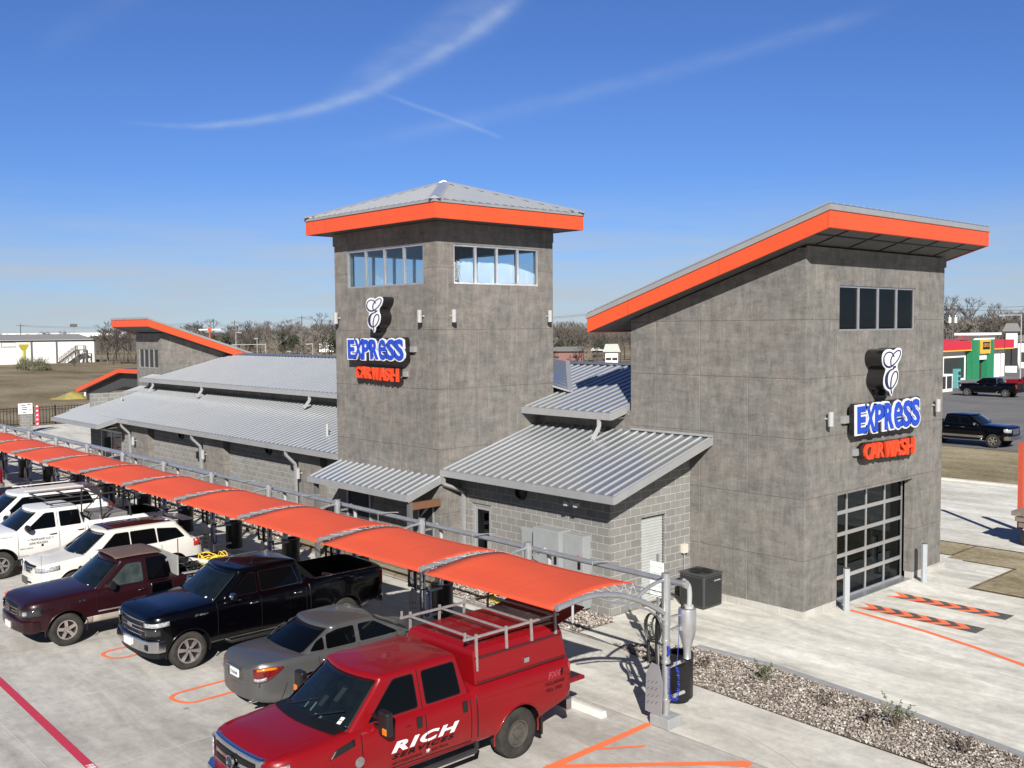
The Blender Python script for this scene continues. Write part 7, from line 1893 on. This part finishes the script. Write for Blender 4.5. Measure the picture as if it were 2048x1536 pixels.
for sg in (1, -1): c.part(MB().box(c.X(.12), c.X(.0), min(sg*.74, sg*.84), max(sg*.74, sg*.84), .84, .94), 'reflector', LAMPC, bevel=.03)
c.sticker(.10, .45, .06, .05)
c.bumper(-.08, .44, .72, .96, MAR, wrap=.5, d=.2, name='front_bumper', bow=.14, bevel=.04)
c.part(MB().box(c.X(-.11), c.X(-.075), -.16, .16, .48, .62), 'number_plate', PLATE, bevel=.004)
c.bumper(L-.02, .48, .66, .92, CHROME, wrap=-.3, d=.14, name='rear_bumper', bow=-.05)
for sg in (1, -1): c.part(MB().box(c.X(L+.012), c.X(L-.08), min(sg*.82, sg*.95), max(sg*.82, sg*.95), .78, 1.12), 'tail_light', TAILR, bevel=.02)
c.text('lettering', 'F-150', 1.20, .98, .06, CHROME, offset=.003)
# headache board and bed rail plate
c.part(MB().box(c.X(3.62), c.X(3.58), -.80, .98, 1.20, 1.70), 'headboard', mat('dull_aluminium_board', (.36, .36, .35), .5, .3), bevel=.006)
c.part(MB().box(c.X(L-.3), c.X(3.75), .84, .99, 1.205, 1.225), 'rail_plate', mat('dull_aluminium_board', (.36, .36, .35), .5, .3), bevel=.004)
c.part(MB().cyl((c.X(3.95), .2, .8), (c.X(3.95), .2, 1.95), .012, 6), 'whip_antenna', BLACKP)
c.part(MB().tube([(c.X(.9), -.7, 1.14), (c.X(.9), -.7, 1.85)], .004, 4), 'radio_antenna', BLACKP)
c.done()
hose_coil('hose_bundle', 'tangled bright yellow hose piled in the maroon pickup bed', -24.6, 11.75, .42, mat('bright_yellow_hose', (.75, .52, .05), .5), z=1.12, n=6, zr=.30, seed=4)
hose_coil('hose_bundle', 'tangled black hose and wire in the maroon pickup bed behind the headboard', -24.75, 10.9, .48, RUBBER, z=1.08, n=8, zr=.22, seed=5)
o = MB().cyl((-25.1, 11.3, 1.22), (-24.2, 11.5, 1.26), .07, 12).build('pipe_length', mat('grey_white_pipe', (.5, .5, .48), .5), smooth=40); tag(o, 'short pale pipe lying on the black hose in the maroon pickup bed', 'pipe')

# ---------- white crossover
WP = paint('white_car_paint', (.50, .49, .455), 0., .34, .4, .9, (.47, .46, .43))
L, W_ = 4.66, 1.93
c = Car('suv_car', 'white crossover with dark glass roof parked behind the maroon pickup', 'suv', (-28.92, 8.36+L/2), FWD, L, W_,
        [(0, .40), (.15, .30), (.6, .26), (L-.6, .28), (L-.1, .36), (L, .45)],
        [(0, .78), (.05, .92), (.2, 1.0), (.6, 1.05), (1.25, 1.12), (1.6, 1.13), (3.9, 1.17), (4.45, 1.15), (4.6, 1.08), (L, .98)],
        [(0, .42), (.04, .60), (.1, .73), (.2, .85), (.35, .93), (.6, .975), (1., 1.), (L-.9, 1.), (L-.35, .96), (L-.1, .90), (L, .82)])
c.body(WP, [.93, 3.75], .37, None, crown=.03)
c.cab(1.08, 1.60, (1.00, 1.78), (4.56, 4.10), (.86, .68), bulge=.2, rb=.12, rr=.08, crown=.06, rc=.16)
c.screen(True, .07, .98); c.screen(False, .12, .88, .86, .84)
c.side_window([(1.64, 1.15), (2.52, 1.15), (2.52, 1.56), (2.16, 1.56)], trim=DARKP); c.side_window([(2.58, 1.15), (3.30, 1.16), (3.28, 1.56), (2.58, 1.56)], trim=DARKP); c.side_window([(3.36, 1.17), (4.14, 1.24), (3.92, 1.49), (3.36, 1.55)], trim=DARKP)
zb, zt, xf, xr, y, b, rb = c.cb
rows = []
for i in range(13):
    s = 1.98+1.86*i/12; rows.append([(c.X(s), v*(y[1]-.13), c.roofz-.060*((v*.93)**2*.6+((s-2.9)/1.15)**2*.4)+.008) for v in [-1+2*j/10 for j in range(11)]])
c.part(MB().grid(rows), 'glass_roof', mat('dark_glass_roof', (.02, .004, .005), .06, coat=1), smooth=60, solid=.004)
c.part(MB().hexa([(c.X(4.56), -.60, 1.65), (c.X(4.16), -.62, 1.67), (c.X(4.16), .62, 1.67), (c.X(4.56), .60, 1.65)][::-1], [(c.X(4.58), -.60, 1.675), (c.X(4.14), -.62, 1.73), (c.X(4.14), .62, 1.73), (c.X(4.58), .60, 1.675)][::-1]), 'spoiler', WP, bevel=.012)
for q in ([(1.36, 1.06), (1.34, .42)], [(2.55, 1.11), (2.56, .40)], [(3.40, 1.10), (3.38, .8), (3.24, .55), (3.20, .42)], [(1.34, .40), (3.20, .42)]): c.gap(q, .010)
c.lips(WP, .014); c.wheels_all(.37, .235, .235, RIM, 5, 'split', .05)
c.handle(2.36, .98, CHROME, .16); c.handle(3.22, 1.0, CHROME, .16); c.mirror(1.62, 1.14, WP, w=.19, h=.15, d=.18)
c.bumper(-.01, .72, .95, .62, DARKP, wrap=.2, d=.10, name='grille', bow=.14, bevel=.03)
for z in (.74, .81, .88): c.bumper(-.03, z, z+.045, .60, mat('satin_grille_bar', (.25, .26, .28), .3, .8), wrap=.2, d=.03, name='grille_bar', bow=.14, bevel=.01)
c.part(MB().lathe([(.001, 0), (.085, 0), (.085, .015), (.001, .02)], (c.X(-.05), 0, .85), 'x', 18), 'badge', CHROME)
c.lamp(.58, .80, .92, .55, LAMPC, rise=.06); c.sticker(.10, .4, .06, .05)
c.bumper(-.06, .36, .68, .90, WP, wrap=.8, d=.22, name='front_bumper', bow=.22, bevel=.05)
c.bumper(-.072, .47, .53, .66, DARKP, wrap=.2, d=.05, name='air_intake', bow=.15, bevel=.01)
c.part(MB().box(c.X(-.10), c.X(-.055), -.18, .18, .44, .62), 'number_plate', mat('dark_plate', (.06, .06, .06), .5), bevel=.004)
for sg in (1, -1):
    rows = [[(c.X(4.38), sg*(c.ys(4.38, z)+.006), z), (c.X(4.55), sg*(c.ys(4.55, z)+.006), z), (c.X(4.70), sg*(c.ys(4.69, z)+.004), z)] for z in (.92, 1.02, 1.12)]
    c.part(MB().grid(rows), 'tail_light', TAILR, smooth=60, solid=.012)
c.bumper(L+.02, .42, .75, .88, WP, wrap=-.4, d=-.12, name='rear_bumper', bow=-.12, bevel=.04)
c.done()

# ---------- white extended cab work truck with black rack
WT = paint('white_truck_paint', (.56, .56, .545), 0., .36, .5, 1.1, (.54, .54, .53))
L, W_ = 6.0, 2.04
c = pickup('white work pickup with black ladder rack and door lettering', -32.62, 7.45, L, W_, 1.95, 3.66, .97, .41, 1.28, 1.32, 1.38, WT, cab1=3.50, cab0=1.25, roofs=1.95, rimr=.235, spokes=6, style='alloy', sw=.07, zlow=.50, lipm=DARKP)
c.side_window([(1.72, 1.35), (2.56, 1.35), (2.56, 1.77), (2.30, 1.77)], trim=DARKP); c.side_window([(2.72, 1.35), (3.32, 1.36), (3.28, 1.77), (2.72, 1.77)], trim=DARKP)
for a in (1.46, 2.64, 3.42): c.gap([(a, 1.31), (a, .60)], .010)
c.gap([(2.64, 1.33), (2.64, 1.80)], .010); c.gap([(1.46, .60), (3.42, .60)], .010)
c.handle(2.46, 1.16, BLACKP, .20); c.handle(3.28, 1.18, BLACKP, .18); c.mirror(1.72, 1.42, BLACKP, w=.24, h=.22, d=.16)
c.bumper(-.02, .80, 1.18, .80, CHROME, wrap=.1, d=.12, name='grille', bow=.10, bevel=.02)
c.lamp(.66, .88, 1.14, .30, LAMPC)
c.bumper(-.08, .50, .78, 1.0, CHROME, wrap=.55, d=.18, name='front_bumper', bow=.13)
c.bumper(L-.02, .54, .74, .98, CHROME, wrap=-.3, d=.16, name='rear_bumper', bow=-.06)
for sg in (1, -1):
    c.part(MB().box(c.X(L+.012), c.X(L-.10), min(sg*.86, sg*.985), max(sg*.86, sg*.985), .92, 1.30), 'tail_light', TAILR, bevel=.02)
    c.part(MB().tube([(c.X(1.62), sg*.93, .50), (c.X(1.72), sg*1.03, .42), (c.X(3.5), sg*1.03, .42), (c.X(3.6), sg*.93, .50)], .045, 10), 'step_bar', CHROME, smooth=50)
GI = mat('grey_vinyl', (.2, .2, .2), .4)
c.text('lettering', '= TRAPLAND LLC =', 1.72, 1.03, .085, KIN, offset=.002); c.text('lettering', '(254) 933-2532', 1.76, .92, .085, KIN, offset=.002); c.text('lettering', 'DURAMAX HD', .92, 1.20, .06, GI, offset=.002); c.text('lettering', 'SIERRA 2500HD', 1.50, .80, .055, GI, offset=.002)
c.patch([(2.10, .83), (2.18, .83), (2.16, .90), (2.11, .90)], 'door_mark', KIN, th=.004, nx=1)
c.part(MB().box(c.X(4.85), c.X(3.95), -.72, .72, 1.18, 1.50), 'tool_box', mat('dull_grey_box', (.20, .20, .205), .5, .3), bevel=.02)
RKB = mat('black_rack_tube', (.03, .03, .032), .45)
zr = 2.18; y = .80
ro = c.part(MB().bar((c.X(2.35), -y, zr), (c.X(L-.25), -y, zr), .04, .04), 'ladder_rack', RKB)
for q in ((y, zr, L-.25), (y, zr-.14, 4.0), (-y, zr-.14, 4.0)): c.part(MB().bar((c.X(2.35), q[0], q[1]), (c.X(q[2]), q[0], q[1]), .035, .035), 'side_rail', RKB, ro)
for s_ in (2.35, 3.15, 3.9, 4.85, L-.25): c.part(MB().bar((c.X(s_), -y, zr), (c.X(s_), y, zr), .04, .04), 'crossbar', RKB, ro)
for s_ in (3.95, 4.85, L-.30):
    for sg in (1, -1): c.part(MB().bar((c.X(s_), sg*y, zr), (c.X(s_+.02), sg*.92, 1.38), .04, .04), 'rack_leg', RKB, ro)
for sg in (1, -1): c.part(MB().bar((c.X(4.0), sg*.84, 1.40), (c.X(4.85), sg*y, zr), .03, .03), 'rack_brace', RKB, ro)
c.done()
# ---------- big white SUV farther left
L, W_ = 5.3, 2.04
c = pickup('large white sport utility vehicle with long dark window band at left edge', -36.15, 7.75, L, W_, 1.95, 2.95, .95, .41, 1.24, 1.30, 1.31, WT, cab1=5.12, cab0=1.42, roofs=2.15, rimr=.25, spokes=6, style='split', sw=.05, zlow=.44, bedcut=False)
c.t.name = 'suv_car'; c.t['category'] = 'suv'
c.side_window([(1.86, 1.34), (4.70, 1.36), (4.50, 1.76), (2.42, 1.77)], trim=DARKP)
for a in (1.56, 2.80, 3.85): c.gap([(a, 1.28), (a, .56)], .010)
c.handle(2.62, 1.13, WT, .20); c.handle(3.66, 1.15, WT, .20); c.mirror(1.85, 1.38, WT, w=.22, h=.2, d=.15)
for sg in (1, -1): c.part(MB().box(c.X(L+.012), c.X(L-.16), min(sg*.86, sg*1.0), max(sg*.86, sg*1.0), .92, 1.28), 'tail_light', TAILR, bevel=.02)
for sg in (1, -1): c.part(MB().bar((c.X(2.5), sg*.70, c.roofz+.02), (c.X(4.6), sg*.70, c.roofz+.02), .04, .03), 'roof_rail', WT, bevel=.008)
c.bumper(-.08, .50, .76, 1.0, WT, wrap=.55, d=.18, name='front_bumper', bow=.13); c.bumper(L-.02, .48, .80, .98, WT, wrap=-.3, d=.16, name='rear_bumper', bow=-.06)
c.bumper(-.02, .80, 1.16, .80, DARKP, wrap=.1, d=.12, name='grille', bow=.10, bevel=.02)
c.done()
# ---------- dark red pickup at the extreme left
MR2 = paint('deep_red_car_paint', (.16, .006, .012), .1, .3, .2, .8)
c = pickup('deep red pickup whose tail just shows at the left edge', -47.9, 6.9, 5.8, 2.0, 1.90, 3.7, .95, .41, 1.24, 1.28, 1.34, MR2, cab1=3.95, cab0=1.42, roofs=2.25, zlow=.46)
c.side_window([(2.02, 1.31), (2.88, 1.31), (2.88, 1.73), (2.60, 1.74)], trim=DARKP); c.side_window([(2.96, 1.31), (3.72, 1.33), (3.64, 1.73), (2.96, 1.73)], trim=DARKP)
c.bumper(5.78, .52, .72, .98, CHROME, wrap=-.3, d=.16, name='rear_bumper', bow=-.06); c.done()

# ---------- far pickups on the asphalt (nose along X)
def far_pickup(label, x, yv, rot, pm, stripe=None, grp=None):
    L = 5.8
    c = pickup(label, x, yv, L, 2.04, 1.95, 3.75, .95, .42, 1.26, 1.30, 1.38, pm, cab1=4.0, cab0=1.42, roofs=2.2, rimr=.25, spokes=6, style='alloy', sw=.06, zlow=.48, rot=rot)
    c.side_window([(2.02, 1.33), (2.88, 1.33), (2.88, 1.76), (2.60, 1.76)], trim=DARKP); c.side_window([(2.98, 1.33), (3.74, 1.35), (3.68, 1.76), (2.98, 1.76)], trim=DARKP)
    for a in (1.62, 2.92, 3.84): c.gap([(a, 1.29), (a, .58)], .010)
    c.handle(2.72, 1.15, CHROME, .20); c.handle(3.66, 1.16, CHROME, .20); c.mirror(1.95, 1.38, CHROME, w=.24, h=.2, d=.16)
    c.bumper(-.03, .82, 1.14, .78, mat('satin_grille_bar', (.25, .26, .28), .3, .8), wrap=.1, d=.12, name='grille', bow=.10, bevel=.02)
    for sg in (1, -1):
        c.part(MB().box(c.X(L+.012), c.X(L-.16), min(sg*.86, sg*1.0), max(sg*.86, sg*1.0), .92, 1.30), 'tail_light', TAILR, bevel=.02)
        c.part(MB().tube([(c.X(1.62), sg*.93, .48), (c.X(1.72), sg*1.03, .42), (c.X(3.8), sg*1.03, .42), (c.X(3.9), sg*.93, .48)], .04, 8), 'step_bar', CHROME, smooth=50)
    c.bumper(-.10, .50, .74, 1.0, CHROME, wrap=.55, d=.18, name='front_bumper', bow=.13); c.bumper(L-.02, .52, .72, .98, DARKP, wrap=-.3, d=.16, name='rear_bumper', bow=-.06)
    c.lamp(.66, .94, 1.14, .34, LAMPC)
    if stripe: c.patch([(1.50, .56), (4.4, .56), (4.4, .70), (1.50, .70)], 'lower_stripe', stripe, th=.006, nx=8)
    return c
c = far_pickup('black crew cab pickup with grey lower stripe on the asphalt right of the front tower', 0, 0, 0., BLK, mat('grey_brown_stripe', (.10, .095, .085), .5)); c.loc = (-25.95, 61.2); c.done()
c = far_pickup('all black pickup parked in front of the petrol shop', 0, 0, pi, BLK); c.loc = (-41.6, 103.6); c.done()
c = far_pickup('maroon pickup at the right edge beyond the all black one', 0, 0, pi, MR2); c.loc = (-41.0, 113.5); c.done()
p = gp(12, 722); c = far_pickup('small white car parked at the left end of the warehouse', 0, 0, pi/2, WT); c.t.name = 'parked_car'; c.t['category'] = 'car'; c.loc = (p.x, p.y); c.done()
